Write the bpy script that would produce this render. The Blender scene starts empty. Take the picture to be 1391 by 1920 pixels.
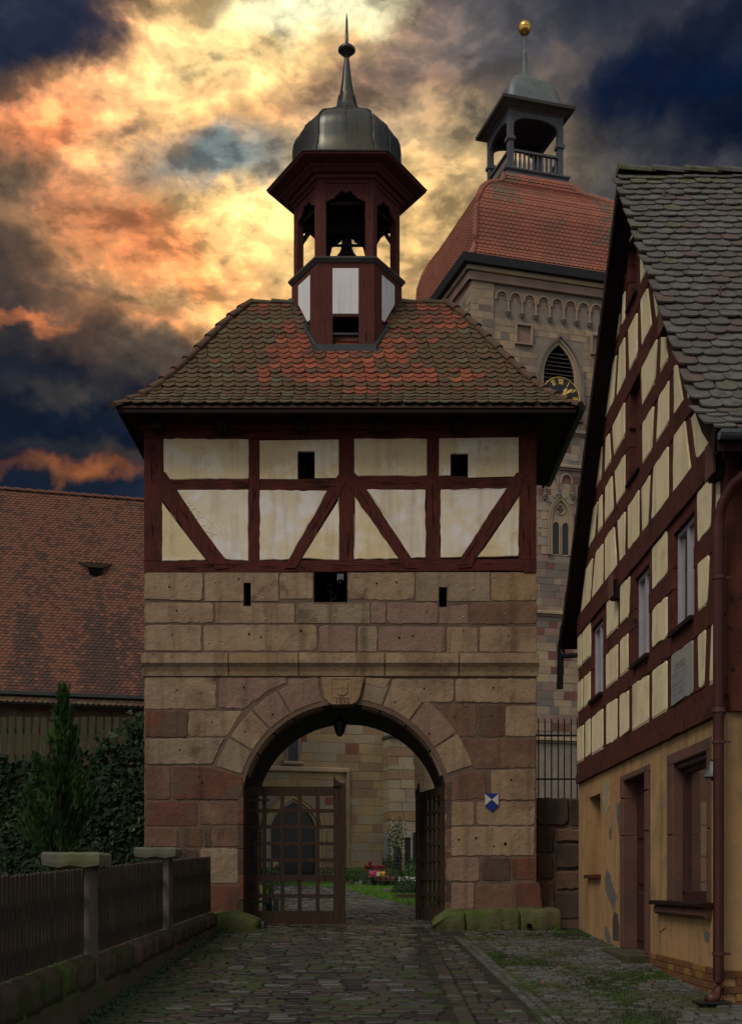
import bpy, bmesh, math, random
from math import sin, cos, pi, sqrt, atan2, radians, asin, tan, exp
from mathutils import Vector, Matrix, noise

R = random.Random(11)
SC = bpy.context.scene
COL = SC.collection

# ------------------------------------------------------------------ camera
FX, FY, FL, EYE = 700.0, 1660.0, 2350.0, 1.7     # optical axis and focal length measured on the photograph
cam_d = bpy.data.cameras.new('camera')
cam_d.sensor_fit = 'HORIZONTAL'
cam_d.sensor_width = 36.0
cam_d.lens = 36.0 * FL / 1391.0
cam_d.shift_x = -(FX - 695.5) / 1391.0
cam_d.shift_y = (FY - 960.0) / 1391.0
cam_d.clip_end = 3000.0
cam = bpy.data.objects.new('camera', cam_d)
cam.location = (0, 0, EYE)
cam.rotation_euler = (radians(90), 0, 0)
COL.objects.link(cam)
SC.camera = cam

SC.view_settings.view_transform = 'Standard'
SC.view_settings.look = 'None'
SC.view_settings.exposure = 0.0
SC.view_settings.gamma = 1.0
SC.view_settings.use_curve_mapping = False
SC.cycles.max_bounces = 6
SC.cycles.diffuse_bounces = 3
SC.cycles.transparent_max_bounces = 8

# ------------------------------------------------------------------ sun (behind thin cloud: soft)
SUN_EL, SUN_AZ = radians(50), radians(222)       # azimuth clockwise from +Y: behind the camera, a little to the left
sd = bpy.data.lights.new('sun', 'SUN')
sd.energy = 1.5
sd.angle = radians(24)
sd.color = (1.0, 0.88, 0.74)
so = bpy.data.objects.new('sun', sd)
so.rotation_euler = (pi / 2 - SUN_EL, 0, pi - SUN_AZ + 0.0)
dsun = Vector((sin(SUN_AZ) * cos(SUN_EL), cos(SUN_AZ) * cos(SUN_EL), sin(SUN_EL)))
so.rotation_euler = (-dsun).to_track_quat('-Z', 'Y').to_euler()
COL.objects.link(so)

# ------------------------------------------------------------------ world: dusk clouds
world = bpy.data.worlds.new('World')
SC.world = world
world.use_nodes = True
WT = world.node_tree
WT.nodes.clear()


def wn(t, **k):
    n = WT.nodes.new(t)
    for a, b in k.items():
        setattr(n, a, b)
    return n


def wl(a, b):
    WT.links.new(a, b)


def wmath(op, a, b=None, c=None, clamp=False):
    n = wn('ShaderNodeMath', operation=op, use_clamp=clamp)
    for i, v in enumerate((a, b, c)):
        if v is None:
            continue
        if isinstance(v, (int, float)):
            n.inputs[i].default_value = v
        else:
            wl(v, n.inputs[i])
    return n.outputs[0]


def wmix(f, a, b, blend='MIX'):
    n = wn('ShaderNodeMix', data_type='RGBA', blend_type=blend)
    for i, v in ((0, f), (6, a), (7, b)):
        if isinstance(v, (int, float)):
            n.inputs[i].default_value = v
        elif isinstance(v, tuple):
            n.inputs[i].default_value = (*v, 1)
        else:
            wl(v, n.inputs[i])
    return n.outputs[2]


def srgb(r, g, b):
    f = lambda c: (c / 255 / 12.92) if c / 255 <= 0.04045 else ((c / 255 + 0.055) / 1.055) ** 2.4
    return (f(r), f(g), f(b))


tc = wn('ShaderNodeTexCoord')
sep = wn('ShaderNodeSeparateXYZ')
wl(tc.outputs['Generated'], sep.inputs[0])
az = wmath('ARCTAN2', sep.outputs[0], sep.outputs[1])
el = wmath('ARCSINE', sep.outputs[2])


def wnoise(vec, scale, detail=6, rough=0.55, dist=0.0, stretch=(1, 1, 1), off=(0, 0, 0), rot=(0, 0, 0)):
    m = wn('ShaderNodeMapping')
    m.inputs['Scale'].default_value = stretch
    m.inputs['Location'].default_value = off
    m.inputs['Rotation'].default_value = rot
    wl(vec, m.inputs[0])
    n = wn('ShaderNodeTexNoise')
    n.inputs['Scale'].default_value = scale
    n.inputs['Detail'].default_value = detail
    n.inputs['Roughness'].default_value = rough
    n.inputs['Distortion'].default_value = dist
    wl(m.outputs[0], n.inputs['Vector'])
    return n


def wramp(v, a, b, smooth=True):
    n = wn('ShaderNodeMapRange', interpolation_type='SMOOTHSTEP' if smooth else 'LINEAR')
    n.inputs[1].default_value = a
    n.inputs[2].default_value = b
    wl(v, n.inputs[0])
    return n.outputs[0]


D3 = tc.outputs['Generated']
# warp of the (azimuth, elevation) plane so that cloud banks have torn edges
nw = wnoise(D3, 7.0, 5, 0.6, 0.3)
nw2 = wnoise(D3, 26.0, 5, 0.6, 0.2)
aeV = wn('ShaderNodeCombineXYZ')
wl(az, aeV.inputs[0])
wl(el, aeV.inputs[1])
def wvec(op, a, b, s=None):
    n = wn('ShaderNodeVectorMath', operation=op)
    for i, v in enumerate((a, b)):
        if isinstance(v, tuple):
            n.inputs[i].default_value = v
        elif v is not None:
            wl(v, n.inputs[i])
    if s is not None:
        n.inputs['Scale'].default_value = s
    return n.outputs[0]
w1 = wvec('SCALE', wvec('SUBTRACT', nw.outputs['Color'], (0.5, 0.5, 0.5)), None, 0.10)
w2 = wvec('SCALE', wvec('SUBTRACT', nw2.outputs['Color'], (0.5, 0.5, 0.5)), None, 0.05)
ae = wvec('ADD', wvec('ADD', aeV.outputs[0], w1), w2)
aes = wvec('ADD', wvec('ADD', aeV.outputs[0], wvec('SCALE', w1, None, 0.4)), w2)


def pdir(px, py):
    x, y, z = (px - FX) / FL, 1.0, (FY - py) / FL
    return atan2(x, y), asin(z / sqrt(x * x + y * y + z * z))


def blob(px, py, wx, wy, rot=0.0, inner=0.15):
    """soft cloud bank centred on the direction of a photograph point, half widths in photograph pixels"""
    a0, e0 = pdir(px, py)
    a1, _ = pdir(px + 50, py)
    _, e1 = pdir(px, py - 50)
    sa, se = (a1 - a0) / 50 * wx, (e1 - e0) / 50 * wy
    m = wn('ShaderNodeMapping', vector_type='TEXTURE')
    m.inputs['Location'].default_value = (a0, e0, 0)
    m.inputs['Rotation'].default_value = (0, 0, radians(rot))
    m.inputs['Scale'].default_value = (sa, se, 1)
    wl(aes if wx < 140 else ae, m.inputs[0])
    s = wn('ShaderNodeVectorMath', operation='MULTIPLY')
    wl(m.outputs[0], s.inputs[0])
    s.inputs[1].default_value = (1, 1, 0)
    ln = wn('ShaderNodeVectorMath', operation='LENGTH')
    wl(s.outputs[0], ln.inputs[0])
    return wramp(ln.outputs['Value'], 1.0, inner)


# streaky cloud detail
def cloud_field(vec):
    nd = wnoise(vec, 7.0, 6, 0.55, 0.35, (1.0, 1.0, 1.8), (2.3, 1.7, 7.4), (0, radians(-18), 0))
    nd3 = wnoise(vec, 20.0, 8, 0.58, 0.45, (1.0, 1.0, 2.0), (9, 2, 4), (0, radians(-24), 0))
    nd2 = wnoise(vec, 56.0, 6, 0.55, 0.3, (1.0, 1.0, 1.5), (1, 5, 2), (0, radians(-20), 0))
    return wmath('ADD', wmath('MULTIPLY', nd.outputs[0], 0.46), wmath('ADD', wmath('MULTIPLY', nd3.outputs[0], 0.38), wmath('MULTIPLY', nd2.outputs[0], 0.16)))


ndet = cloud_field(D3)
# light from the low glow rakes the cloud relief: difference of the field towards it
ndet_l = cloud_field(wvec('ADD', D3, (0.008, 0.0, -0.013)))
rake = wmath('SUBTRACT', ndet, ndet_l)

sky = wn('ShaderNodeTexSky', sky_type='NISHITA')
sky.sun_disc = False
sky.sun_elevation = SUN_EL
sky.sun_rotation = SUN_AZ
nish = wvec('SCALE', sky.outputs[0], None, 0.05)

# overall sky: pale grey overcast behind the camera and overhead, navy thunder cloud low in the view direction
behind = wramp(sep.outputs[1], 0.55, -0.1)
base = wmix(wramp(sep.outputs[2], 0.5, 0.9), srgb(20, 30, 48), srgb(120, 122, 128))
base = wmix(behind, base, (0.47, 0.455, 0.445))
base = wmix(0.06, base, nish)
BL = [
    # px, py, wx, wy, rot, inner, colour, strength
    (760, 80, 420, 260, 0, 0.0, (112, 106, 106), 0.95),
    (1050, 330, 380, 330, 0, 0.0, (84, 82, 82), 0.85),
    (1380, 240, 260, 300, 0, 0.1, (8, 20, 42), 0.95),
    (1230, 180, 420, 150, -3, 0.25, (8, 22, 48), 0.97),
    (1330, 60, 260, 140, 0, 0.1, (22, 30, 48), 0.85),
    (900, 140, 190, 62, 0, 0.1, (26, 38, 60), 0.85),
    (1180, 40, 200, 70, 0, 0.0, (62, 62, 70), 0.6),
    (1000, 100, 150, 50, 5, 0.0, (104, 94, 86), 0.6),
    (870, 330, 300, 270, 0, 0.0, (176, 152, 114), 0.95),
    (1075, 380, 130, 160, 0, 0.0, (92, 88, 80), 0.55),
    (1360, 320, 120, 60, 0, 0.0, (66, 66, 72), 0.6),
    (340, 330, 640, 500, 25, 0.15, (176, 132, 92), 1.0),
    (60, 770, 420, 330, 0, 0.25, (16, 26, 42), 0.98),
    (0, 520, 200, 190, 0, 0.1, (38, 42, 48), 0.8),
    (560, 430, 470, 260, 14, 0.1, (253, 210, 136), 0.97),
    (760, 440, 250, 220, 0, 0.0, (240, 194, 126), 0.85),
    (230, 160, 330, 170, 25, 0.15, (246, 172, 116), 0.97),
    (440, 70, 380, 160, 12, 0.15, (250, 214, 146), 1.0),
    (580, 0, 220, 95, 10, 0.2, (255, 248, 200), 1.0),
    (320, 220, 270, 110, 10, 0.0, (252, 200, 132), 0.85),
    (70, 230, 150, 90, 25, 0.0, (238, 136, 84), 0.8),
    (680, 250, 230, 140, 0, 0.0, (176, 154, 126), 0.75),
    (400, 310, 250, 100, 5, 0.15, (112, 132, 136), 0.92),
    (590, 325, 120, 60, 0, 0.0, (138, 138, 126), 0.6),
    (235, 245, 90, 42, 12, 0.1, (72, 70, 72), 0.75),
    (30, 350, 200, 150, 12, 0.1, (92, 78, 66), 0.85),
    (330, 500, 300, 110, -12, 0.0, (228, 146, 88), 0.8),
    (230, 440, 200, 110, -25, 0.0, (222, 132, 84), 0.8),
    (130, 560, 200, 110, -25, 0.1, (96, 76, 64), 0.85),
    (300, 620, 240, 70, -12, 0.0, (170, 118, 78), 0.7),
    (330, 700, 170, 70, -20, 0.0, (88, 82, 70), 0.7),
    (40, 30, 260, 130, 22, 0.25, (34, 42, 62), 0.98),
    (50, 595, 130, 26, 6, 0.0, (186, 110, 66), 0.75),
    (110, 720, 190, 50, -10, 0.0, (60, 58, 56), 0.7),
    (20, 680, 130, 60, 10, 0.0, (30, 38, 50), 0.7),
    (230, 700, 150, 60, -20, 0.0, (84, 74, 62), 0.6),
    (60, 840, 200, 40, 5, 0.0, (44, 46, 50), 0.6),
    (150, 895, 210, 44, 3, 0.0, (150, 90, 52), 0.75),
    (230, 850, 120, 30, 0, 0.0, (70, 62, 54), 0.6),
]
col = base
for px, py, wx, wy, rot, inner, c, s in BL:
    m = blob(px, py, wx, wy, rot, inner)
    g_ = 1.18 if c[0] > 150 else 1.0
    col = wmix(wmath('MULTIPLY', m, s), col, tuple(v * g_ for v in srgb(*c)))
# cloud relief: shade and light
dark = wmix(0.45, wmix(1.0, col, (0.34, 0.36, 0.42), 'MULTIPLY'), (0.050, 0.058, 0.062))
dark = wmix(0.25, dark, col)
lit = wmix(1.0, col, (1.85, 1.66, 1.50), 'MULTIPLY')
fin = wmix(wramp(ndet, 0.37, 0.50), dark, col)
fin = wmix(wramp(ndet, 0.49, 0.63), fin, lit)
fin = wmix(wramp(rake, 0.0, 0.085), fin, wmix(1.0, fin, (1.65, 1.48, 1.35), 'MULTIPLY'))
fin = wmix(wramp(rake, 0.0, -0.085), fin, wmix(1.0, fin, (0.50, 0.52, 0.56), 'MULTIPLY'))
bw = wn('ShaderNodeRGBToBW')
wl(col, bw.inputs[0])
relief = wmix(wmath('MULTIPLY', wramp(sep.outputs[1], -0.2, 0.5), wmath('ADD', wmath('MULTIPLY', wramp(bw.outputs[0], 0.01, 0.22), 0.54), 0.34)), col, fin)
bg = wn('ShaderNodeBackground')
bg.inputs['Strength'].default_value = 1.0
wl(relief, bg.inputs['Color'])
wo = wn('ShaderNodeOutputWorld')
wl(bg.outputs[0], wo.inputs['Surface'])
world.cycles.sampling_method = 'MANUAL'
world.cycles.sample_map_resolution = 512


# ------------------------------------------------------------------ materials
def mat(name, c1, c2=None, scale=2.0, c3=None, s3=0.7, t3=(0.52, 0.66), rough=0.85, bump=0.25, bs=25.0, bd=0.02,
        stretch=(1, 1, 1), metallic=0.0, spec=0.35, pits=0.0, grit=0.0, c4=None, s4=9.0, t4=(0.58, 0.66), streak=0.0):
    m = bpy.data.materials.new(name)
    m.use_nodes = True
    t = m.node_tree
    t.nodes.clear()
    N = t.nodes.new
    L = t.links.new
    out = N('ShaderNodeOutputMaterial')
    p = N('ShaderNodeBsdfPrincipled')
    L(p.outputs[0], out.inputs[0])
    p.inputs['Roughness'].default_value = rough
    p.inputs['Metallic'].default_value = metallic
    p.inputs['Specular IOR Level'].default_value = spec
    g = N('ShaderNodeNewGeometry')
    mp = N('ShaderNodeMapping')
    mp.inputs['Scale'].default_value = stretch
    L(g.outputs['Position'], mp.inputs[0])

    def nz(sc, det=5, ro=0.6, src=None):
        n = N('ShaderNodeTexNoise')
        n.inputs['Scale'].default_value = sc
        n.inputs['Detail'].default_value = det
        n.inputs['Roughness'].default_value = ro
        L(src or mp.outputs[0], n.inputs['Vector'])
        return n.outputs[0]

    def rng(v, a, b):
        n = N('ShaderNodeMapRange')
        n.inputs[1].default_value = a
        n.inputs[2].default_value = b
        L(v, n.inputs[0])
        return n.outputs[0]

    def mixc(f, a, b, blend='MIX'):
        n = N('ShaderNodeMix')
        n.data_type = 'RGBA'
        n.blend_type = blend
        for i, v in ((0, f), (6, a), (7, b)):
            if isinstance(v, (int, float)):
                n.inputs[i].default_value = v
            elif isinstance(v, tuple):
                n.inputs[i].default_value = (*v, 1)
            else:
                L(v, n.inputs[i])
        return n.outputs[2]
    c = mixc(rng(nz(scale), 0.36, 0.64), c1, c2 if c2 else c1)
    if c3:
        c = mixc(rng(nz(s3, 6, 0.65, g.outputs['Position']), *t3), c, c3)
    if c4:
        c = mixc(rng(nz(s4, 6, 0.65, mp.outputs[0] if stretch != (1, 1, 1) else g.outputs['Position']), *t4), c, c4)
    if streak:
        sm = N('ShaderNodeMapping')
        sm.inputs['Scale'].default_value = (5.0, 5.0, 0.45)
        L(g.outputs['Position'], sm.inputs[0])
        v1 = rng(nz(1.0, 6, 0.6, sm.outputs[0]), 0.50, 0.68)
        n = N('ShaderNodeMath')
        n.operation = 'MULTIPLY'
        L(v1, n.inputs[0])
        n.inputs[1].default_value = streak
        c = mixc(n.outputs[0], c, mixc(1.0, c, (0.50, 0.47, 0.44), 'MULTIPLY'))
    if grit:
        c = mixc(grit, c, mixc(rng(nz(140, 3, 0.7, g.outputs['Position']), 0.3, 0.7), (0.35, 0.35, 0.35), (1.6, 1.6, 1.6)), 'MULTIPLY')
    L(c, p.inputs['Base Color'])
    hgt = nz(bs, 8, 0.65)
    if pits:
        v = N('ShaderNodeTexVoronoi')
        v.inputs['Scale'].default_value = 4.5
        L(g.outputs['Position'], v.inputs['Vector'])
        pit = rng(v.outputs['Distance'], 0.03, 0.13)
        n = N('ShaderNodeMath')
        n.operation = 'MULTIPLY_ADD'
        L(pit, n.inputs[0])
        n.inputs[1].default_value = pits
        L(hgt, n.inputs[2])
        hgt = n.outputs[0]
    b = N('ShaderNodeBump')
    b.inputs['Strength'].default_value = bump
    b.inputs['Distance'].default_value = bd
    L(hgt, b.inputs['Height'])
    L(b.outputs[0], p.inputs['Normal'])
    return m


def emitless(name, c, rough=0.5, metallic=0.0):
    return mat(name, c, None, rough=rough, metallic=metallic, bump=0.05)


def glass_mat(name, tint=(0.8, 0.85, 0.85)):
    m = bpy.data.materials.new(name)
    m.use_nodes = True
    t = m.node_tree
    t.nodes.clear()
    o = t.nodes.new('ShaderNodeOutputMaterial')
    a = t.nodes.new('ShaderNodeBsdfTransparent')
    a.inputs[0].default_value = (*tint, 1)
    b = t.nodes.new('ShaderNodeBsdfGlossy')
    b.inputs['Roughness'].default_value = 0.06
    f = t.nodes.new('ShaderNodeFresnel')
    f.inputs[0].default_value = 1.12
    x = t.nodes.new('ShaderNodeMixShader')
    t.links.new(f.outputs[0], x.inputs[0])
    t.links.new(a.outputs[0], x.inputs[1])
    t.links.new(b.outputs[0], x.inputs[2])
    t.links.new(x.outputs[0], o.inputs[0])
    return m


M = {}
STP = dict(rough=0.9, bump=0.75, bs=11, bd=0.03, pits=0.35, grit=0.45, s4=2.3, c4=(0.085, 0.06, 0.042), t4=(0.60, 0.74), streak=0.75)
M['st_beige'] = mat('sandstone_beige', (0.3309, 0.2401, 0.1523), (0.2585, 0.1813, 0.1153), 1.6, (0.2068, 0.1323, 0.0812), 1.1, **STP)
M['st_grey'] = mat('sandstone_grey', (0.2895, 0.2205, 0.1523), (0.2223, 0.1666, 0.1153), 1.9, (0.2482, 0.1715, 0.1015), 0.9, **STP)
M['st_pink'] = mat('sandstone_pink', (0.2655, 0.1724, 0.131), (0.2054, 0.1294, 0.09824), 1.6, (0.2305, 0.1629, 0.1123), 1.1, **STP)
M['st_ochre'] = mat('sandstone_ochre', (0.3102, 0.2058, 0.1107), (0.2482, 0.1617, 0.09228), 1.6, (0.2275, 0.1617, 0.1061), 1.1, **STP)
M['st_brown'] = mat('sandstone_brown', (0.1784, 0.09975, 0.06639), (0.1297, 0.0741, 0.05002), 1.8, (0.2054, 0.1283, 0.08185), 1.1, **STP)
M['st_red'] = mat('sandstone_red', (0.1539, 0.05786, 0.03522), (0.1026, 0.04988, 0.03427), 2.2, (0.1129, 0.06983, 0.0476), 1.4, (0.46, 0.58), **STP)
M['st_dark'] = mat('sandstone_dark', (0.09, 0.06, 0.045), (0.06, 0.042, 0.034), 1.8, (0.12, 0.08, 0.055), 1.3, **STP)
M['st_moss'] = mat('mossy_sandstone', (0.07671, 0.08128, 0.03168), (0.1173, 0.1042, 0.05544), 2.6, (0.05595, 0.0892, 0.01426), 1.6, (0.42, 0.56), **STP)
M['mortar'] = mat('lime_mortar', (0.1477, 0.09971, 0.07278), (0.1075, 0.07167, 0.05155), 3, rough=0.95, bump=0.5, bs=40)
M['mortar_t'] = mat('tower_mortar', (0.26, 0.22, 0.18), (0.21, 0.175, 0.147), 3, rough=0.95, bump=0.4, bs=40)
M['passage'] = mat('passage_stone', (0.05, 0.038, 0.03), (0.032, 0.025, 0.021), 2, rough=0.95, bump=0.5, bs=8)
TP = dict(rough=0.9, bump=0.4, bs=9, bd=0.03, grit=0.2)
M['tw_a'] = mat('tower_stone_grey', (0.328, 0.2515, 0.1844), (0.2531, 0.2012, 0.1474), 1.3, (0.3749, 0.2683, 0.177), 0.6, **TP)
M['tw_b'] = mat('tower_stone_rose', (0.2853, 0.1929, 0.1583), (0.2182, 0.1509, 0.1267), 1.3, **TP)
M['tw_c'] = mat('tower_stone_buff', (0.4107, 0.3102, 0.2018), (0.3213, 0.2515, 0.1708), 1.3, **TP)
M['tw_d'] = mat('tower_stone_slate', (0.1957, 0.1676, 0.1445), (0.149, 0.1308, 0.1142), 1.3, **TP)
M['tw_e'] = mat('tower_stone_red', (0.2025, 0.08775, 0.0675), (0.135, 0.0675, 0.0567), 1.3, **TP)
M['tw_f'] = mat('tower_stone_pale', (0.33, 0.28, 0.22), (0.27, 0.23, 0.18), 1.3, **TP)
M['nv_a'] = mat('nave_stone_ochre', (0.3407, 0.2479, 0.1205), (0.2555, 0.1927, 0.1105), 1.0, (0.2214, 0.1653, 0.1105), 0.5, **TP)
M['nv_b'] = mat('nave_stone_brown', (0.2593, 0.1666, 0.09181), (0.1944, 0.1325, 0.08608), 1.0, **TP)
M['nv_c'] = mat('nave_stone_grey', (0.2962, 0.2556, 0.1722), (0.2407, 0.1987, 0.1434), 1.0, **TP)
M['nv_d'] = mat('nave_stone_red', (0.21, 0.0756, 0.0462), (0.1575, 0.0672, 0.0462), 1.0, **TP)
WD = dict(rough=0.8, bump=0.8, bs=10, bd=0.015, spec=0.18, c4=(0.012, 0.006, 0.005), s4=4.5, t4=(0.60, 0.66))
M['wood_h'] = mat('oxblood_timber_horizontal', (0.105, 0.024, 0.017), (0.058, 0.015, 0.012), 6, (0.045, 0.014, 0.011), 2.2, stretch=(0.6, 0.6, 7), **WD)
M['wood_v'] = mat('oxblood_timber_upright', (0.105, 0.024, 0.017), (0.058, 0.015, 0.012), 6, (0.045, 0.014, 0.011), 2.2, stretch=(7, 7, 0.6), **WD)
M['wood_hs'] = mat('house_timber', (0.10, 0.028, 0.02), (0.06, 0.018, 0.014), 5, (0.04, 0.014, 0.011), 1.5, stretch=(1, 2.5, 1.2), **WD)
M['wood_cup'] = mat('cupola_timber', (0.105, 0.03, 0.026), (0.078, 0.024, 0.021), 5, stretch=(5, 5, 0.7), **WD)
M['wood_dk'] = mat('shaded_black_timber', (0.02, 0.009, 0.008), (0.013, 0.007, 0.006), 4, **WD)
M['wood_gate'] = mat('gate_brown_wood', (0.050, 0.030, 0.021), (0.033, 0.021, 0.015), 5, stretch=(5, 5, 0.7), **WD)
M['plaster'] = mat('cream_plaster', (0.7, 0.5762, 0.36), (0.62, 0.5023, 0.3072), 1.0, (0.74, 0.6796, 0.5568), 1.3, (0.5, 0.62), rough=0.9, bump=0.3, bs=7, bd=0.02, c4=(0.56, 0.4432, 0.2784), s4=3.0, t4=(0.56, 0.7), streak=0.45)
M['plaster2'] = mat('pale_worn_plaster', (0.72, 0.66, 0.56), (0.66, 0.56, 0.38), 1.7, (0.74, 0.72, 0.72), 1.6, (0.5, 0.62), rough=0.9, bump=0.3, bs=7, bd=0.02, streak=0.45)
M['plaster_h'] = mat('yellow_cream_plaster', (0.72, 0.63, 0.41), (0.62, 0.54, 0.34), 1.6, (0.52, 0.44, 0.29), 1.3, (0.55, 0.68), c4=(0.45, 0.38, 0.26), s4=6.0, t4=(0.62, 0.72), rough=0.9, bump=0.2, bs=8, bd=0.02, streak=0.45)
M['plaster_dirt_shade'] = mat('shaded_stained_plaster', (0.36, 0.29, 0.19), (0.28, 0.23, 0.15), 3, rough=0.9, bump=0.3)  # painted shade of the panel lips, also a stained render patch
M['plaster_dirt_shade2'] = mat('weathered_ochre_plaster', (0.27, 0.18, 0.10), (0.20, 0.145, 0.09), 5, rough=0.95, bump=0.6)
M['white'] = mat('white_render', (0.74, 0.74, 0.77), (0.68, 0.68, 0.71), 2, rough=0.85, bump=0.15, streak=0.45)
M['ochre'] = mat('ochre_plaster', (0.3963, 0.2475, 0.1092), (0.3213, 0.1925, 0.08521), 0.9, (0.2678, 0.176, 0.09286), 0.8, (0.50, 0.66), rough=0.92, bump=0.45, bs=9, bd=0.02, c4=(0.2035, 0.143, 0.0874), s4=3.2, t4=(0.57, 0.70), streak=0.7)
M['patch'] = mat('bare_grey_patch', (0.13, 0.125, 0.115), (0.10, 0.10, 0.095), 4, rough=0.95, bump=0.5)
M['surround'] = mat('red_sandstone_surround', (0.13, 0.06, 0.042), (0.10, 0.048, 0.036), 2.5, (0.075, 0.045, 0.036), 1.8, rough=0.85, bump=0.35, bs=16)
M['brick'] = mat('plinth_brick', (0.16, 0.07, 0.025), (0.12, 0.05, 0.02), 3, rough=0.85, bump=0.3)
M['brick2'] = mat('plinth_brick_yellow', (0.25, 0.14, 0.04), (0.2, 0.11, 0.035), 3, rough=0.85, bump=0.3)
TL = dict(rough=0.85, bump=0.4, bs=30, bd=0.01, grit=0.3)
M['t_red'] = mat('clay_tile_red', (0.2484, 0.0646, 0.03325), (0.184, 0.05225, 0.0304), 7, (0.092, 0.04275, 0.0285), 4, (0.55, 0.68), **TL)
M['t_red2'] = mat('clay_tile_orange', (0.2816, 0.085, 0.0425), (0.2112, 0.06375, 0.034), 7, **TL)
M['t_mid'] = mat('clay_tile_weathered_red', (0.1805, 0.0589, 0.0323), (0.1045, 0.0475, 0.0285), 9, (0.076, 0.0475, 0.0266), 6, (0.48, 0.6), **TL)
M['t_brn'] = mat('clay_tile_brown', (0.1012, 0.0624, 0.0343), (0.0704, 0.0468, 0.02744), 7, (0.1408, 0.0624, 0.0343), 5, **TL)
M['t_olv'] = mat('clay_tile_olive', (0.0961, 0.06468, 0.03029), (0.06406, 0.04606, 0.02387), 7, (0.1144, 0.06664, 0.03488), 5, **TL)
M['t_moss'] = mat('clay_tile_mossy', (0.08694, 0.07681, 0.0361), (0.1134, 0.09975, 0.0646), 12, (0.05859, 0.05486, 0.0247), 6, **TL)
M['t_blk'] = mat('clay_tile_sooty', (0.05, 0.03, 0.024), (0.035, 0.024, 0.02), 7, **TL)
M['b_red'] = mat('barn_tile_red', (0.1547, 0.06507, 0.03978), (0.1171, 0.05005, 0.03213), 5, **TL)
M['b_brn'] = mat('barn_tile_brown', (0.08958, 0.04085, 0.03078), (0.06621, 0.03431, 0.02736), 5, **TL)
M['b_dk'] = mat('barn_tile_dark', (0.06325, 0.0363, 0.028), (0.0483, 0.0297, 0.024), 5, **TL)
M['b_moss'] = mat('barn_tile_lichen', (0.10, 0.075, 0.03), (0.07, 0.06, 0.03), 8, **TL)
M['c_red'] = mat('church_tile_red', (0.3229, 0.116, 0.07657), (0.2631, 0.09555, 0.06422), 2, (0.2153, 0.09555, 0.06792), 0.6, **TL)
M['c_grn'] = mat('church_tile_lichen', (0.156, 0.1235, 0.0845), (0.195, 0.104, 0.0715), 4, **TL)
M['h_gry'] = mat('old_tile_grey', (0.0861, 0.08, 0.07144), (0.05904, 0.056, 0.05016), 8, (0.1148, 0.108, 0.1026), 5, **TL)
M['h_lt'] = mat('old_tile_light', (0.1148, 0.112, 0.1102), (0.082, 0.08, 0.076), 8, (0.0574, 0.0544, 0.0456), 6, **TL)
M['h_brn'] = mat('old_tile_brown', (0.10, 0.072, 0.058), (0.07, 0.058, 0.05), 8, **TL)
M['h_moss'] = mat('old_tile_mossy', (0.085, 0.088, 0.05), (0.10, 0.10, 0.088), 14, (0.06, 0.072, 0.022), 9, (0.5, 0.56), **TL)
M['ridge'] = mat('ridge_tile', (0.12, 0.062, 0.04), (0.08, 0.048, 0.033), 5, (0.07, 0.065, 0.035), 3, **TL)
M['lead'] = mat('lead_sheet', (0.055, 0.06, 0.068), (0.04, 0.043, 0.05), 3, rough=0.5, bump=0.15, metallic=0.3)
M['dome'] = mat('dark_sheet_copper', (0.093, 0.0928, 0.0832), (0.062, 0.0672, 0.0672), 2.5, (0.093, 0.0768, 0.0416), 1.6, (0.5, 0.65), rough=0.34, bump=0.12, bs=3, metallic=0.75, stretch=(3, 3, 0.6))
M['zinc'] = mat('grey_zinc', (0.16, 0.18, 0.19), (0.12, 0.14, 0.155), 1.2, (0.10, 0.12, 0.10), 0.8, rough=0.5, bump=0.1, metallic=0.3)
M['lantern_wood'] = mat('grey_lantern_wood', (0.095, 0.10, 0.115), (0.07, 0.073, 0.085), 2, rough=0.8, bump=0.2)
M['lantern_trim'] = mat('grey_trim', (0.075, 0.068, 0.066), (0.055, 0.05, 0.05), 2, rough=0.8, bump=0.2)
M['gold'] = mat('gilding', (0.85, 0.52, 0.12), (0.7, 0.42, 0.09), 5, rough=0.3, metallic=0.85, bump=0.05)
M['goldp'] = mat('gold_paint', (0.92, 0.6325, 0.154), (0.828, 0.552, 0.132), 5, rough=0.45, metallic=0.25, bump=0.05)
M['clock'] = mat('clock_face_black', (0.018, 0.021, 0.03), (0.014, 0.016, 0.024), 3, rough=0.5, bump=0.05)
M['black'] = mat('black_iron', (0.010, 0.010, 0.010), None, rough=0.6, bump=0.2)
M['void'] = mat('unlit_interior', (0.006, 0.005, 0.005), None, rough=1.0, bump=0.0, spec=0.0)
M['bronze'] = mat('bell_bronze', (0.02, 0.021, 0.02), (0.014, 0.014, 0.014), 4, rough=0.45, metallic=0.6)
M['slate_gutter'] = mat('dark_gutter', (0.014, 0.019, 0.017), (0.01, 0.013, 0.012), 3, rough=0.45, metallic=0.2, bump=0.05)
M['eave_dark'] = mat('church_eave_board', (0.018, 0.02, 0.026), (0.013, 0.014, 0.018), 3, rough=0.7)
M['pipe'] = mat('oxblood_pipe', (0.075, 0.02, 0.018), (0.055, 0.016, 0.014), 3, rough=0.45, bump=0.1)
M['glass'] = glass_mat('window_glass', (0.78, 0.82, 0.83))
M['leaded'] = mat('leaded_glass', (0.021, 0.024, 0.0288), (0.015, 0.018, 0.021), 6, rough=0.25, bump=0.1)
M['wframe'] = mat('white_window_paint', (0.315, 0.315, 0.3542), (0.27, 0.27, 0.308), 3, rough=0.6, bump=0.05)
M['curtain'] = mat('grey_net_curtain', (0.14, 0.1435, 0.1656), (0.105, 0.1085, 0.126), 4, rough=0.95, bump=0.1)
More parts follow.
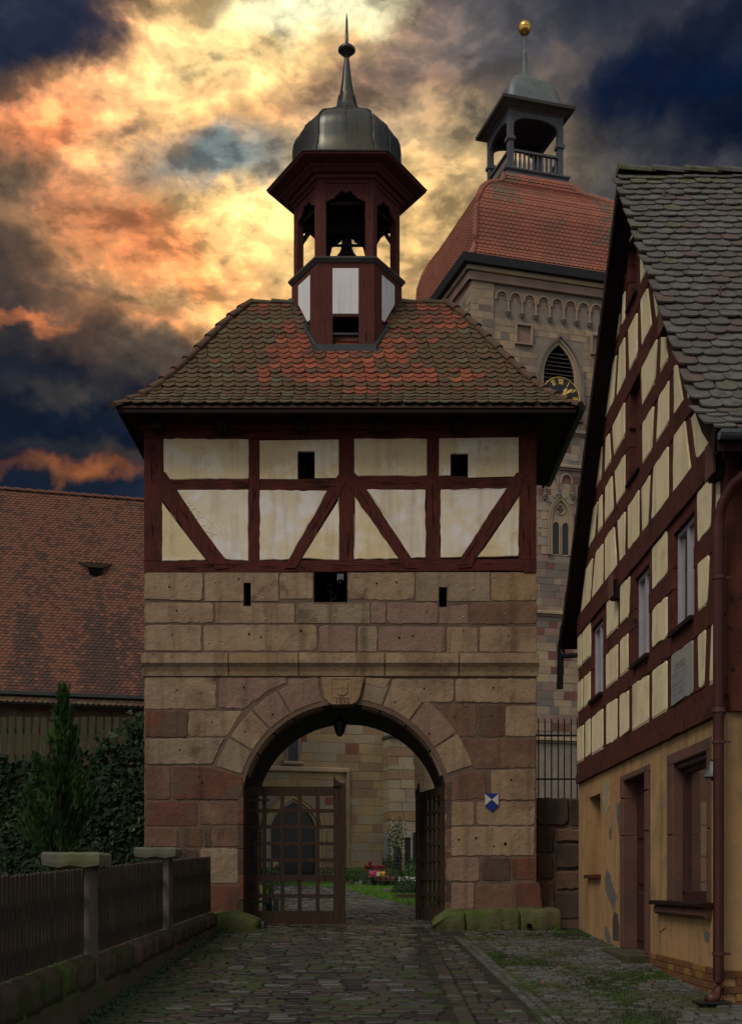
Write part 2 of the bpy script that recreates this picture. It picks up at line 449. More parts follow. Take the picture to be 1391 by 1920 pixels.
M['roomdim'] = mat('grey_blind', (0.085, 0.09, 0.085), (0.06, 0.065, 0.06), 2, rough=1.0, bump=0)
M['paper'] = mat('white_paper', (0.42, 0.43, 0.47), (0.38, 0.39, 0.43), 6, rough=0.9, bump=0.05)
M['door'] = mat('oxblood_door', (0.05, 0.014, 0.012), (0.035, 0.011, 0.01), 4, stretch=(5, 5, 0.8), rough=0.6, bump=0.3)
M['plaque'] = mat('grey_inscription_stone', (0.21, 0.215, 0.225), (0.18, 0.185, 0.2), 5, rough=0.85, bump=0.2)
M['greyplaster'] = mat('grey_plaster', (0.27, 0.265, 0.235), (0.23, 0.22, 0.2), 3, rough=0.9, bump=0.2)
M['concrete'] = mat('weathered_post_stone', (0.12, 0.10, 0.078), (0.09, 0.078, 0.062), 2.5, (0.06, 0.055, 0.035), 1.6, rough=0.9, bump=0.4, bs=14)
M['cap'] = mat('lichened_cap_stone', (0.12, 0.12, 0.075), (0.10, 0.10, 0.075), 4, (0.085, 0.10, 0.03), 2.2, rough=0.9, bump=0.4, bs=14)
M['picket'] = mat('dark_stained_picket', (0.03861, 0.027, 0.01924), (0.02673, 0.0189, 0.01411), 4, (0.04455, 0.0459, 0.01795), 2.2, stretch=(6, 6, 0.7), rough=0.85, bump=0.4)
M['slat'] = mat('greened_wood_slat', (0.06, 0.065, 0.028), (0.045, 0.042, 0.025), 3, (0.075, 0.06, 0.045), 1.6, stretch=(6, 6, 0.7), rough=0.9, bump=0.4)
M['foot'] = mat('plinth_sandstone', (0.07, 0.05, 0.033), (0.05, 0.038, 0.028), 2.5, (0.035, 0.045, 0.014), 1.6, (0.45, 0.58), rough=0.95, bump=0.7, bs=9)
M['earth'] = mat('dark_soil', (0.022, 0.020, 0.014), (0.014, 0.013, 0.010), 3, (0.022, 0.03, 0.010), 0.9, rough=1.0, bump=0.6, bs=18)
CB = dict(rough=0.22, bump=0.8, bs=22, bd=0.01, spec=0.5, grit=0.25)
M['cb_a'] = mat('cobble_grey', (0.04279, 0.04385, 0.04145), (0.03056, 0.03209, 0.03164), 5, **CB)
M['cb_b'] = mat('cobble_brown', (0.05102, 0.04129, 0.03188), (0.03614, 0.03125, 0.02618), 5, **CB)
M['cb_c'] = mat('cobble_dark', (0.02, 0.02, 0.021), (0.016, 0.016, 0.017), 5, **CB)
M['cb_d'] = mat('cobble_light', (0.09357, 0.09821, 0.09713), (0.07086, 0.0744, 0.07285), 5, **CB)
M['cb_m'] = mat('cobble_mossy', (0.0285, 0.0429, 0.0135), (0.0342, 0.0442, 0.0216), 6, rough=0.8, bump=0.5, bs=22, bd=0.01)
M['pv_a'] = mat('paver_grey', (0.095, 0.095, 0.09), (0.07, 0.07, 0.066), 4, (0.045, 0.052, 0.025), 1.1, (0.5, 0.6), rough=0.7, bump=0.4)
M['pv_b'] = mat('paver_dark', (0.065, 0.064, 0.06), (0.05, 0.05, 0.046), 4, (0.038, 0.046, 0.02), 1.1, (0.47, 0.58), rough=0.7, bump=0.4)
M['grass'] = mat('lawn_blades', (0.09375, 0.2, 0.024), (0.0625, 0.15, 0.0168), 3, rough=0.8, bump=0)
M['moss'] = mat('moss', (0.0357, 0.078, 0.009), (0.0252, 0.048, 0.009), 3, (0.0294, 0.0375, 0.0153), 1.2, (0.45, 0.55), rough=1.0, bump=0.8, bs=60)
M['lawn'] = mat('lawn_ground', (0.0715, 0.143, 0.0216), (0.0494, 0.0975, 0.0168), 1.5, rough=1.0, bump=0.5)
M['ivy'] = mat('ivy_leaf', (0.016, 0.034, 0.012), (0.009, 0.02, 0.008), 3, (0.03, 0.052, 0.02), 2.5, (0.6, 0.7), rough=0.75, spec=0.15, bump=0.1)
M['ivy2'] = mat('ivy_leaf_young', (0.045, 0.07, 0.028), (0.03, 0.052, 0.02), 3, rough=0.65, spec=0.2, bump=0.1)
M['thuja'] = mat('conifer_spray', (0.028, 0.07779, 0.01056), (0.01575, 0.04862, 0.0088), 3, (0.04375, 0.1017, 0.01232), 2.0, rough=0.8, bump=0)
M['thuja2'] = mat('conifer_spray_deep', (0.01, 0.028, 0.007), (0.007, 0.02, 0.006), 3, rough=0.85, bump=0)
M['bark'] = mat('bark', (0.07, 0.045, 0.03), (0.045, 0.032, 0.022), 4, stretch=(4, 4, 0.6), rough=0.95, bump=0.7)
M['hedge'] = mat('box_leaf', (0.02, 0.05, 0.012), (0.012, 0.032, 0.009), 3, rough=0.7, bump=0)
M['hedge2'] = mat('cover_leaf', (0.06, 0.12, 0.0132), (0.036, 0.084, 0.011), 3, rough=0.7, bump=0)
M['fl_red'] = mat('red_petals', (0.175, 0.0108, 0.012), (0.1, 0.009, 0.02), 20, rough=0.7, bump=0)
M['fl_orange'] = mat('orange_petals', (0.55, 0.10, 0.01), None, rough=0.7, bump=0)
M['fl_pink'] = mat('pink_petals', (0.42, 0.05, 0.16), (0.3, 0.04, 0.14), 20, rough=0.7, bump=0)
M['fl_yellow'] = mat('yellow_petals', (0.6, 0.36, 0.02), None, rough=0.7, bump=0)
M['leaf_white'] = mat('white_leaf_flecks', (0.55, 0.55, 0.5), None, rough=0.7, bump=0)  # painted leaf highlights of the shrub, also silvery foliage
M['blue'] = mat('enamel_blue', (0.005, 0.022, 0.17), None, rough=0.35, bump=0.0)
M['enamel'] = mat('enamel_white', (0.48, 0.46, 0.42), None, rough=0.35, bump=0.0)
M['granite'] = mat('grey_granite', (0.1275, 0.1318, 0.1328), (0.0935, 0.09775, 0.0996), 8, rough=0.7, bump=0.2)
M['granite_d'] = mat('polished_black_granite', (0.02, 0.024, 0.03), (0.015, 0.018, 0.022), 8, rough=0.25, bump=0.02)
M['lampzinc'] = mat('lamp_enamel_grey', (0.16, 0.18, 0.17), (0.12, 0.14, 0.135), 5, rough=0.5, metallic=0.3)
M['signbrown'] = mat('brown_sign', (0.05, 0.015, 0.012), None, rough=0.5, bump=0)


# ------------------------------------------------------------------ mesh helpers
def gz(Y):
    """height of the lane at depth Y"""
    if Y < 20.5:
        return 0.047 * Y
    if Y < 23.5:
        return 0.9635 + (Y - 20.5) * 0.0122
    return min(1.0 + (Y - 23.5) * 0.036, 1.0 + 40 * 0.036)


def W(px, py, Y):
    return Vector(((px - FX) * Y / FL, Y, EYE + (FY - py) * Y / FL))


def org(p):
    v = Vector((0, 0, 0))
    while p is not None:
        v += p.location
        p = p.parent
    return v


def thing(name, label, cat, loc=(0, 0, 0), group=None, kind=None):
    o = bpy.data.objects.new(name, None)
    o.empty_display_size = 0.2
    COL.objects.link(o)
    o.location = loc
    tag(o, label, cat, group, kind)
    return o


def tag(o, label=None, cat=None, group=None, kind=None):
    if label: o['label'] = label
    if cat: o['category'] = cat
    if group: o['group'] = group
    if kind: o['kind'] = kind
    return o


class MB:
    def __init__(s):
        s.v, s.f, s.m = [], [], []

    def add(s, vs, fs, m=0):
        b = len(s.v)
        s.v.extend(tuple(v) for v in vs)
        for f in fs:
            s.f.append(tuple(b + i for i in f))
            s.m.append(m)
        return s

    def box(s, x0, y0, z0, x1, y1, z1, m=0):
        vs = [(x, y, z) for z in (z0, z1) for y in (y0, y1) for x in (x0, x1)]
        return s.add(vs, [(0, 2, 3, 1), (4, 5, 7, 6), (0, 1, 5, 4), (2, 6, 7, 3), (0, 4, 6, 2), (1, 3, 7, 5)], m)

    def obox(s, c, ax, ay, az, m=0, top=1.0):
        """oriented box from centre and three half axes"""
        c = Vector(c)
        vs = []
        for k in (-1, 1):
            q = 1 if k < 0 else top
            for j in (-1, 1):
                for i in (-1, 1):
                    vs.append(c + ax * i * q + ay * j * q + az * k)
        return s.add(vs, [(0, 2, 3, 1), (4, 5, 7, 6), (0, 1, 5, 4), (2, 6, 7, 3), (0, 4, 6, 2), (1, 3, 7, 5)], m)

    def prism(s, poly, fr, d0, d1, bev=0.0, m=0, back=True, mside=None):
        O, U, V, N = fr
        n = len(poly)
        a = sum(poly[i][0] * poly[(i + 1) % n][1] - poly[(i + 1) % n][0] * poly[i][1] for i in range(n))
        if a < 0:
            poly = poly[::-1]
        P = lambda u, v, d: O + U * u + V * v + N * d
        rings = [[P(u, v, d0) for u, v in poly]]
        if bev > 0:
            ins = []
            for i in range(n):
                ax, ay = poly[i - 1]
                bx, by = poly[i]
                cx, cy = poly[(i + 1) % n]
                e1 = Vector((bx - ax, by - ay)).normalized()
                e2 = Vector((cx - bx, cy - by)).normalized()
                n1, n2 = Vector((-e1.y, e1.x)), Vector((-e2.y, e2.x))
                b = n1 + n2
                if b.length < 1e-4:
                    b = n1.copy()
                b.normalize()
                k = 1.0 / max(0.5, b.dot(n1))
                ins.append((bx + b.x * bev * k, by + b.y * bev * k))
            rings.append([P(u, v, d1 - bev) for u, v in poly])
            rings.append([P(u, v, d1) for u, v in ins])
        else:
            rings.append([P(u, v, d1) for u, v in poly])
        vs = [p for r in rings for p in r]
        fs = []
        for k in range(len(rings) - 1):
            for i in range(n):
                j = (i + 1) % n
                fs.append((k * n + i, k * n + j, (k + 1) * n + j, (k + 1) * n + i))
        if mside is not None:
            s.add(vs, [tuple(range((len(rings) - 1) * n, len(rings) * n))], m)
            s.add(vs, fs + [tuple(range(n))[::-1]], mside)
            return s
        fs.append(tuple(range((len(rings) - 1) * n, len(rings) * n)))
        if back:
            fs.append(tuple(range(n))[::-1])
        return s.add(vs, fs, m)

    def lathe(s, prof, c, n=16, ph=0.0, m=0, close=True, sx=1.0, sy=1.0):
        cx, cy = c
        b = []
        for r, z in prof:
            for i in range(n):
                a = ph + 2 * pi * i / n
                b.append((cx + r * cos(a) * sx, cy + r * sin(a) * sy, z))
        fs = []
        for k in range(len(prof) - 1):
            for i in range(n):
                j = (i + 1) % n
                fs.append((k * n + i, k * n + j, (k + 1) * n + j, (k + 1) * n + i))
        if close:
            fs.append(tuple(range(n))[::-1])
            fs.append(tuple(range((len(prof) - 1) * n, len(prof) * n)))
        return s.add(b, fs, m)

    def tube(s, pts, r, n=8, m=0, cap=True):
        pts = [Vector(p) for p in pts]
        rr = r if isinstance(r, (list, tuple)) else [r] * len(pts)
        vs, fs = [], []
        up = Vector((0.12, 0.31, 0.94))
        for i, p in enumerate(pts):
            d = (pts[min(i + 1, len(pts) - 1)] - pts[max(i - 1, 0)]).normalized()
            a = d.cross(up)
            if a.length < 0.05:
                a = d.cross(Vector((1, 0, 0)))
            a.normalize()
            b = d.cross(a)
            for k in range(n):
                t = 2 * pi * k / n
                vs.append(p + a * cos(t) * rr[i] + b * sin(t) * rr[i])
        for i in range(len(pts) - 1):
            for k in range(n):
                j = (k + 1) % n
                fs.append((i * n + k, i * n + j, (i + 1) * n + j, (i + 1) * n + k))
        if cap:
            fs.append(tuple(range(n))[::-1])
            fs.append(tuple(range((len(pts) - 1) * n, len(pts) * n)))
        return s.add(vs, fs, m)

    def mesh(s, name, mats, o=Vector((0, 0, 0)), smooth=False):
        me = bpy.data.meshes.new(name)
        ox, oy, oz = o
        me.from_pydata([(x - ox, y - oy, z - oz) for x, y, z in s.v], [], s.f)
        ms = mats if isinstance(mats, (list, tuple)) else [mats]
        for k in ms:
            me.materials.append(M[k])
        if len(ms) > 1:
            me.polygons.foreach_set('material_index', s.m)
        if smooth:
            me.polygons.foreach_set('use_smooth', [True] * len(me.polygons))
        me.update()
        return me

    def build(s, name, mats, parent=None, smooth=False, label=None, cat=None, group=None, kind=None, loc=None):
        o_ = org(parent) if parent else Vector(loc or (0, 0, 0))
        ob = bpy.data.objects.new(name, s.mesh(name, mats, o_, smooth))
        COL.objects.link(ob)
        if parent:
            ob.parent = parent
        else:
            ob.location = o_
        return tag(ob, label, cat, group, kind)


def inst(name, me, parent, mw):
    """a piece that shares its mesh, placed by world matrix"""
    o = bpy.data.objects.new(name, me)
    COL.objects.link(o)
    o.parent = parent
    o.matrix_local = Matrix.Translation(-org(parent)) @ mw
    return o


def copy_tree(o, parent=None):
    c = o.copy()
    COL.objects.link(c)
    c.parent = parent
    for ch in list(o.children):
        copy_tree(ch, c)
    return c


def rough_poly(poly, step=0.07, amp=0.006, rc=0.02):
    """uneven stone outline with knocked-off corners"""
    out = []
    n = len(poly)
    for i in range(n):
        a, b, c = Vector(poly[i - 1]), Vector(poly[i]), Vector(poly[(i + 1) % n])
        e1, e2 = (b - a), (c - b)
        if e1.length > 3 * rc and e2.length > 3 * rc and e1.normalized().dot(e2.normalized()) < 0.8:
            k = rc * R.uniform(0.5, 1.6)
            s = b - e1.normalized() * k
            m = b - e1.normalized() * k * 0.3 + e2.normalized() * k * 0.3
            t = b + e2.normalized() * k
            out += [s, m]
            b = t
        out.append(b)
        ee = c - b
        q = int(ee.length / step)
        nn = Vector((-ee.y, ee.x)).normalized() if ee.length > 0 else Vector((0, 0))
        for j in range(1, q):
            out.append(b + ee * (j / q) + nn * R.gauss(0, amp))
    return [(p.x, p.y) for p in out]


def rect_wall(mb, fr, u0, v0, u1, v1, holes, d0, d1, m=0):
    us = sorted({u0, u1, *[h[0] for h in holes], *[h[2] for h in holes]})
    vs = sorted({v0, v1, *[h[1] for h in holes], *[h[3] for h in holes]})
    us = [u for u in us if u0 <= u <= u1]
    vs = [v for v in vs if v0 <= v <= v1]
    for j in range(len(vs) - 1):
        run = None
        for i in range(len(us) - 1):
            cu, cv = (us[i] + us[i + 1]) / 2, (vs[j] + vs[j + 1]) / 2
            hole = any(h[0] < cu < h[2] and h[1] < cv < h[3] for h in holes)
            if not hole and run is None:
                run = us[i]
            if run is not None and (hole or i == len(us) - 2):
                e = us[i] if hole else us[i + 1]
                mb.prism([(run, vs[j]), (e, vs[j]), (e, vs[j + 1]), (run, vs[j + 1])], fr, d0, d1, m=m)
                run = None
    return mb


X3, Y3, Z3 = Vector((1, 0, 0)), Vector((0, 1, 0)), Vector((0, 0, 1))


def pick(ws):
    t = R.random() * sum(w for _, w in ws)
    for k, w in ws:
        t -= w
        if t <= 0:
            return k
    return ws[-1][0]
# ================================================================== GROUND
def grid_sheet(name, x0, x1, ys, mat_, dz=0.0, kind='structure', nx=8, label=None):
    mb = MB()
    vs = []
    for y in ys:
        for i in range(nx + 1):
            vs.append((x0 + (x1 - x0) * i / nx, y, gz(y) + dz))
    fs = []
    for j in range(len(ys) - 1):
        for i in range(nx):
            a = j * (nx + 1) + i
            fs.append((a, a + 1, a + nx + 2, a + nx + 1))
    mb.add(vs, fs)
    return mb.build(name, mat_, kind=kind, label=label)


ground = grid_sheet('ground', -900, 900, [-600, -60, -10, 0, 5, 10, 15, 20.5, 23.5, 28, 34, 45, 63.5, 120, 1500], 'earth')
ground['label'] = 'dark soil under the lane, gardens and graveyard'

# ---- the cobbled lane: bevelled setts, nearest 300 one by one
lane = grid_sheet('lane', -2.5, 1.42, [0, 5, 10, 14, 18, 20.5], 'earth', 0.012)
lane['label'] = 'cobbled lane of wet grey and brown setts leading to the gate'
CAM = Vector((0, 0, EYE))


def sett(mb_or_none, x, y, lx, ly, h, rot, tilt):
    """matrix for a unit sett (1 x 1 x 1 footprint)"""
    mw = Matrix.Translation((x, y, gz(y) + h)) @ Matrix.Rotation(rot, 4, 'Z') @ Matrix.Rotation(tilt[0] + 0.047, 4, 'X') @ Matrix.Rotation(tilt[1], 4, 'Y') @ Matrix.Diagonal((lx, ly, 1, 1))
    return mw


def sett_mesh(nm, mk, seed, hh=0.05, bev=0.07):
    rr = random.Random(seed)
    mb = MB()
    n = 12
    ring = []
    for i in range(n):
        a = 2 * pi * (i + 0.5) / n
        c_, s_ = cos(a), sin(a)
        q = (abs(c_) ** 9 + abs(s_) ** 9) ** (-1 / 9)
        q *= rr.uniform(0.95, 1.02)
        ring.append((0.5 * q * c_, 0.5 * q * s_))
    vs = [(x, y, -hh) for x, y in ring] + [(x, y, -0.008) for x, y in ring] + [(x * (1 - 2 * bev), y * (1 - 2.4 * bev), 0.0) for x, y in ring] + [(0, 0, rr.uniform(0.001, 0.004))]
    fs = []
    for k in range(2):
        for i in range(n):
            j = (i + 1) % n
            fs.append((k * n + i, k * n + j, (k + 1) * n + j, (k + 1) * n + i))
    for i in range(n):
        fs.append((2 * n + i, 2 * n + (i + 1) % n, 3 * n))
    mb.add(vs, fs)
    return mb, mb.mesh(nm, mk)


def lay(parent, placed, kinds, pname, stuff_name, lim=300, seeds=3, hh=0.05):
    """placed: list of (matrix, material key); nearest lim as objects, the rest one mesh"""
    ms = {}
    shapes = [sett_mesh('tmp', 'black', 50 + s, hh)[0] for s in range(seeds)]
    for k in kinds:
        ms[k] = [shapes[s].mesh(pname, k) for s in range(seeds)]
    def size(mw):
        p = mw.translation
        d = (p - CAM)
        px_, py_ = FX + FL * d.x / max(d.y, .1), FY - FL * d.z / max(d.y, .1)
        seen = -5 < px_ < 1396 and py_ < 1928
        return (0 if seen else 1, d.length)
    placed.sort(key=lambda t: size(t[0]))
    for mw, k in placed[:lim]:
        inst(pname, R.choice(ms[k]), parent, mw)
    if len(placed) > lim:
        mb = MB()
        kl = list(kinds)
        for mw, k in placed[lim:]:
            s = R.choice(shapes)
            mb.add([mw @ Vector(v) for v in s.v], s.f, kl.index(k))
        mb.build(stuff_name, kl, parent, kind='stuff')


def cob_col(x, y):
    v = noise.noise(Vector((x * 0.7, y * 0.5, 0)))
    side = max(0, (-1.2 - x)) * 0.5
    if R.random() < 0.10 + side + max(0, 0.2 - abs(y - 12) * 0.02) * (v > 0.1):
        return 'cb_m'
    return pick([('cb_a', 3), ('cb_b', 3), ('cb_c', 2.6), ('cb_d', 1.5)])


placed = []
y = 10.0
while y < 20.7:
    ly = R.uniform(0.125, 0.16)
    x = -2.42 + R.uniform(-0.1, 0.05)
    while x < 0.63:
        lx = R.uniform(0.17, 0.31)
        if x + lx < 0.72:
            placed.append((sett(None, x + lx / 2, y + ly / 2 + 0.012 * sin(x * 2.1 + y), lx * 0.94, ly * 0.90, 0.032 + R.gauss(0, 0.005), R.gauss(0, 0.015), (R.gauss(0, 0.03), R.gauss(0, 0.02))), cob_col(x, y)))
        x += lx
    x = 0.90
    while x < 1.30:
        lx = R.uniform(0.12, 0.2)
        if x + lx < 1.46 - 0.030 * (y - 10.8):
            placed.append((sett(None, x + lx / 2 - 0.02, y + ly / 2, lx * 0.93, ly * 0.90, 0.03 + R.gauss(0, 0.004), R.gauss(0, 0.02), (R.gauss(0, 0.02), R.gauss(0, 0.02))), cob_col(x, y)))
        x += lx
    y += ly
y = 10.0
while y < 20.0:      # lengthwise gutter course
    ly = R.uniform(0.17, 0.26)
    placed.append((sett(None, 0.80, y + ly / 2, 0.155, ly * 0.94, 0.026 + R.gauss(0, 0.003), R.gauss(0, 0.02), (R.gauss(0, 0.015), 0.03)), cob_col(0.8, y)))
    y += ly
lay(lane, placed, ['cb_a', 'cb_b', 'cb_c', 'cb_d', 'cb_m'], 'cobblestone', 'cobblestone_rows')

# ---- forecourt in front of the house: small grey pavers with moss, edged by two kerb rows
fore = grid_sheet('pavement', 1.424, 3.40, [0, 5, 10, 14, 18, 20.5], 'moss', 0.014)
fore['label'] = 'mossy grey paved forecourt in front of the half-timbered house'
placed = []
edge = lambda y: 1.46 - 0.030 * (y - 10.8)
y = 9.6
row = 0
while y < 20.4:
    ly = 0.128
    x = edge(y) + 0.20 + (row % 2) * 0.06
    while x < 3.32:
        lx = R.uniform(0.135, 0.165)
        mossy = noise.noise(Vector((x * 1.1, y * 0.55, 4)))
        if R.random() > 0.03 and not (mossy > 0.28 and R.random() < 0.75) and not (y > 19.0 and R.random() < 0.4):
            placed.append((sett(None, x + lx / 2, y + ly / 2 + (0.02 if int(x * 7) % 2 else -0.0), lx * 0.90, ly * 0.88, 0.030 + R.gauss(0, 0.004) - (0.01 if mossy > 0.2 else 0), R.gauss(0, 0.035) + (0.22 if (int(x / 0.15) + row) % 2 else -0.22), (R.gauss(0, 0.02), R.gauss(0, 0.02))), 'pv_b' if R.random() < 0.45 else 'pv_a'))
        x += lx
    y += ly
    row += 1
for k in range(2):
    y = 9.6
    while y < 18.8:
        ly = R.uniform(0.14, 0.2)
        placed.append((sett(None, edge(y) + 0.095 * k + 0.04, y + ly / 2, 0.084, ly * 0.90, 0.031 + R.gauss(0, 0.004), R.gauss(0, 0.03) + 0.03, (R.gauss(0, .02), 0)), 'pv_b' if R.random() < 0.6 else 'pv_a'))
        y += ly
lay(fore, placed, ['pv_a', 'pv_b'], 'paver', 'paver_rows')

# ---- path beyond the gate
path = grid_sheet('churchyard_path', -3.6, 1.35, [20.72, 21, 22, 23.5, 25, 27, 30, 36, 43], 'moss', 0.010)
path['label'] = 'wet cobbled path running through the gate into the churchyard'
placed = []
y = 20.8
while y < 42.0:
    ly = R.uniform(0.11, 0.15) * (1 if y < 30 else 1.4)
    xl = -2.13 if y < 23.4 else -3.5
    xr = 1.2 if y < 23.4 else 1.3 - max(0, (y - 27)) * 0.15
    x = xl
    while x < xr - 0.1:
        lx = R.uniform(0.16, 0.28) * (1 if y < 30 else 1.4)
        placed.append((sett(None, x + lx / 2, y + ly / 2, lx * 0.93, ly * 0.88, 0.03 + R.gauss(0, 0.005), R.gauss(0, 0.02), (R.gauss(0, 0.025) - 0.03, R.gauss(0, 0.02))), pick([('cb_a', 4), ('cb_b', 1.5), ('cb_c', 1), ('cb_d', 4), ('pv_a', 2)])))
        x += lx
    y += ly
lay(path, placed, ['cb_a', 'cb_b', 'cb_c', 'cb_d', 'pv_a'], 'cobblestone', 'cobblestone_rows', lim=250)

# ================================================================== GATE TOWER
YG = 20.6
SG = FL / YG
gate = thing('gate_tower', 'half-timbered gate tower on an arched sandstone base under a hipped tile roof', 'gate tower', (-0.5, YG, gz(YG)))
FG = (Vector((0, YG, 0)), X3, Z3, Vector((0, -1, 0)))
gx = lambda px: (px - FX) / SG
gzz = lambda py: EYE + (FY - py) / SG
gp = lambda pts: [(gx(a), gzz(b)) for a, b in pts]

XL, XR = gx(270), gx(1006)
YB = 23.3
# openings (photograph pixels on the wall front)
SLITS = [(457, 1093, 470, 1136), (823, 1101, 838, 1138)]
HOLE = (588, 1073, 651, 1129)
hol = [(gx(a), gzz(d), gx(c), gzz(b)) for a, b, c, d in SLITS + [HOLE]]
core = MB()
z_sill = gzz(1073)
z_str = gzz(1245)
rect_wall(core, FG, XL + 0.01, z_str, XR - 0.01, z_sill, hol, -0.45, -0.006)
AC = (gx(646), gzz(1513))
AR = 190 / SG
arc = [(AC[0] + (AR + .03) * cos(a), AC[1] + (AR + .03) * sin(a)) for a in [pi * i / 32 for i in range(33)]]
zb = gz(YG) - 0.3
low = [(XL + 0.01, zb), (AC[0] - AR - 0.03, zb)] + arc[::-1] + [(AC[0] + AR + 0.03, zb), (XR - 0.01, zb), (XR - 0.01, z_str - 0.001), (XL + 0.01, z_str - 0.001)]
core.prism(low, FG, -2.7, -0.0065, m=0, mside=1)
# upper side and back walls of the stone storey
core.box(XL + 0.012, YG + 0.45, z_str, XL + 0.45, YB, z_sill)
core.box(XR - 0.45, YG + 0.45, z_str, XR - 0.012, YB, z_sill)
core.box(XL + 0.45, YB - 0.4, z_str, XR - 0.45, YB, z_sill)
stone_wall = core.build('stone_wall', ['mortar', 'passage'], gate)

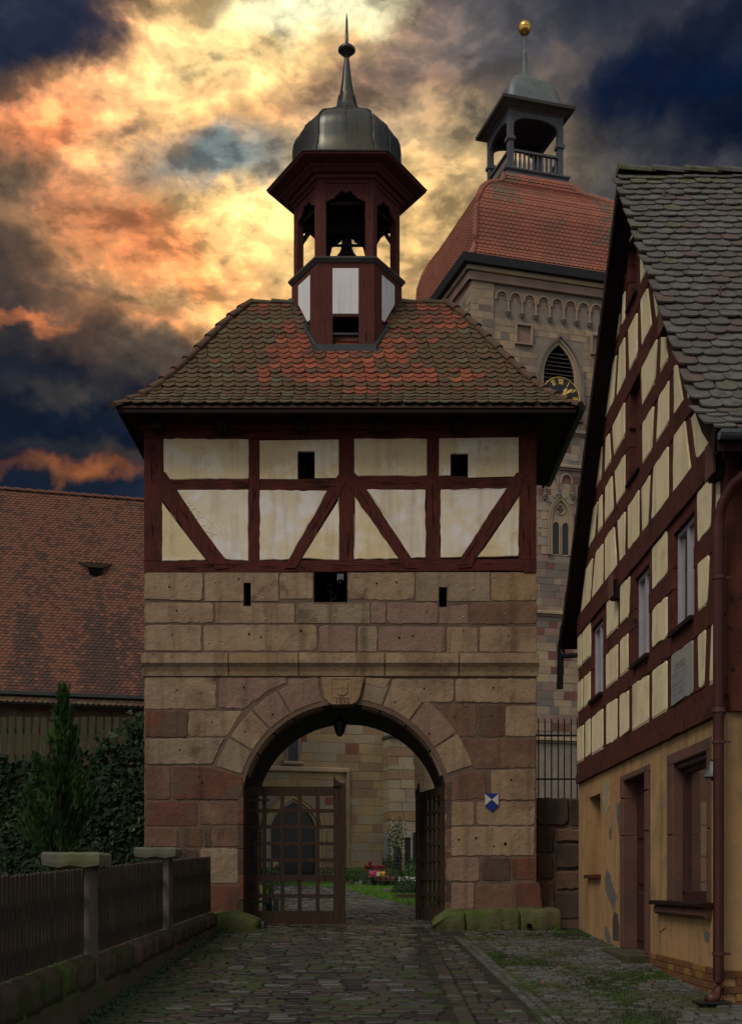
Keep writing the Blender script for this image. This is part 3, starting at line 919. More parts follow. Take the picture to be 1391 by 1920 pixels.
ST = [
    # poly in photograph pixels, stone kind
    ([(271, 1075), (380, 1075), (380, 1127), (271, 1124)], 'st_beige'),
    ([(384, 1074), (522, 1075), (522, 1127), (470.5, 1127), (470.5, 1093), (456.5, 1093), (456.5, 1127), (384, 1127)], 'st_beige'),
    ([(525, 1075), (587, 1075), (587, 1124), (525, 1124)], 'st_beige'),
    ([(652, 1074), (777, 1074), (777, 1126), (653, 1124)], 'st_beige'),
    ([(780, 1073), (918, 1073), (918, 1127), (838.5, 1127), (838.5, 1101), (822.5, 1101), (822.5, 1127), (780, 1127)], 'st_grey'),
    ([(921, 1074), (1007, 1074), (1007, 1127), (921, 1127)], 'st_ochre'),
    ([(271, 1130), (400, 1131), (400, 1168), (271, 1169)], 'st_beige'),
    ([(404, 1130), (456, 1130), (456, 1137), (471, 1137), (471, 1131), (552, 1132), (552, 1168), (404, 1168)], 'st_beige'),
    ([(556, 1131), (587, 1130), (587, 1133), (652, 1133), (652, 1130), (693, 1130), (693, 1169), (556, 1168)], 'st_grey'),
    ([(696, 1129), (724, 1130), (724, 1170), (696, 1169)], 'st_pink'),
    ([(726, 1130), (821, 1131), (821, 1170), (726, 1170)], 'st_pink'),
    ([(823, 1140), (879, 1132), (879, 1170), (823, 1170)], 'st_pink'),
    ([(882, 1131), (1007, 1129), (1007, 1170), (882, 1171)], 'st_brown'),
    ([(271, 1173), (378, 1172), (378, 1221), (271, 1221)], 'st_beige'),
    ([(382, 1172), (594, 1172), (594, 1221), (382, 1221)], 'st_beige'),
    ([(598, 1174), (668, 1174), (668, 1223), (598, 1223)], 'st_pink'),
    ([(671, 1174), (707, 1175), (707, 1223), (671, 1223)], 'st_grey'),
    ([(710, 1175), (835, 1175), (835, 1223), (710, 1221)], 'st_pink'),
    ([(838, 1176), (896, 1177), (896, 1224), (838, 1224)], 'st_beige'),
    ([(900, 1176), (1007, 1176), (1007, 1224), (900, 1223)], 'st_beige'),
    ([(272, 1270), (405, 1270), (405, 1330), (272, 1330)], 'st_beige'),
    ([(411, 1271), (537, 1271), (537, 1281), (504, 1295), (468, 1322), (456, 1331), (411, 1328)], 'st_pink'),
    ([(541, 1272), (599, 1272), (600, 1282), (541, 1285)], 'st_pink'),
    ([(682, 1272), (733, 1273), (722, 1293), (681, 1281)], 'st_beige'),
    ([(737, 1274), (852, 1274), (850, 1317), (790, 1318), (760, 1296), (734, 1280)], 'st_beige'),
    ([(855, 1274), (1006, 1274), (1006, 1319), (855, 1317)], 'st_beige'),
    ([(272, 1333), (351, 1333), (351, 1384), (272, 1382)], 'st_red'),
    ([(353, 1334), (456, 1333), (446, 1347), (425, 1382), (353, 1382)], 'st_beige'),
    ([(798, 1322), (893, 1321), (893, 1382), (850, 1382), (832, 1356), (813, 1335)], 'st_brown'),
    ([(896, 1322), (945, 1322), (945, 1382), (896, 1382)], 'st_red'),
    ([(949, 1324), (1006, 1323), (1006, 1382), (948, 1381)], 'st_beige'),
    ([(272, 1386), (422, 1385), (412, 1400), (399, 1433), (272, 1434)], 'st_grey'),
    ([(853, 1386), (1005, 1385), (1005, 1440), (888, 1443), (878, 1424)], 'st_brown'),
    ([(272, 1438), (319, 1438), (319, 1500), (272, 1500)], 'st_brown'),
    ([(324, 1436), (398, 1440), (454, 1457), (455, 1474), (450, 1500), (324, 1499)], 'st_red'),
    ([(836, 1459), (886, 1446), (912, 1446), (912, 1499), (834, 1501)], 'st_brown'),
    ([(921, 1445), (1004, 1443), (1004, 1501), (921, 1501)], 'st_beige'),
    ([(272, 1504), (370, 1504), (370, 1549), (272, 1549)], 'st_brown'),
    ([(375, 1504), (448, 1503), (448, 1547), (375, 1547)], 'st_brown'),
    ([(836, 1504), (889, 1504), (889, 1548), (836, 1548)], 'st_beige'),
    ([(894, 1504), (1003, 1504), (1003, 1548), (894, 1548)], 'st_beige'),
    ([(272, 1552), (333, 1552), (333, 1589), (272, 1589)], 'st_brown'),
    ([(343, 1552), (380, 1552), (380, 1589), (343, 1589)], 'st_brown'),
    ([(383, 1553), (395, 1553), (395, 1589), (383, 1589)], 'st_dark'),
    ([(398, 1552), (447, 1552), (447, 1589), (398, 1589)], 'st_brown'),
    ([(836, 1552), (1003, 1551), (1002, 1605), (836, 1606)], 'st_beige'),
    ([(272, 1593), (330, 1593), (330, 1640), (272, 1640)], 'st_brown'), ([(333, 1593), (372, 1593), (372, 1640), (333, 1640)], 'st_dark'),
    ([(376, 1592), (447, 1592), (446, 1657), (376, 1657)], 'st_grey'),
    ([(272, 1644), (372, 1643), (372, 1700), (272, 1700)], 'st_brown'),
    ([(376, 1661), (447, 1661), (446, 1716), (376, 1716)], 'st_brown'),
    ([(836, 1609), (899, 1609), (899, 1653), (836, 1653)], 'st_pink'),
    ([(902, 1609), (957, 1609), (957, 1653), (902, 1653)], 'st_dark'),
    ([(960, 1609), (1003, 1608), (1003, 1651), (960, 1651)], 'st_red'),
    ([(836, 1656), (889, 1657), (889, 1706), (836, 1706)], 'st_pink'),
    ([(892, 1660), (962, 1659), (962, 1706), (892, 1706)], 'st_brown'),
    ([(965, 1656), (1012, 1655), (1018, 1706), (965, 1706)], 'st_red'),
    ([(272, 1704), (372, 1704), (372, 1745), (272, 1745)], 'st_dark'),
    ([(376, 1720), (447, 1720), (447, 1745), (376, 1745)], 'st_dark'),
]
for poly, k in ST:
    concave = len(poly) > 7
    pl = gp(poly)
    if not concave:
        pl = rough_poly(pl, 0.07, 0.006, 0.04)
    if k == 'st_brown' and poly[0][1] > 1400 and R.random() < 0.35:
        k = 'st_red'
    mb = MB().prism(pl, FG, -0.2, R.uniform(-0.001, 0.010), bev=0.0 if concave else 0.010, back=False)
    mb.build('ashlar_stone', k, stone_wall)
# side wall stones (left and right returns, seen from the side)
for side, xx, nx_ in ((-1, XL, -1), (1, XR, 1)):
    fr = (Vector((xx, 0, 0)), Y3, Z3, Vector((nx_, 0, 0)))
    z = gz(YG)
    mb = MB()
    while z < z_sill - 0.1:
        h = min(R.uniform(0.38, 0.5), z_sill - z)
        yy = YG + 0.02
        while yy < YB - 0.05:
            w = min(R.uniform(0.5, 0.95), YB - yy)
            mb.prism(rough_poly([(yy + 0.012, z + 0.012), (yy + w - 0.012, z + 0.012), (yy + w - 0.012, z + h - 0.012), (yy + 0.012, z + h - 0.012)], 0.1, 0.004), fr, -0.05, R.uniform(-0.002, 0.006), bev=0.01, back=False, m=R.randrange(3))
            yy += w
        z += h
    mb.build('side_masonry', ['st_beige', 'st_brown', 'st_pink'], stone_wall, kind='stuff')
# string course: fillet over a cove, five blocks
prev = 270
for a, b, k in ((270, 428, 'st_beige'), (430, 559, 'st_ochre'), (561, 720, 'st_beige'), (722, 859, 'st_beige'), (861, 1006, 'st_beige')):
    mb = MB()
    x0, x1 = gx(a) - (0.03 if a == 270 else 0), gx(b) + (0.03 if b == 1006 else 0)
    pr = [(0.02, gzz(1225)), (-0.09, gzz(1226)), (-0.10, gzz(1245)), (-0.085, gzz(1247)), (-0.055, gzz(1252)), (-0.03, gzz(1260)), (-0.02, gzz(1268)), (0.02, gzz(1268.5))]
    vs = [(x, YG + o, z) for x in (x0, x1) for o, z in pr]
    n = len(pr)
    fs = [(i, (i + 1) % n, n + (i + 1) % n, n + i) for i in range(n)] + [tuple(range(n)), tuple(range(n, 2 * n))[::-1]]
    mb.add(vs, fs).build('string_course_block', k, stone_wall)
# voussoirs with a chamfered inner edge
JL = [162.8, 148.8, 133.8, 120.0, 101.5]
JR = [81.0, 69.5, 53.0, 33.3, 17.6]
KV = [('st_grey', JL[0], JL[1]), ('st_beige', JL[1], JL[2]), ('st_pink', JL[2], JL[3]), ('st_pink', JL[3], JL[4]),
      ('st_grey', JR[0], JR[1]), ('st_beige', JR[1], JR[2]), ('st_pink', JR[2], JR[3]), ('st_beige', JR[3], JR[4])]
for k, a0, a1 in KV:
    a0, a1 = sorted((a0, a1))
    a0 += 0.55
    a1 -= 0.55
    ro = (251.5 + R.uniform(-2, 1)) / SG
    if k == 'st_grey' and a0 > 60 and a0 < 80:
        ro = 241 / SG
    rc, ri = 203 / SG, 190 / SG
    mb = MB()
    n = 7
    vs = []
    for i in range(n):
        a = radians(a0 + (a1 - a0) * i / (n - 1))
        for r, d in ((ri, 0.40), (ri, 0.11), (rc, 0.0), (ro - 0.01, 0.0), (ro, 0.012), (ro, 0.2)):
            vs.append((AC[0] + r * cos(a), YG + d - 0.004, AC[1] + r * sin(a)))
    fs = []
    for i in range(n - 1):
        for j in range(5):
            fs.append((i * 6 + j, i * 6 + j + 1, (i + 1) * 6 + j + 1, (i + 1) * 6 + j))
    fs += [tuple(range(6)), tuple(range((n - 1) * 6, n * 6))]
    mb.add(vs, fs).build('voussoir', k, stone_wall)
# jamb edges of the gateway
for sgn, pxs in ((-1, 456), (1, 836)):
    z = gz(YG) + 0.02
    while z < AC[1] + 0.2:
        h = R.uniform(0.35, 0.5)
        h = min(h, AC[1] + 0.42 - z)
        x = AC[0] + sgn * AR
        x0, x1 = sorted((x, x + sgn * 0.09))
        MB().box(x0, YG - 0.005, z + 0.006, x1, YG + 0.4, z + h - 0.006).build('jamb_stone', R.choice(['st_brown', 'st_dark', 'st_red']), stone_wall)
        z += h
        if h < 0.1: break
for sgn in (-1, 1):
    z = gz(YG) + 0.02
    while z < 3.2:
        h = R.uniform(0.3, 0.5)
        x = AC[0] + sgn * (AR - 0.02)
        x0, x1 = sorted((x, x + sgn * 0.12))
        MB().box(x0, YB - 0.35, z + 0.008, x1, YB + 0.02, z + h - 0.008).build('rear_jamb_stone', R.choice(['st_pink', 'st_brown']), stone_wall)
        z += h
# keystone with shield and year
ks = MB()
kp = gp([(602, 1271), (684, 1271), (681, 1283), (674, 1310), (669, 1318), (660, 1322), (625, 1323), (616, 1319), (609, 1309), (605, 1290)])
ks.prism(kp, FG, -0.3, 0.045, bev=0.012)
key = ks.build('keystone', 'st_ochre', stone_wall)
FK = (FG[0] + FG[3] * 0.046, X3, Z3, FG[3])
fr_ = MB()
for a, b, c, d in ((621.5, 1273, 658.5, 1274.2), (621.5, 1308.2, 658.5, 1309.4), (621.5, 1274.2, 622.7, 1308.2), (657.3, 1274.2, 658.5, 1308.2)):
    fr_.prism(gp([(a, d), (c, d), (c, b), (a, b)]), FK, -0.005, 0.006)
sh = gp([(629, 1280), (652, 1280), (652.5, 1292)] + [(640.5 + 12 * cos(t), 1294 + 11.5 * sin(t)) for t in [pi * i / 10 for i in range(0, 11)]] + [(628.6, 1292)])
fr_.prism(sh, FK, -0.005, 0.014, bev=0.004)
FK2 = (FG[0] + FG[3] * 0.060, X3, Z3, FG[3])
fr_.prism(gp([(640, 1304), (641.2, 1304), (641.2, 1281), (640, 1281)]), FK2, -0.004, 0.004)
fr_.prism(gp([(629.5, 1292.4), (651.8, 1292.4), (651.8, 1291.2), (629.5, 1291.2)]), FK2, -0.004, 0.005)
fr_.build('shield_relief', 'st_ochre', stone_wall)


def text_obj(name, txt, mat_, parent, p, right, up, size, ext=0.003, align='CENTER'):
    cu = bpy.data.curves.new(name, 'FONT')
    cu.body = txt
    cu.size = size
    cu.extrude = ext
    cu.align_x = align
    cu.align_y = 'CENTER'
    cu.materials.append(M[mat_])
    o = bpy.data.objects.new(name, cu)
    COL.objects.link(o)
    n = right.cross(up)
    m = Matrix((right, up, n)).transposed().to_4x4()
    m.translation = p
    me = bpy.data.meshes.new_from_object(o)
    bpy.data.objects.remove(o)
    o = bpy.data.objects.new(name, me)
    COL.objects.link(o)
    o.parent = parent
    o.matrix_local = Matrix.Translation(-org(parent)) @ m
    return o


text_obj('carved_year', '\u00b71892', 'st_dark', stone_wall, Vector((gx(640), YG - 0.048, gzz(1315.5))), X3, Z3, 0.125, 0.002)

# dark fixing holes and white plugs in the stones
pl_ = MB()
for px_, py_, r_ in ((318, 1101, 3), (403, 1092, 2), (447, 1086, 2.4), (331, 1145, 2.4), (467, 1189, 3), (489, 1195, 2.4), (564, 1183, 3), (323, 1191, 2.2), (350, 1235, 2), (488, 1235, 2.2), (639, 1236, 2.2), (457, 1289, 2.6), (332, 1294, 2.2), (706, 1094, 2.4), (743, 1092, 2.4), (800, 1148, 2), (748, 1196, 3), (773, 1192, 2.4), (953, 1193, 2.4), (938, 1238, 2.2), (795, 1291, 2.2), (925, 1290, 2.4), (852, 1345, 2.4), (921, 1342, 2), (511, 1340, 2.4), (459, 1372, 2.4), (397, 1354, 2), (337, 1407, 2.4), (379, 1468, 2.4), (373, 1457, 2), (740, 1317, 2.4), (805, 1376, 2.4), (958, 1463, 2.6), (892, 1572, 3), (947, 1583, 4), (925, 1587, 2.4), (860, 1575, 2.4), (437, 1330, 2), (868, 1183, 2)):
    r = r_ * 0.7 / SG
    pl_.lathe([(r, 0), (r * 0.4, 0.001)], (0, 0), 8)
    n = 16
    for i in range(n):
        x, y, z = pl_.v[-n + i]
        pl_.v[-n + i] = (gx(px_) + x, YG - 0.0125 - z, gzz(py_) + y)
pl_.build('pock_marks', 'void', stone_wall, kind='stuff')
pw_ = MB()
for px_, py_ in ((403, 1091), (498, 1160), (627, 1154), (848, 1077), (868, 1157), (945, 1151), (886, 1104)):
    pw_.lathe([(1.3 / SG, 0), (1.0 / SG, 0.004)], (0, 0), 8)
    for i in range(16):
        x, y, z = pw_.v[-16 + i]
        pw_.v[-16 + i] = (gx(px_) + x, YG - 0.012 - z, gzz(py_) + y)
pw_.build('wall_plugs', 'enamel', stone_wall, kind='stuff')

# ---- timber storey
z_top = gzz(762)
tim = 0.0
PT = 0.10
storey = MB()
# inner carcass (dark box, openings left in it)
wins = [(558, 846, 589, 898), (845, 851, 877, 896)]
hw = [(gx(a), gzz(d), gx(c), gzz(b)) for a, b, c, d in wins]
rect_wall(storey, FG, XL + 0.02, z_sill, XR - 0.02, z_top, hw, -0.30, -0.06)
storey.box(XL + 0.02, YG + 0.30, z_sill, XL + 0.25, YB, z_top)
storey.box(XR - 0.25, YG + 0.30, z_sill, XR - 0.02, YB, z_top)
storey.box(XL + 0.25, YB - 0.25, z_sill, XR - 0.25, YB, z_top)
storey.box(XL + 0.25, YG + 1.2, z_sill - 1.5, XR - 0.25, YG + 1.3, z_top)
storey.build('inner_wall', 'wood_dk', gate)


def member(name, poly, k, d1=0.0, parent=gate, fr=FG, d0=-0.07, bev=0.006, rough=True):
    p = gp(poly) if fr is FG else poly
    if rough:
        p = rough_poly(p, 0.22, 0.0035, 0.008)
    return MB().prism(p, fr, d0, d1, bev=bev).build(name, k, parent)


panels = [
    ([(307, 822), (466, 823), (466, 898), (319, 899), (307, 886)], 'plaster'),
    ([(487, 826), (635, 824), (635, 892), (629, 896), (590, 896.5), (590, 846), (558, 846), (558, 898.5), (487, 898)], 'plaster'),
    ([(664, 822), (801, 822), (801, 892), (671, 893), (664, 886)], 'plaster'),
    ([(823, 822), (972, 820), (972, 886), (966, 893), (877.5, 895.5), (877.5, 850.5), (844.5, 850.5), (844.5, 891), (823, 892)], 'plaster'),
    ([(331, 919), (466, 918), (466, 1052), (423, 1049), (383, 997)], 'plaster2'),
    ([(304, 940), (387, 1050), (304, 1052)], 'plaster'),
    ([(487, 919), (614, 920), (584, 976), (542, 1049), (487, 1051)], 'plaster2'),
    ([(636, 932), (636, 1051), (565, 1047)], 'plaster'),
    ([(686, 918), (798, 918), (798, 1046), (771, 1047)], 'plaster2'),
    ([(664, 930), (748, 1048), (664, 1049)], 'plaster'),
    ([(826, 918), (951, 915), (865, 1045), (826, 1046)], 'plaster2'),
    ([(974, 928), (972, 1043), (893, 1045)], 'plaster'),
]
for p, k in panels:
    pp = gp(p)
    cc = len(p) > 6
    if not cc:
        pp = rough_poly(pp, 0.10, 0.0045, 0.012)
    MB().prism(pp, FG, -0.06, 0.004, bev=0.0 if cc else 0.010).build('plaster_panel', k, gate)
# crumbled plaster edge beside the left brace
cr = MB()
for i in range(26):
    t = R.random()
    px_, py_ = 345 + 55 * t + R.uniform(0, 9), 938 + 72 * t + R.uniform(-3, 3)
    cr.obox((gx(px_), YG - 0.006, gzz(py_)), X3 * R.uniform(0.01, 0.03), Vector((0, 0.004, 0)), Z3 * R.uniform(0.006, 0.018), top=0.7)
cr.build('flaking_plaster', 'plaster2', gate, kind='stuff')
member('timber_sill', [(270, 1052), (1003, 1048), (1003, 1070), (270, 1074)], 'wood_h', -0.004)
member('timber_head', [(270, 772), (1003, 772), (1003, 822), (270, 823)], 'wood_h', -0.004)
member('timber_rail', [(305, 899), (466, 898), (466, 919), (305, 920)], 'wood_h', -0.006)
member('timber_rail', [(487, 898), (636, 897), (636, 919), (487, 919)], 'wood_h', -0.006)
member('timber_rail', [(664, 893), (801, 892), (801, 918), (664, 919)], 'wood_h', -0.006)
member('timber_rail', [(823, 892), (973, 892), (973, 916), (823, 918)], 'wood_h', -0.006)
member('timber_post', [(270, 823), (306, 823), (304, 1052), (270, 1052)], 'wood_v', 0.0)
member('timber_post', [(466, 823), (487, 823), (487, 1052), (466, 1052)], 'wood_v', -0.002)
member('timber_post', [(635, 823), (664, 823), (664, 1052), (636, 1052)], 'wood_v', 0.0)
member('timber_post', [(801, 822), (823, 822), (826, 1050), (798, 1050)], 'wood_v', -0.002)
member('timber_post', [(972, 822), (1003, 822), (1003, 1049), (973, 1049)], 'wood_v', 0.0)
member('timber_brace', [(283, 893), (310, 885), (331, 918), (383, 996), (423, 1050), (430, 1066), (404, 1068), (388, 1051), (304, 938)], 'wood_v', 0.012)
member('timber_brace', [(648, 876), (656, 888), (636, 930), (612, 968), (566, 1047), (555, 1066), (533, 1066), (542, 1049), (585, 974), (616, 918), (634, 890)], 'wood_v', 0.012)
member('timber_brace', [(648, 876), (662, 884), (687, 918), (771, 1046), (782, 1066), (758, 1066), (747, 1047), (664, 928), (643, 894)], 'wood_v', 0.008)
member('timber_brace', [(968, 886), (985, 888), (974, 928), (893, 1045), (884, 1064), (858, 1066), (865, 1046), (951, 914)], 'wood_v', 0.012)
MB().box(gx(982), YG - 0.02, gzz(1074), gx(1003.6), YG + 0.25, gzz(1053)).build('beam_end', 'wood_v', gate)
for px_, py_ in ((299, 912), (415, 1059), (543, 1058), (768, 1058), (873, 1057), (979, 900), (437, 1060)):
    MB().tube([(gx(px_), YG + 0.0, gzz(py_)), (gx(px_), YG - 0.022, gzz(py_))], 0.011, 8).build('dowel', 'wood_dk', gate)
ck = MB()
for (ax, ay), (bx, by), w in (((275, 1063), (1000, 1060), 14), ((308, 908), (463, 908), 12), ((490, 908), (633, 908), 12), ((667, 905), (798, 905), 14), ((826, 904), (970, 904), 14), ((287, 830), (287, 1045), 22), ((476, 830), (476, 1048), 12), ((649, 900), (649, 1048), 18), ((812, 830), (812, 1045), 14), ((987, 830), (987, 1045), 18), ((318, 925), (408, 1055), 16), ((634, 915), (552, 1055), 14), ((664, 915), (765, 1050), 14), ((966, 915), (876, 1050), 14), ((280, 812), (1000, 812), 12)):
    L_ = sqrt((bx - ax) ** 2 + (by - ay) ** 2)
    ux, uy = (bx - ax) / L_, (by - ay) / L_
    for _ in range(max(2, int(L_ / 52))):
        s0, ln = R.uniform(0, L_ * 0.85), R.uniform(12, 46)
        o = R.uniform(-w / 2, w / 2) * 0.8
        top, bot = [], []
        for j in range(6):
            s = s0 + ln * j / 5
            wob = R.gauss(0, 0.5)
            hw_ = 0.5 * sin(pi * (j + 0.3) / 5.6) + 0.1
            cx0, cy0 = ax + ux * s - uy * (o + wob), ay + uy * s + ux * (o + wob)
            top.append((cx0 - uy * hw_, cy0 + ux * hw_))
            bot.append((cx0 + uy * hw_, cy0 - ux * hw_))
        n0 = len(ck.v)
        ck.add([(gx(a), YG - 0.0145, gzz(b)) for a, b in top + bot], [(j, j + 1, 7 + j, 6 + j) for j in range(5)])
ck.build('drying_cracks', 'void', gate, kind='stuff')
# side storey panels (seen from the side)
for xx, nx_ in ((XL, -1), (XR, 1)):
    fr = (Vector((xx, 0, 0)), Y3, Z3, Vector((nx_, 0, 0)))
    yy = YG + 0.02
    for i in range(3):
        y0 = YG + 0.30 + i * 0.83
        for za, zb_ in ((gzz(1050), gzz(919)), (gzz(898), gzz(823))):
            MB().prism([(y0 + 0.09, za), (y0 + 0.74, za), (y0 + 0.74, zb_), (y0 + 0.09, zb_)], fr, -0.03, -0.008, bev=0.006).build('plaster_panel', 'plaster', gate)
    for y0, y1 in ((YG + 0.005, YG + 0.38), (YG + 1.04, YG + 1.21), (YG + 1.87, YG + 2.04), (YB - 0.30, YB)):
        MB().prism([(y0, z_sill), (y1, z_sill), (y1, z_top - 0.1), (y0, z_top - 0.1)], fr, -0.03, -0.003).build('timber_post', 'wood_v', gate)
    for za, zb_ in ((gzz(1073), gzz(1051)), (gzz(918), gzz(899)), (gzz(822), gzz(772))):
        MB().prism([(YG + 0.3, za), (YB, za), (YB, zb_), (YG + 0.3, zb_)], fr, -0.03, -0.006).build('timber_rail', 'wood_h', gate)

# ---- eaves: joists, fascia, soffit
YE = 20.0
SE = FL / YE
EX0, EX1 = (217 - FX) / SE, (1085 - FX) / SE
ZE = EYE + (FY - 757) / SE
YE2 = 2 * 21.95 - YE
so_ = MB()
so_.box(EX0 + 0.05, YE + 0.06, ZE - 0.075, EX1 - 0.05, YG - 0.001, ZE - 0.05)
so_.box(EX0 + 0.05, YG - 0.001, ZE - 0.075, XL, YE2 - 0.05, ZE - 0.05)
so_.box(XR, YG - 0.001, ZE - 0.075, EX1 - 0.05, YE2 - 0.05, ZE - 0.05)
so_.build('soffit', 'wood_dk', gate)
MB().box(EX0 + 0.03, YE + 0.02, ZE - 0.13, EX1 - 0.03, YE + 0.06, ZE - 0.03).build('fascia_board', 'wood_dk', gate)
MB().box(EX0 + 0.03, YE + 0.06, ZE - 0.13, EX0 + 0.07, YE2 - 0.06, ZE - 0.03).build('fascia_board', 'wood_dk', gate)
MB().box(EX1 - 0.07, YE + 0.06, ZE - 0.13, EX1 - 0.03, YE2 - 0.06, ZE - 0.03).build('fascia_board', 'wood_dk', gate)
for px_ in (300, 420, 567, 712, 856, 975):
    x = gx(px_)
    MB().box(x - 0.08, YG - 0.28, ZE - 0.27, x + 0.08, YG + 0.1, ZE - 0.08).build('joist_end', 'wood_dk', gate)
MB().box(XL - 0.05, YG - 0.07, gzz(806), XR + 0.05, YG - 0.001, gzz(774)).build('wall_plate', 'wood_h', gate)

# ---- hipped roof with a kick at the eaves
ZR = EYE + (FY - 566) * 21.95 / FL
RX0, RX1 = (472 - FX) * 21.95 / FL, (835 - FX) * 21.95 / FL
RUN, RISE = 21.95 - YE, ZR - ZE


RPT = [(0, 0), (.068, .043), (.16, .102), (.25, .170), (.36, .278), (.474, .404), (.646, .612), (.8, .800), (1, 1), (1.2, 1.2)]


def rprof(t):
    """height fraction over run fraction: flatter at the eaves"""
    for (a, b), (c, d) in zip(RPT, RPT[1:]):
        if t <= c:
            return b + (d - b) * (t - a) / (c - a)
    return t


def rz(t):
    return ZE + RISE * rprof(t)


roofm = MB()
NS = 10
ring = []
for i in range(NS + 1):
    t = i / NS
    x0, x1 = EX0 + (RX0 - EX0) * t, EX1 + (RX1 - EX1) * t
    y0, y1 = YE + RUN * t, YE2 - RUN * t
    z = rz(t) - 0.055
    ring.append([(x0, y0, z), (x1, y0, z), (x1, y1, z), (x0, y1, z)])
vs = [p for r in ring for p in r]
fs = []
for i in range(NS):
    for j in range(4):
        k = (j + 1) % 4
        fs.append((i * 4 + j, i * 4 + k, (i + 1) * 4 + k, (i + 1) * 4 + j))
roofm.add(vs, fs)
roof = roofm.build('roof', 't_brn', gate)


def tile_mb(w, l, th, end='hex', n=5):
    """flat clay tile lying in x (width), y (up the slope from its tail), z thickness"""
    h = w / 2
    if end == 'hex':
        tail = [(-h, 0.40 * w), (-0.20 * w, 0.02), (0, 0.0), (0.20 * w, 0.02), (h, 0.40 * w)]
    else:
        tail = [(-h * cos(pi * i / (n - 1)), 0.30 * w * (1 - sin(pi * i / (n - 1)))) for i in range(n)]
    pts = tail + [(h, l), (-h, l)]
    m = len(pts)
    vs = [(x, y, 0) for x, y in pts] + [(x, y, th) for x, y in pts]
    fs = [tuple(range(m, 2 * m))] + [(i, (i + 1) % m, m + (i + 1) % m, m + i) for i in range(m)]
    mb = MB()
    mb.add(vs, fs)
    return mb


def frame_m(P, U, T, N, lift):
    """tile matrix: tail raised by lift"""
    T2 = (T - N * lift).normalized()
    N2 = U.cross(T2).normalized()
    m = Matrix((U, T2, N2)).transposed().to_4x4()
    m.translation = P
    return m


TW, TLn, EXP_ = 0.197, 0.30, 0.137
tile_h = [tile_mb(TW * 0.985, TLn, 0.016), tile_mb(TW * 0.955, TLn, 0.017)]
tkeys = ['t_red', 't_red2', 't_mid', 't_brn', 't_olv', 't_moss', 't_blk']
tmesh = {k: [t.mesh('tile', k) for t in tile_h] for k in tkeys}
# slope length table
tab = [0.0]
for i in range(200):
    t0, t1 = i / 200, (i + 1) / 200
    tab.append(tab[-1] + sqrt((RUN / 200) ** 2 + (rz(t1) - rz(t0)) ** 2))
SL = tab[-1]


def t_of(s):
    for i in range(200):
        if tab[i + 1] >= s:
            return (i + (s - tab[i]) / (tab[i + 1] - tab[i])) / 200
    return 1.0


def tile_kind(x, s):
    f = s / SL
    n1 = noise.noise(Vector((x * 1.1, s * 1.6, 1.0))) + 0.6 * noise.noise(Vector((x * 4, s * 4, 5.0)))
    c = abs(x + 0.35) / 1.75
    redness = 1.22 - c ** 1.8 * 1.15 + n1 * 1.1 - (0.45 if f < 0.25 else 0) + (0.1 if x > 0.9 and f > .6 else 0)
    if f < 0.12:
        return pick([('t_moss', 4), ('t_olv', 4), ('t_brn', 1.6)])
    redness += R.gauss(0, 0.27)
    if redness > 0.85:
        return pick([('t_red', 5), ('t_red2', 2.2), ('t_mid', 2.5), ('t_brn', 0.6)])
    if redness > 0.4:
        return pick([('t_red', 1.6), ('t_mid', 4), ('t_brn', 3), ('t_olv', 1.2)])
    return pick([('t_olv', 5), ('t_brn', 2), ('t_moss', 1.0), ('t_mid', 0.25)])


front, others, edge_t = [], [], []
for side in range(4):
    s, r = 0.0, 0
    while s < SL - 0.05:
        t = t_of(s)
        t2 = min(1, t_of(min(SL, s + 0.02)))
        dz, dr = rz(t + 0.01) - rz(t), RUN * 0.01
        ll = sqrt(dz * dz + dr * dr)
        if side in (0, 2):
            a, b = EX0 + (RX0 - EX0) * t, EX1 + (RX1 - EX1) * t
        else:
            a, b = YE + RUN * t, YE2 - RUN * t
        x = a - 0.06 + (TW / 2 if r % 2 else 0)
        while x < b + 0.06:
            xx = x + R.gauss(0, 0.004)
            if side == 0:
                P, U, T = Vector((xx, YE + RUN * t, rz(t))), X3, Vector((0, dr, dz)) / ll
            elif side == 2:
                P, U, T = Vector((xx, YE2 - RUN * t, rz(t))), -X3, Vector((0, -dr, dz)) / ll
            elif side == 1:
                P, U, T = Vector((EX1 + (RX1 - EX1) * t, xx, rz(t))), Y3, Vector((-dr, 0, dz)) / ll
            else:
                P, U, T = Vector((EX0 + (RX0 - EX0) * t, xx, rz(t))), -Y3, Vector((dr, 0, dz)) / ll
            N = U.cross(T)
            mw = frame_m(P + N * (-0.012 + R.gauss(0, 0.002)) + T * R.gauss(0, 0.006), U, T, N, 0.135 + R.gauss(0, 0.012)) @ Matrix.Rotation(R.gauss(0, 0.015), 4, 'Z')
            mw = mw @ Matrix.Translation((0, -0.02, 0.028)) @ Matrix.Diagonal((1, max(0.12, min(1.0, (SL - s + 0.03) / 0.30)), 1, 1))
            k = tile_kind(xx, s) if side in (0, 2) else pick([('t_olv', 4), ('t_brn', 3), ('t_moss', 1)])
            if xx < a + 0.36 or xx > b - 0.36:
                edge_t.append((mw, k, side))
                x += TW
                continue
            if side == 0:
                px_ = 700 + P.x * FL / P.y
                py_ = FY - (P.z - EYE) * FL / P.y
                inside = abs(P.x + 0.467) < 0.55 * min(1, max(0, (P.y - 21.05) * 3)) + 0.25 * (P.y > 21.05)
                if P.y > 21.16 and abs(P.x + 0.467) < 0.50 + (P.y - 21.16) * 0.55:
                    x += TW
                    continue
                front.append((mw, k))
            else:
                others.append((mw, k))
            x += TW
        s += EXP_
        r += 1
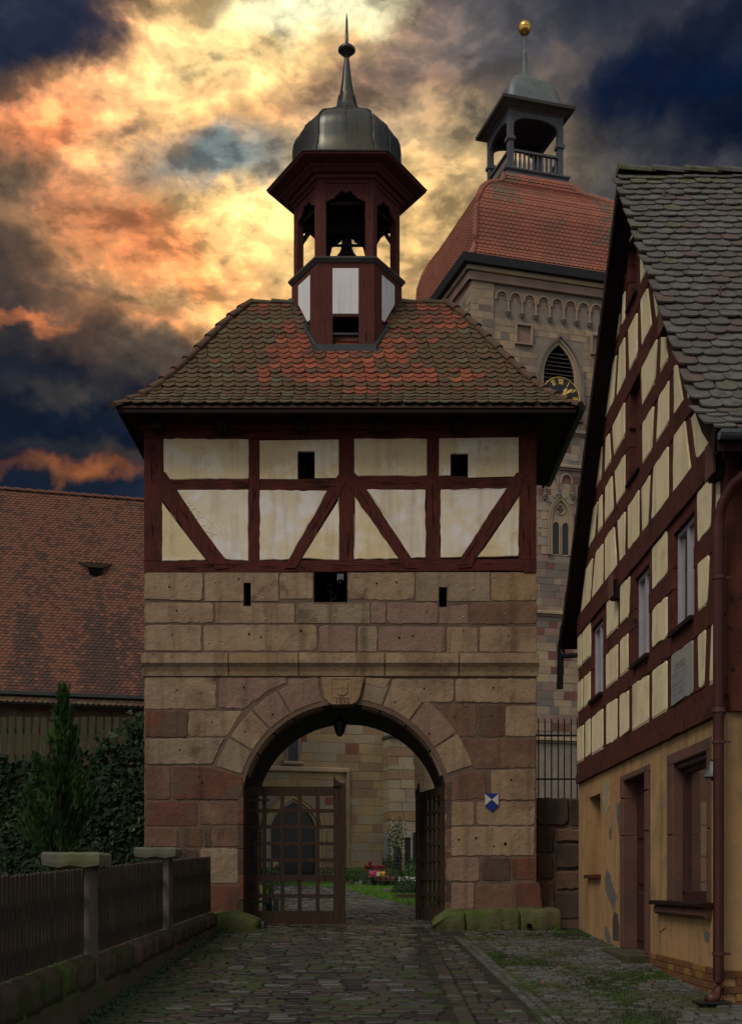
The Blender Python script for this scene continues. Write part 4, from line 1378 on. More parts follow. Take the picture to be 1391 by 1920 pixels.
def clip_tile(mw, side):
    """tile cut along the hips"""
    bm = bmesh.new()
    tm = R.choice(tile_h)
    vv = [bm.verts.new(mw @ Vector(v)) for v in tm.v]
    for f in tm.f:
        bm.faces.new([vv[i] for i in f])
    for cx in (-1, 1):
        for cy in (-1, 1):
            ex, rx = (EX0, RX0) if cx < 0 else (EX1, RX1)
            ey = YE if cy < 0 else YE2
            dv = Vector((rx - ex, 21.95 - ey, 0)).normalized()
            n = Vector((dv.y, -dv.x, 0))
            mid = Vector(((EX0 + EX1) / 2, 21.95, 0))
            # keep the half on which the slope named by side lies
            ref = {0: Vector((mid.x, YE, 0)), 2: Vector((mid.x, YE2, 0)), 1: Vector((EX1, 21.95, 0)), 3: Vector((EX0, 21.95, 0))}[side]
            if (cy < 0) != (side == 0) and side in (0, 2): continue
            if (cx > 0) != (side == 1) and side in (1, 3): continue
            if n.dot(ref - Vector((ex, ey, 0))) > 0:
                n = -n
            bmesh.ops.bisect_plane(bm, geom=bm.verts[:] + bm.edges[:] + bm.faces[:], plane_co=(ex, ey, 0), plane_no=n, clear_outer=True)
    bm.verts.index_update()
    vs_, fs_ = [tuple(v.co) for v in bm.verts], [tuple(v.index for v in f.verts) for f in bm.faces]
    bm.free()
    return vs_, fs_


R.shuffle(front)
front.sort(key=lambda q: q[0].translation.y)
for mw, k in front[:300]:
    inst('tile', R.choice(tmesh[k]), roof, mw)
rest = MB()
for mw, k in front[300:] + others:
    tm = R.choice(tile_h)
    rest.add([mw @ Vector(v) for v in tm.v], tm.f, tkeys.index(k))
for mw, k, side in edge_t:
    vs_, fs_ = clip_tile(mw, side)
    if fs_:
        rest.add(vs_, fs_, tkeys.index(k))
rest.build('tile_rows', tkeys, roof, kind='stuff')


def half_round(p0, p1, r, up, parent, name='hip_tile', k='ridge', seg=0.34):
    """lapped half round cover tiles along an edge"""
    p0, p1 = Vector(p0), Vector(p1)
    d = (p1 - p0)
    L_ = d.length
    d.normalize()
    up = (up - d * up.dot(d)).normalized()
    sd_ = d.cross(up)
    n = max(1, int(L_ / seg))
    for i in range(n):
        a, b = p0 + d * (L_ * i / n - 0.03), p0 + d * (L_ * (i + 1) / n + 0.02)
        vs = []
        jit = R.gauss(0, 0.006)
        for q, rr, h in ((a, r * 1.14, 0.022), (a + d * 0.05, r * 1.12, 0.018), (b, r * 0.92, 0.0)):
            for j in range(9):
                an = radians(-12) + radians(204) * j / 8
                vs.append(q + sd_ * (cos(an) * rr + jit) + up * (sin(an) * rr * 0.85 + h - 0.01))
        fs = []
        for q in range(2):
            for j in range(8):
                fs.append((q * 9 + j, q * 9 + j + 1, (q + 1) * 9 + j + 1, (q + 1) * 9 + j))
        fs.append(tuple(range(9)))
        MB().add(vs, fs).build(name, k, parent, smooth=False)


def hip_line(t0, t1, cx, cy):
    out = []
    for t in (t0, t1):
        ex, rx = (EX0, RX0) if cx < 0 else (EX1, RX1)
        y = YE + RUN * t if cy < 0 else YE2 - RUN * t
        out.append((ex + (rx - ex) * t, y, rz(t) + 0.012))
    return out


for cx in (-1, 1):
    for cy in (-1, 1):
        for i in range(12):
            a, b = hip_line(i / 12, (i + 1) / 12, cx, cy)
            if i < 4:
                a, b = [(q[0], q[1], q[2] - 0.05 * (1 - i / 4)) for q in (a, b)]
            up = Vector((cx * 0.5, cy * 0.5, 1.1))
            half_round(a, b, 0.075, up, roof, seg=0.5)
half_round((RX0, 21.95, ZR - 0.025), (RX1, 21.95, ZR - 0.025), 0.07, Z3, roof, 'ridge_tile', 't_moss', 0.36)
# gutter on the right-hand eave
gt = MB()
vs = []
for yy in (YE + 0.0, YE2 - 0.05):
    for j in range(9):
        an = pi + pi * j / 8
        vs.append((EX1 + 0.05 + 0.075 * cos(an), yy, ZE - 0.02 + 0.085 * sin(an)))
    for j in range(9):
        an = 2 * pi - pi * j / 8
        vs.append((EX1 + 0.05 + 0.068 * cos(an), yy, ZE - 0.02 + 0.078 * sin(an)))
n = 18
gt.add(vs, [(i, (i + 1) % n, n + (i + 1) % n, n + i) for i in range(n)] + [tuple(range(9))])
gt.build('gutter', 'slate_gutter', gate)

# ================================================================== BELL TURRET (part of the gate tower)
CXc, CYc = -0.467, 21.95
cup = thing('bell_turret', 'hexagonal oxblood bell turret with dark bulbous cap and needle finial on the gate roof', 'bell turret', (CXc, CYc, ZR - 1.2))


def hexp(r, z, k):
    a = pi / 3 * k
    return Vector((CXc + r * cos(a), CYc + r * sin(a), z))


def hex_ring(mb, prof, m=0, close=False):
    return mb.lathe(prof, (CXc, CYc), 6, 0.0, m, close)


zrel = lambda py, Y: EYE + (FY - py) * Y / FL
RB = 0.93
AP = RB * 0.866
yf = CYc - AP
z_head = zrel(341, yf)        # underside of cornice on the body
z_rail = zrel(488, yf)        # top of parapet
z_ptop, z_pbot = zrel(504, yf), zrel(590, yf)
z_low = zrel(630, yf)
# six faces; frame for face k between corner k and k+1
for k in range(6):
    a, b = hexp(RB, 0, k), hexp(RB, 0, k + 1)
    U = (b - a).normalized()
    mid = (a + b) / 2
    N = Vector((mid.x - CXc, mid.y - CYc, 0)).normalized()
    if U.cross(Z3).dot(N) < 0:
        a, b = b, a
        U = -U
    L_ = (b - a).length
    fr = (Vector((a.x, a.y, 0)), U, Z3, N)
    def roofz(u, off=0.0):
        p = a + U * u
        t = (min(abs(p.y - YE), abs(YE2 - p.y))) / RUN
        return rz(max(0, min(1, t))) + off
    pw = 0.135
    # posts of the open stage
    for u0, u1 in ((0, pw), (L_ - pw, L_)):
        MB().prism([(u0, z_rail - 0.02), (u1, z_rail - 0.02), (u1, z_head), (u0, z_head)], fr, -0.12, 0.0, bev=0.006).build('corner_post', 'wood_cup', cup)
    # scalloped header board
    w0, w1 = pw, L_ - pw
    ww = w1 - w0
    zt, zl = z_head, z_head - 0.30
    prof = [(0, 0.0), (0.0, 0.0), (0.1, 0.035), (0.2, 0.055), (0.24, 0.10), (0.30, 0.12), (0.34, 0.165), (0.41, 0.185), (0.46, 0.16), (0.5, 0.15)]
    low_ = [(w0 + ww * q, zl - 0.02 + h) for q, h in prof]
    low_ += [(w1 - ww * q, zl - 0.02 + h) for q, h in prof[::-1][1:]]
    bd_ = [(0.0, zt), (0.0, zl + 0.0), ] 
    poly = [(w0, zt)] + low_ + [(w1, zt)]
    MB().prism(poly[::-1], fr, -0.05, -0.012).build('scalloped_header', 'wood_cup', cup)
    # parapet below: posts, white panel, louvre gap
    R2 = RB + 0.03
    zb0, zb1 = roofz(0, -0.1), roofz(L_, -0.1)
    e = 0.018
    def col(u0, u1, top, name='parapet_post', d=0.03, mk='wood_cup', bot=None, d0=-0.08):
        bb0 = roofz(u0, -0.06) if bot is None else max(bot, roofz(u0, -0.06))
        bb1 = roofz(u1, -0.06) if bot is None else max(bot, roofz(u1, -0.06))
        if bb0 > top and bb1 > top:
            return
        MB().prism([(u0, bb0), (u1, bb1), (u1, top), (u0, top)], fr, d0, d, bev=0.004).build(name, mk, cup)
    if k in (1, 4, 0, 2, 3, 5):
        pp = 0.245
        col(-e, pp, z_rail - 0.02)
        col(L_ - pp, L_ + e, z_rail - 0.02)
        MB().prism([(pp, z_ptop), (L_ - pp, z_ptop), (L_ - pp, z_rail - 0.02), (pp, z_rail - 0.02)], fr, -0.08, 0.028, bev=0.004).build('parapet_rail', 'wood_cup', cup)
        # white infill
        zz0, zz1 = roofz(pp, 0.12), roofz(L_ - pp, 0.12)
        lo0, lo1 = max(z_pbot, zz0), max(z_pbot, zz1)
        if min(lo0, lo1) < z_ptop:
            poly = [(pp, lo0)]
            if abs(lo0 - lo1) > 0.02 and (zz0 > z_pbot) != (zz1 > z_pbot):
                q = pp + (L_ - 2 * pp) * (z_pbot - zz0) / (zz1 - zz0)
                if zz0 > z_pbot:
                    poly = [(pp, zz0), (q, z_pbot), (L_ - pp, z_pbot)]
                else:
                    poly = [(pp, z_pbot), (q, z_pbot), (L_ - pp, zz1)]
            else:
                poly = [(pp, lo0), (L_ - pp, lo1)]
            poly += [(L_ - pp, z_ptop), (pp, z_ptop)]
            ok = [p for p in poly if p[1] <= z_ptop + 1e-6]
            if len(ok) >= 3:
                MB().prism(ok, fr, -0.05, 0.036, bev=0.008).build('white_panel', 'white', cup)
        if k in (1, 4):
            MB().prism([(pp, z_pbot - 0.035), (L_ - pp, z_pbot - 0.035), (L_ - pp, z_pbot - 0.005), (pp, z_pbot - 0.005)], fr, -0.08, 0.02).build('parapet_rail', 'wood_cup', cup)
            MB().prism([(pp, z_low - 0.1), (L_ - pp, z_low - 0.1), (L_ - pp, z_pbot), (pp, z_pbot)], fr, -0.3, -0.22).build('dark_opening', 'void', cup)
            MB().prism([(pp, z_low + 0.02), (L_ - pp, z_low + 0.02), (L_ - pp, z_low + 0.05), (pp, z_low + 0.05)], fr, -0.08, 0.02).build('opening_sill', 'lead', cup)
        else:
            MB().prism([(0.05, min(zb0, zb1) - 0.2), (L_ - 0.05, min(zb0, zb1) - 0.2), (L_ - 0.05, z_rail - 0.05), (0.05, z_rail - 0.05)], fr, -0.12, -0.085).build('backing_board', 'wood_cup', cup)
    # lead flashing against the tiles
    fl = MB()
    a0, a1 = roofz(-0.06, 0.0), roofz(L_ + 0.06, 0.0)
    if k in (1, 4):
        fl.prism([(-0.02, a0 - 0.09), (L_ + 0.02, a1 - 0.09), (L_ + 0.05, a1 + 0.05), (-0.05, a0 + 0.05)], fr, 0.0, 0.075, bev=0.01)
    else:
        fl.prism([(-0.05, a0 - 0.02), (L_ + 0.05, a1 - 0.02), (L_ + 0.05, a1 + 0.12), (-0.05, a0 + 0.12)], fr, 0.0, 0.085, bev=0.01)
    fl.build('lead_flashing', 'lead', cup)
# deck and ceiling
MB().lathe([(RB - 0.05, z_rail - 0.35), (RB - 0.05, z_rail - 0.30)], (CXc, CYc), 6).build('deck', 'wood_dk', cup)
MB().lathe([(RB - 0.03, z_head - 0.02), (RB - 0.03, z_head + 0.1)], (CXc, CYc), 6).build('ceiling', 'wood_dk', cup)
# inner braces that darken the upper openings
for k in range(6):
    p, q = hexp(RB - 0.14, z_head - 0.62, k), hexp(RB * 0.42, z_head - 0.02, k)
    MB().tube([p, q], 0.05, 4).build('inner_brace', 'wood_dk', cup)
    p, q = hexp(RB - 0.12, z_head - 0.02, k), hexp(RB - 0.12, z_head - 0.02, k + 1)
    MB().tube([p - Z3 * 0.28, q - Z3 * 0.28], 0.035, 4).build('inner_tie', 'wood_dk', cup)
# moulded parapet cap
rr = RB
hex_ring(MB(), [(rr - 0.06, z_rail - 0.06), (rr + 0.05, z_rail - 0.05), (rr + 0.075, z_rail - 0.02), (rr + 0.10, z_rail + 0.005), (rr + 0.10, z_rail + 0.035), (rr + 0.04, z_rail + 0.06), (rr - 0.11, z_rail + 0.065), (rr - 0.11, z_rail - 0.06)]).build('parapet_cap', 'lantern_trim', cup)
# moulded cornice
zc = z_head
RC = 1.386
zt_ = zrel(281, CYc - RC * 0.866)
hh = zt_ - zc
cor = [(RB - 0.12, zc - 0.02), (RB + 0.005, zc - 0.015), (RB + 0.03, zc + hh * 0.10), (RB + 0.075, zc + hh * 0.16), (RB + 0.085, zc + hh * 0.33), (RB + 0.15, zc + hh * 0.36), (RB + 0.20, zc + hh * 0.50), (RB + 0.235, zc + hh * 0.56), (RB + 0.25, zc + hh * 0.66), (RC - 0.13, zc + hh * 0.72), (RC - 0.03, zc + hh * 0.80), (RC, zc + hh * 0.86), (RC, zc + hh * 0.965), (RC + 0.015, zc + hh), (RC - 0.35, zc + hh + 0.10), (0.3, zc + hh + 0.12)]
hex_ring(MB(), cor).build('moulded_cornice', 'wood_cup', cup)
hex_ring(MB(), [(RC + 0.02, zt_ - 0.012), (RC + 0.025, zt_ + 0.006), (RC - 0.3, zt_ + 0.115), (RC - 0.42, zt_ + 0.135)]).build('cornice_flashing', 'dome', cup)
# bulbous cap: 12 sided with lobed faces
zz = lambda py: EYE + (FY - py) * CYc / FL
dp = [(1.02, 345), (0.97, 332), (0.925, 318), (0.905, 302), (0.905, 285), (0.89, 272), (0.85, 261), (0.775, 252), (0.69, 245), (0.585, 238.5), (0.48, 231.5), (0.39, 225), (0.31, 219), (0.245, 213), (0.205, 207), (0.185, 203), (0.15, 192), (0.125, 178), (0.10, 163), (0.075, 143), (0.055, 124), (0.04, 108)]
dm = MB()
n = 48
b = []
for r, py in dp:
    for i in range(n):
        a = 2 * pi * i / n
        # hexagon plan with slightly swollen faces
        am = (a % (pi / 3)) - pi / 6
        hexr = cos(pi / 6) / cos(am)
        f = 0.62 * hexr + 0.38 + 0.0
        b.append((CXc + r * f * cos(a) * 1.03, CYc + r * f * sin(a) * 1.03, zz(py)))
fs = []
for k in range(len(dp) - 1):
    for i in range(n):
        j = (i + 1) % n
        fs.append((k * n + i, k * n + j, (k + 1) * n + j, (k + 1) * n + i))
dm.add(b, fs)
dm.build('bulbous_cap', 'dome', cup, smooth=True)
for i in range(12):
    a = pi / 6 * i
    am = (a % (pi / 3)) - pi / 6
    f = (0.62 * cos(pi / 6) / cos(am) + 0.38) * 1.03 + 0.006
    pts = [(CXc + (r * f + 0.004) * cos(a), CYc + (r * f + 0.004) * sin(a), zz(py)) for r, py in dp[:-4]]
    MB().tube(pts, 0.014 if i % 2 == 0 else 0.008, 5).build('seam', 'dome', cup)
sp = [(0.038, 110), (0.045, 107), (0.06, 104), (0.12, 98), (0.155, 94.5), (0.15, 91), (0.10, 86), (0.05, 82.5), (0.03, 80), (0.026, 60), (0.02, 36), (0.012, 30), (0.006, 24)]
MB().lathe([(r, zz(py)) for r, py in sp], (CXc, CYc), 14).build('finial', 'dome', cup, smooth=True)
# the bell hangs in the turret
zb_ = zrel(482, CYc - 0.1)
bell = thing('bell', 'dark bronze bell hanging in the open stage of the red turret', 'bell', (CXc - 0.0, CYc, zb_))
bp = [(0.0, 0.03), (0.10, 0.0), (0.185, 0.03), (0.178, 0.055), (0.125, 0.13), (0.10, 0.20), (0.09, 0.30), (0.085, 0.38), (0.05, 0.42), (0.0, 0.43)]
MB().lathe([(r * 1.0, zb_ + h) for r, h in bp], (CXc - 0.0, CYc), 20, close=False).build('bell_body', 'bronze', bell, smooth=True)
MB().tube([(CXc, CYc, zb_ + 0.2), (CXc, CYc, zb_ - 0.02)], 0.02, 6).build('clapper', 'black', bell)
yk = MB().box(CXc - 0.28, CYc - 0.09, zb_ + 0.42, CXc + 0.28, CYc + 0.09, zb_ + 0.66)
yk.build('yoke', 'wood_dk', bell)
MB().box(CXc - 0.16, CYc - 0.08, zb_ + 0.66, CXc + 0.16, CYc + 0.08, z_head).build('headstock', 'wood_dk', bell)
MB().box(CXc - 0.80, CYc - 0.07, zb_ + 0.50, CXc - 0.28, CYc + 0.07, zb_ + 0.62).build('bearing_beam', 'wood_dk', bell)
MB().box(CXc + 0.28, CYc - 0.07, zb_ + 0.50, CXc + 0.80, CYc + 0.07, zb_ + 0.62).build('bearing_beam', 'wood_dk', bell)

# ================================================================== GATE LEAVES
def leaf(label, loc, rz_, mirror):
    t = thing('gate_leaf', label, 'gate', loc, 'two leaves of the lattice gate')
    q = 1 / 362.3
    sx = -1 if mirror else 1
    def bar(name, c0, r0, c1, r1, d0=-0.03, d1=0.03):
        x0, x1 = sorted(((c0 - 640) * q * sx, (c1 - 640) * q * sx))
        z0, z1 = (1075 - r1) * q, (1075 - r0) * q
        mb = MB()
        mb.box(x0, d0, z0, x1, d1, z1)
        me = mb.mesh(name, 'wood_gate')
        o = bpy.data.objects.new(name, me)
        COL.objects.link(o)
        o.parent = t
    bar('hanging_stile', 640, 242, 697, 1075, -0.04, 0.04)
    bar('top_rail', 697, 242, 1207, 297)
    bar('bottom_rail', 697, 997, 1207, 1074)
    bar('middle_rail', 697, 777, 1207, 817)
    bar('meeting_stile', 1207, 242, 1252, 1075, -0.04, 0.04)
    for r0, r1 in ((377, 399), (475, 497), (577, 598), (677, 699), (895, 917)):
        bar('cross_bar', 697, r0, 1207, r1, -0.022, 0.022)
    for c0, c1 in ((776, 800), (885, 908), (990, 1014), (1100, 1123)):
        bar('upright_bar', c0, 297, c1, 997, -0.027, 0.027)
    # closing batten with the horned top
    pts = [(1207, 242), (1207, 185), (1216, 181), (1224, 200), (1245, 218), (1280, 224), (1280, 1075), (1252, 1075), (1252, 242)]
    pts = [((c - 640) * q * sx, (1075 - r) * q) for c, r in pts]
    mb = MB().prism(pts, (Vector((0, 0, 0)), X3, Z3, Vector((0, -1, 0))), 0.042, 0.07, bev=0.004)
    o = bpy.data.objects.new('horned_batten', mb.mesh('horned_batten', 'wood_gate'))
    COL.objects.link(o)
    o.parent = t
    for zz_ in (0.35, 2.05):
        mb = MB().box(min(0, sx * 0.5), -0.045, zz_, max(0, sx * 0.5), -0.032, zz_ + 0.045)
        o = bpy.data.objects.new('strap_hinge', mb.mesh('strap_hinge', 'black'))
        COL.objects.link(o)
        o.parent = t
    t.rotation_euler = (0, 0, rz_)
    return t


zg_ = zrel(1733, 21.0)
leaf('brown lattice gate leaf standing shut across the left half of the archway', ((450 - FX) * 21.0 / FL, 21.0, zg_), 0.0, False)
leaf('brown lattice gate leaf swung open against the right side of the passage', ((834 - FX) * 21.0 / FL, 21.02, zg_ + 0.02), radians(-78), True)

# passage lantern
pl = thing('passage_lantern', 'small black lantern hanging under the crown of the gateway vault', 'lantern', (gx(636) * 1.02, 21.3, 4.15))
lx, ly, lz = gx(636) * 1.02, 21.3, zrel(1378, 21.3)
MB().lathe([(0.05, lz), (0.065, lz + 0.02), (0.11, lz + 0.19), (0.11, lz + 0.2)], (lx, ly), 6).build('lamp_glass', 'leaded', pl)
MB().lathe([(0.15, lz + 0.2), (0.13, lz + 0.22), (0.05, lz + 0.30), (0.02, lz + 0.33)], (lx, ly), 6).build('lamp_hood', 'black', pl)
MB().lathe([(0.03, lz - 0.03), (0.055, lz)], (lx, ly), 6).build('lamp_base', 'black', pl)
for k in range(6):
    a = pi / 3 * k
    MB().tube([(lx + 0.066 * cos(a), ly + 0.066 * sin(a), lz + 0.02), (lx + 0.112 * cos(a), ly + 0.112 * sin(a), lz + 0.2)], 0.007, 4).build('lamp_bar', 'black', pl)
MB().tube([(lx, ly, lz + 0.32), (lx, ly, AC[1] + AR + 0.02)], 0.012, 6).build('hanging_rod', 'black', pl)

# iron scroll and little spotlight in the square hole
x0, y0 = gx(619.5), YG + 0.30
sc = thing('iron_scroll', 'S-shaped wrought iron ornament on a rod standing in the dark square hole', 'ironwork', (x0, y0, gzz(1130)))
MB().tube([(x0, y0, gzz(1129) - 0.02), (x0, y0, gzz(1084))], 0.012, 6).build('rod', 'black', sc)
pts = []
for i in range(17):
    t = i / 16
    pts.append((x0 + 0.085 * (-sin(2 * pi * (t * 0.98 + 0.06)) * 1.0) * 1.0, y0 - 0.01, gzz(1088 + 33 * t)))
MB().tube(pts, 0.010, 6).build('scroll', 'black', sc)
x0, y0 = gx(638), YG + 0.06
sl = thing('spotlight', 'tiny white-rimmed spotlight in the upper corner of the square hole', 'spotlight', (x0, y0, gzz(1078)))
MB().box(x0 - 0.05, y0 - 0.02, gzz(1087), x0 - 0.035, y0 + 0.05, gzz(1075.2)).box(x0 + 0.035, y0 - 0.02, gzz(1087), x0 + 0.05, y0 + 0.05, gzz(1075.2)).box(x0 - 0.05, y0 - 0.021, gzz(1077), x0 + 0.05, y0 + 0.05, gzz(1075)).build('bracket', 'wframe', sl)
MB().box(x0 - 0.032, y0 - 0.04, gzz(1085.5), x0 + 0.032, y0 + 0.03, gzz(1077.5)).build('lamp_head', 'granite', sl)
MB().tube([(x0 + 0.0, y0, gzz(1085)), (x0 + 0.002, y0, gzz(1092))], 0.008, 5).build('cable', 'granite', sl)

# monument shield sign
sg = thing('shield_sign', 'blue and white enamel shield sign on the right stone pier', 'sign', (gx(921.5), YG - 0.02, gzz(1505)))
FS = (Vector((0, YG - 0.012, 0)), X3, Z3, Vector((0, -1, 0)))
cx_, cy_ = 921.7, 1500
a_, b_, c_, d_, e_ = (908.5, 1488.5), (935, 1488.5), (934.5, 1512), (922, 1523.5), (909, 1512)
MB().prism(gp([a_, b_, c_, d_, e_][::-1]), FS, -0.02, 0.006).build('plate', 'blue', sg)
MB().prism(gp([(909, 1489), (909.2, 1511), (cx_, cy_)]), FS, 0.006, 0.009).build('white_field', 'enamel', sg)
MB().prism(gp([(934.5, 1489), (cx_, cy_), (934.2, 1511)]), FS, 0.006, 0.009).build('white_field', 'enamel', sg)

# foot stones in front of the piers
def foot(name, label, pxs, pys, Y0, Y1, k, grp='mossy foot stones of the gate', slope=0.35, pts=None):
    x0, x1 = [(p - FX) * Y0 / FL for p in pxs]
    z1 = EYE + (FY - pys[0]) * Y0 / FL
    z0 = gz(Y0) - 0.1
    mb = MB()
    n, m = 9, 5
    bm = bmesh.new()
    bmesh.ops.create_cube(bm, size=1.0)
    bmesh.ops.bevel(bm, geom=bm.edges[:] + bm.verts[:], offset=0.10, segments=2, affect='EDGES', profile=0.6)
    bmesh.ops.subdivide_edges(bm, edges=bm.edges[:], cuts=1, use_grid_fill=True)
    cx, cy, cz = (x0 + x1) / 2, (Y0 + Y1) / 2, (z0 + z1) / 2
    sx, sy, sz = (x1 - x0), (Y1 - Y0), (z1 - z0)
    for v in bm.verts:
        p = v.co.copy()
        w = Vector((cx + p.x * sx, cy + p.y * sy, cz + p.z * sz))
        w += noise.noise_vector(w * 2.3) * 0.04 + noise.noise_vector(w * 9) * 0.012
        if slope and p.z > 0:
            w.z -= slope * max(0, -p.y) * sz * 0.7
        if pts == 'L' :
            w.z -= max(0, (0.5 + p.x) < 0.35) * (0.35 - (0.5 + p.x)) * sz * 1.1 if p.z > 0 else 0
        if pts == 'R' and p.z > 0 and p.x > 0.15:
            w.z -= (p.x - 0.15) * sz * 0.9
        v.co = w - Vector((cx, Y0, gz(Y0)))
    me = bpy.data.meshes.new(name)
    bm.to_mesh(me)
    bm.free()
    me.materials.append(M[k])
    me.polygons.foreach_set('use_smooth', [True] * len(me.polygons))
    o = bpy.data.objects.new(name, me)
    o.location = (cx, Y0, gz(Y0))
    COL.objects.link(o)
    tag(o, label, 'stone', grp)
    return o


foot('foot_stone', 'mossy sloped foot stone nearest the gate opening under the right pier', (812, 873), (1706,), 20.15, 20.9, 'st_moss', pts='L')
foot('foot_stone', 'longest bright green foot stone in the middle under the right pier', (872, 976), (1705,), 20.18, 20.9, 'st_moss', slope=0.2)
foot('foot_stone', 'green foot stone with a square socket at the outer end of the right pier', (975, 1054), (1702,), 20.2, 20.9, 'st_moss', slope=0.2)
foot('boulder', 'rounded mossy wheel stone at the left jamb of the gate', (392, 484), (1711,), 20.0, 20.8, 'st_moss', grp=None, slope=0.3, pts='R')
MB().box((989 - FX) * 20.1 / FL, 20.13, zrel(1741, 20.15), (997 - FX) * 20.1 / FL, 20.2, zrel(1733, 20.15)).build('socket', 'void', bpy.data.objects['foot_stone.002'])
MB().box((477 - FX) * 20.9 / FL, 20.5, gz(20.5) - 0.02, (498 - FX) * 20.9 / FL, 20.95, gz(20.5) + 0.13).build('hinge_block', 'granite', label='small pale hinge block at the foot of the closed gate leaf', cat='stone')
# ================================================================== HALF-TIMBERED HOUSE ON THE RIGHT
HX = 3.37
XV = 3.145
hy = lambda px: HX * FL / (px - FX)
hz = lambda k: EYE + k * HX
FH = (Vector((HX, 0, 0)), Y3, Z3, Vector((-1, 0, 0)))
YN, YF = 11.96, 20.57
house = thing('half_timbered_house', 'tall half-timbered house with cream infill, ochre ground floor and a steep mossy grey tiled roof', 'house', (HX, YN, gz(YN)))
ZA = hz(0.49)


def hp(*pts):
    """photograph pixels on the gable plane -> (Y, z)"""
    return [(hy(px), EYE + (FY - py) * hy(px) / FL) for px, py in pts]


# ground floor wall with openings
niche = (hy(1125.5), hz(0.035), hy(1104), hz(0.405))
door_o = (hy(1213), gz(15.6) + 0.12, hy(1172), hz(0.415))
win_o = (hy(1327.5), hz(-0.055), hy(1263), hz(0.405))
gw = MB()
rect_wall(gw, FH, YN, -0.3, YF, ZA, [niche, (door_o[0], -0.3, door_o[2], door_o[3]), win_o], -0.32, 0.0)
gw.box(HX + 0.33, YN + 0.001, -0.3, HX + 6.5, YN + 0.32, ZA)          # front (eaves side) wall towards the camera
gw.box(HX + 0.33, YF - 0.32, -0.3, HX + 6.5, YF, ZA)
gw.prism([(hy(1125.5), hz(0.03)), (hy(1104), hz(0.03)), (hy(1104), hz(0.42)), (hy(1125.5), hz(0.42))], FH, -0.31, -0.26)
gfw = gw.build('ground_floor_wall', 'ochre', house)
MB().prism([(niche[0] - 0.05, hz(0.030)), (niche[2] + 0.08, hz(0.030)), (niche[2] + 0.08, hz(0.046)), (niche[0] - 0.05, hz(0.046))], FH, -0.25, 0.07).build('niche_sill', 'wood_hs', house)


def blotch(name, pts, k, d=0.004):
    q = hp(*pts)
    cy_, cz_ = sum(a for a, _ in q) / len(q), sum(b for _, b in q) / len(q)
    if name == 'bare_patch':
        rim = [(cy_ + (a - cy_) * 1.22 + R.gauss(0, .015), cz_ + (b - cz_) * 1.14 + R.gauss(0, .015)) for a, b in q]
        MB().prism(rough_poly(rim, 0.035, 0.014, 0.012), FH, -0.002, 0.003).build('loose_plaster_rim', 'plaster_dirt_shade2', house)
    MB().prism(rough_poly(q, 0.03, 0.012, 0.012), FH, -0.002, d + 0.001).build(name, k, house)


blotch('bare_patch', [(1157, 1510), (1163, 1508), (1166, 1530), (1168, 1590), (1165, 1592), (1160, 1560), (1157, 1530)], 'patch')
blotch('bare_patch', [(1139, 1632), (1144, 1640), (1150, 1665), (1156, 1680), (1150, 1704), (1144, 1690), (1136, 1668), (1135, 1650)], 'patch')
blotch('bare_patch', [(1143, 1552), (1147, 1551), (1146, 1574), (1143, 1572)], 'patch')
blotch('bare_patch', [(1320, 1744), (1331, 1752), (1328, 1768), (1322, 1765)], 'patch')
blotch('bare_patch', [(1134, 1737), (1141, 1742), (1146, 1768), (1141, 1770), (1134, 1755)], 'patch')
blotch('patched_render', [(1130, 1468), (1142, 1463), (1143, 1510), (1136, 1530), (1130, 1500)], 'plaster_dirt_shade', 0.003)
blotch('patched_render', [(1236, 1716), (1247, 1714), (1248, 1742), (1238, 1748)], 'ochre', 0.010)
MB().prism(hp((1106, 1575), (1123, 1569), (1124, 1600), (1118, 1622), (1107, 1612)), FH, -0.262, -0.255).build('bare_patch', 'patch', house)
MB().prism([(hy(1161), 0.93), (hy(1149), 0.93), (hy(1149), 1.22), (hy(1152), 1.32), (hy(1158), 1.30), (hy(1161), 1.15)], FH, -0.01, 0.006).build('blind_hole', 'st_dark', house)

# door: sandstone surround, panelled leaf, step
dy0, dz0, dy1, dz1 = door_o
wy0, wz0, wy1, wz1 = win_o
def surround(name, poly, d0=-0.18, d1=0.035, bev=0.012, parent=house):
    yc = (min(p[0] for p in poly) + max(p[0] for p in poly)) / 2
    oc = (dy0 + dy1) / 2 if yc > 14.9 else (wy0 + wy1) / 2
    if 'jamb' in name:
        s_ = -0.012 if yc > oc else 0.012
        q = min(poly, key=lambda p: abs(p[0] - oc))[0]
        poly = [(p[0] + s_ if p[0] == q else p[0], p[1]) for p in poly]
    elif 'lintel' in name and 'mould' not in name:
        q = min(p[1] for p in poly)
        poly = [(p[0], p[1] - 0.014 if p[1] == q else p[1]) for p in poly]
    MB().prism(poly, FH, d0, d1, bev=bev).build(name, 'surround', parent)
ow0, ow1, ot = hy(1219), hy(1166.5), hz(0.436)
surround('door_lintel', [(ow0, dz1 + 0.002), (ow1, dz1 + 0.002), (ow1, ot), (ow0, ot)])
zj = dz0
for i, (za, zb_) in enumerate(((dz0, dz0 + 1.5), (dz0 + 1.51, dz0 + 2.0), (dz0 + 2.01, dz1))):
    if zb_ > za:
        surround('door_jamb', [(dy1, za), (ow1, za), (ow1, zb_), (dy1, zb_)], -0.26)
        surround('door_jamb', [(ow0, za), (dy0, za), (dy0, zb_), (ow0, zb_)], -0.26)
door = MB().prism([(dy0 + 0.013, dz0), (dy1 - 0.013, dz0), (dy1 - 0.013, dz1 - 0.015), (dy0 + 0.013, dz1 - 0.015)], FH, -0.21, -0.155).build('door', 'door', house)
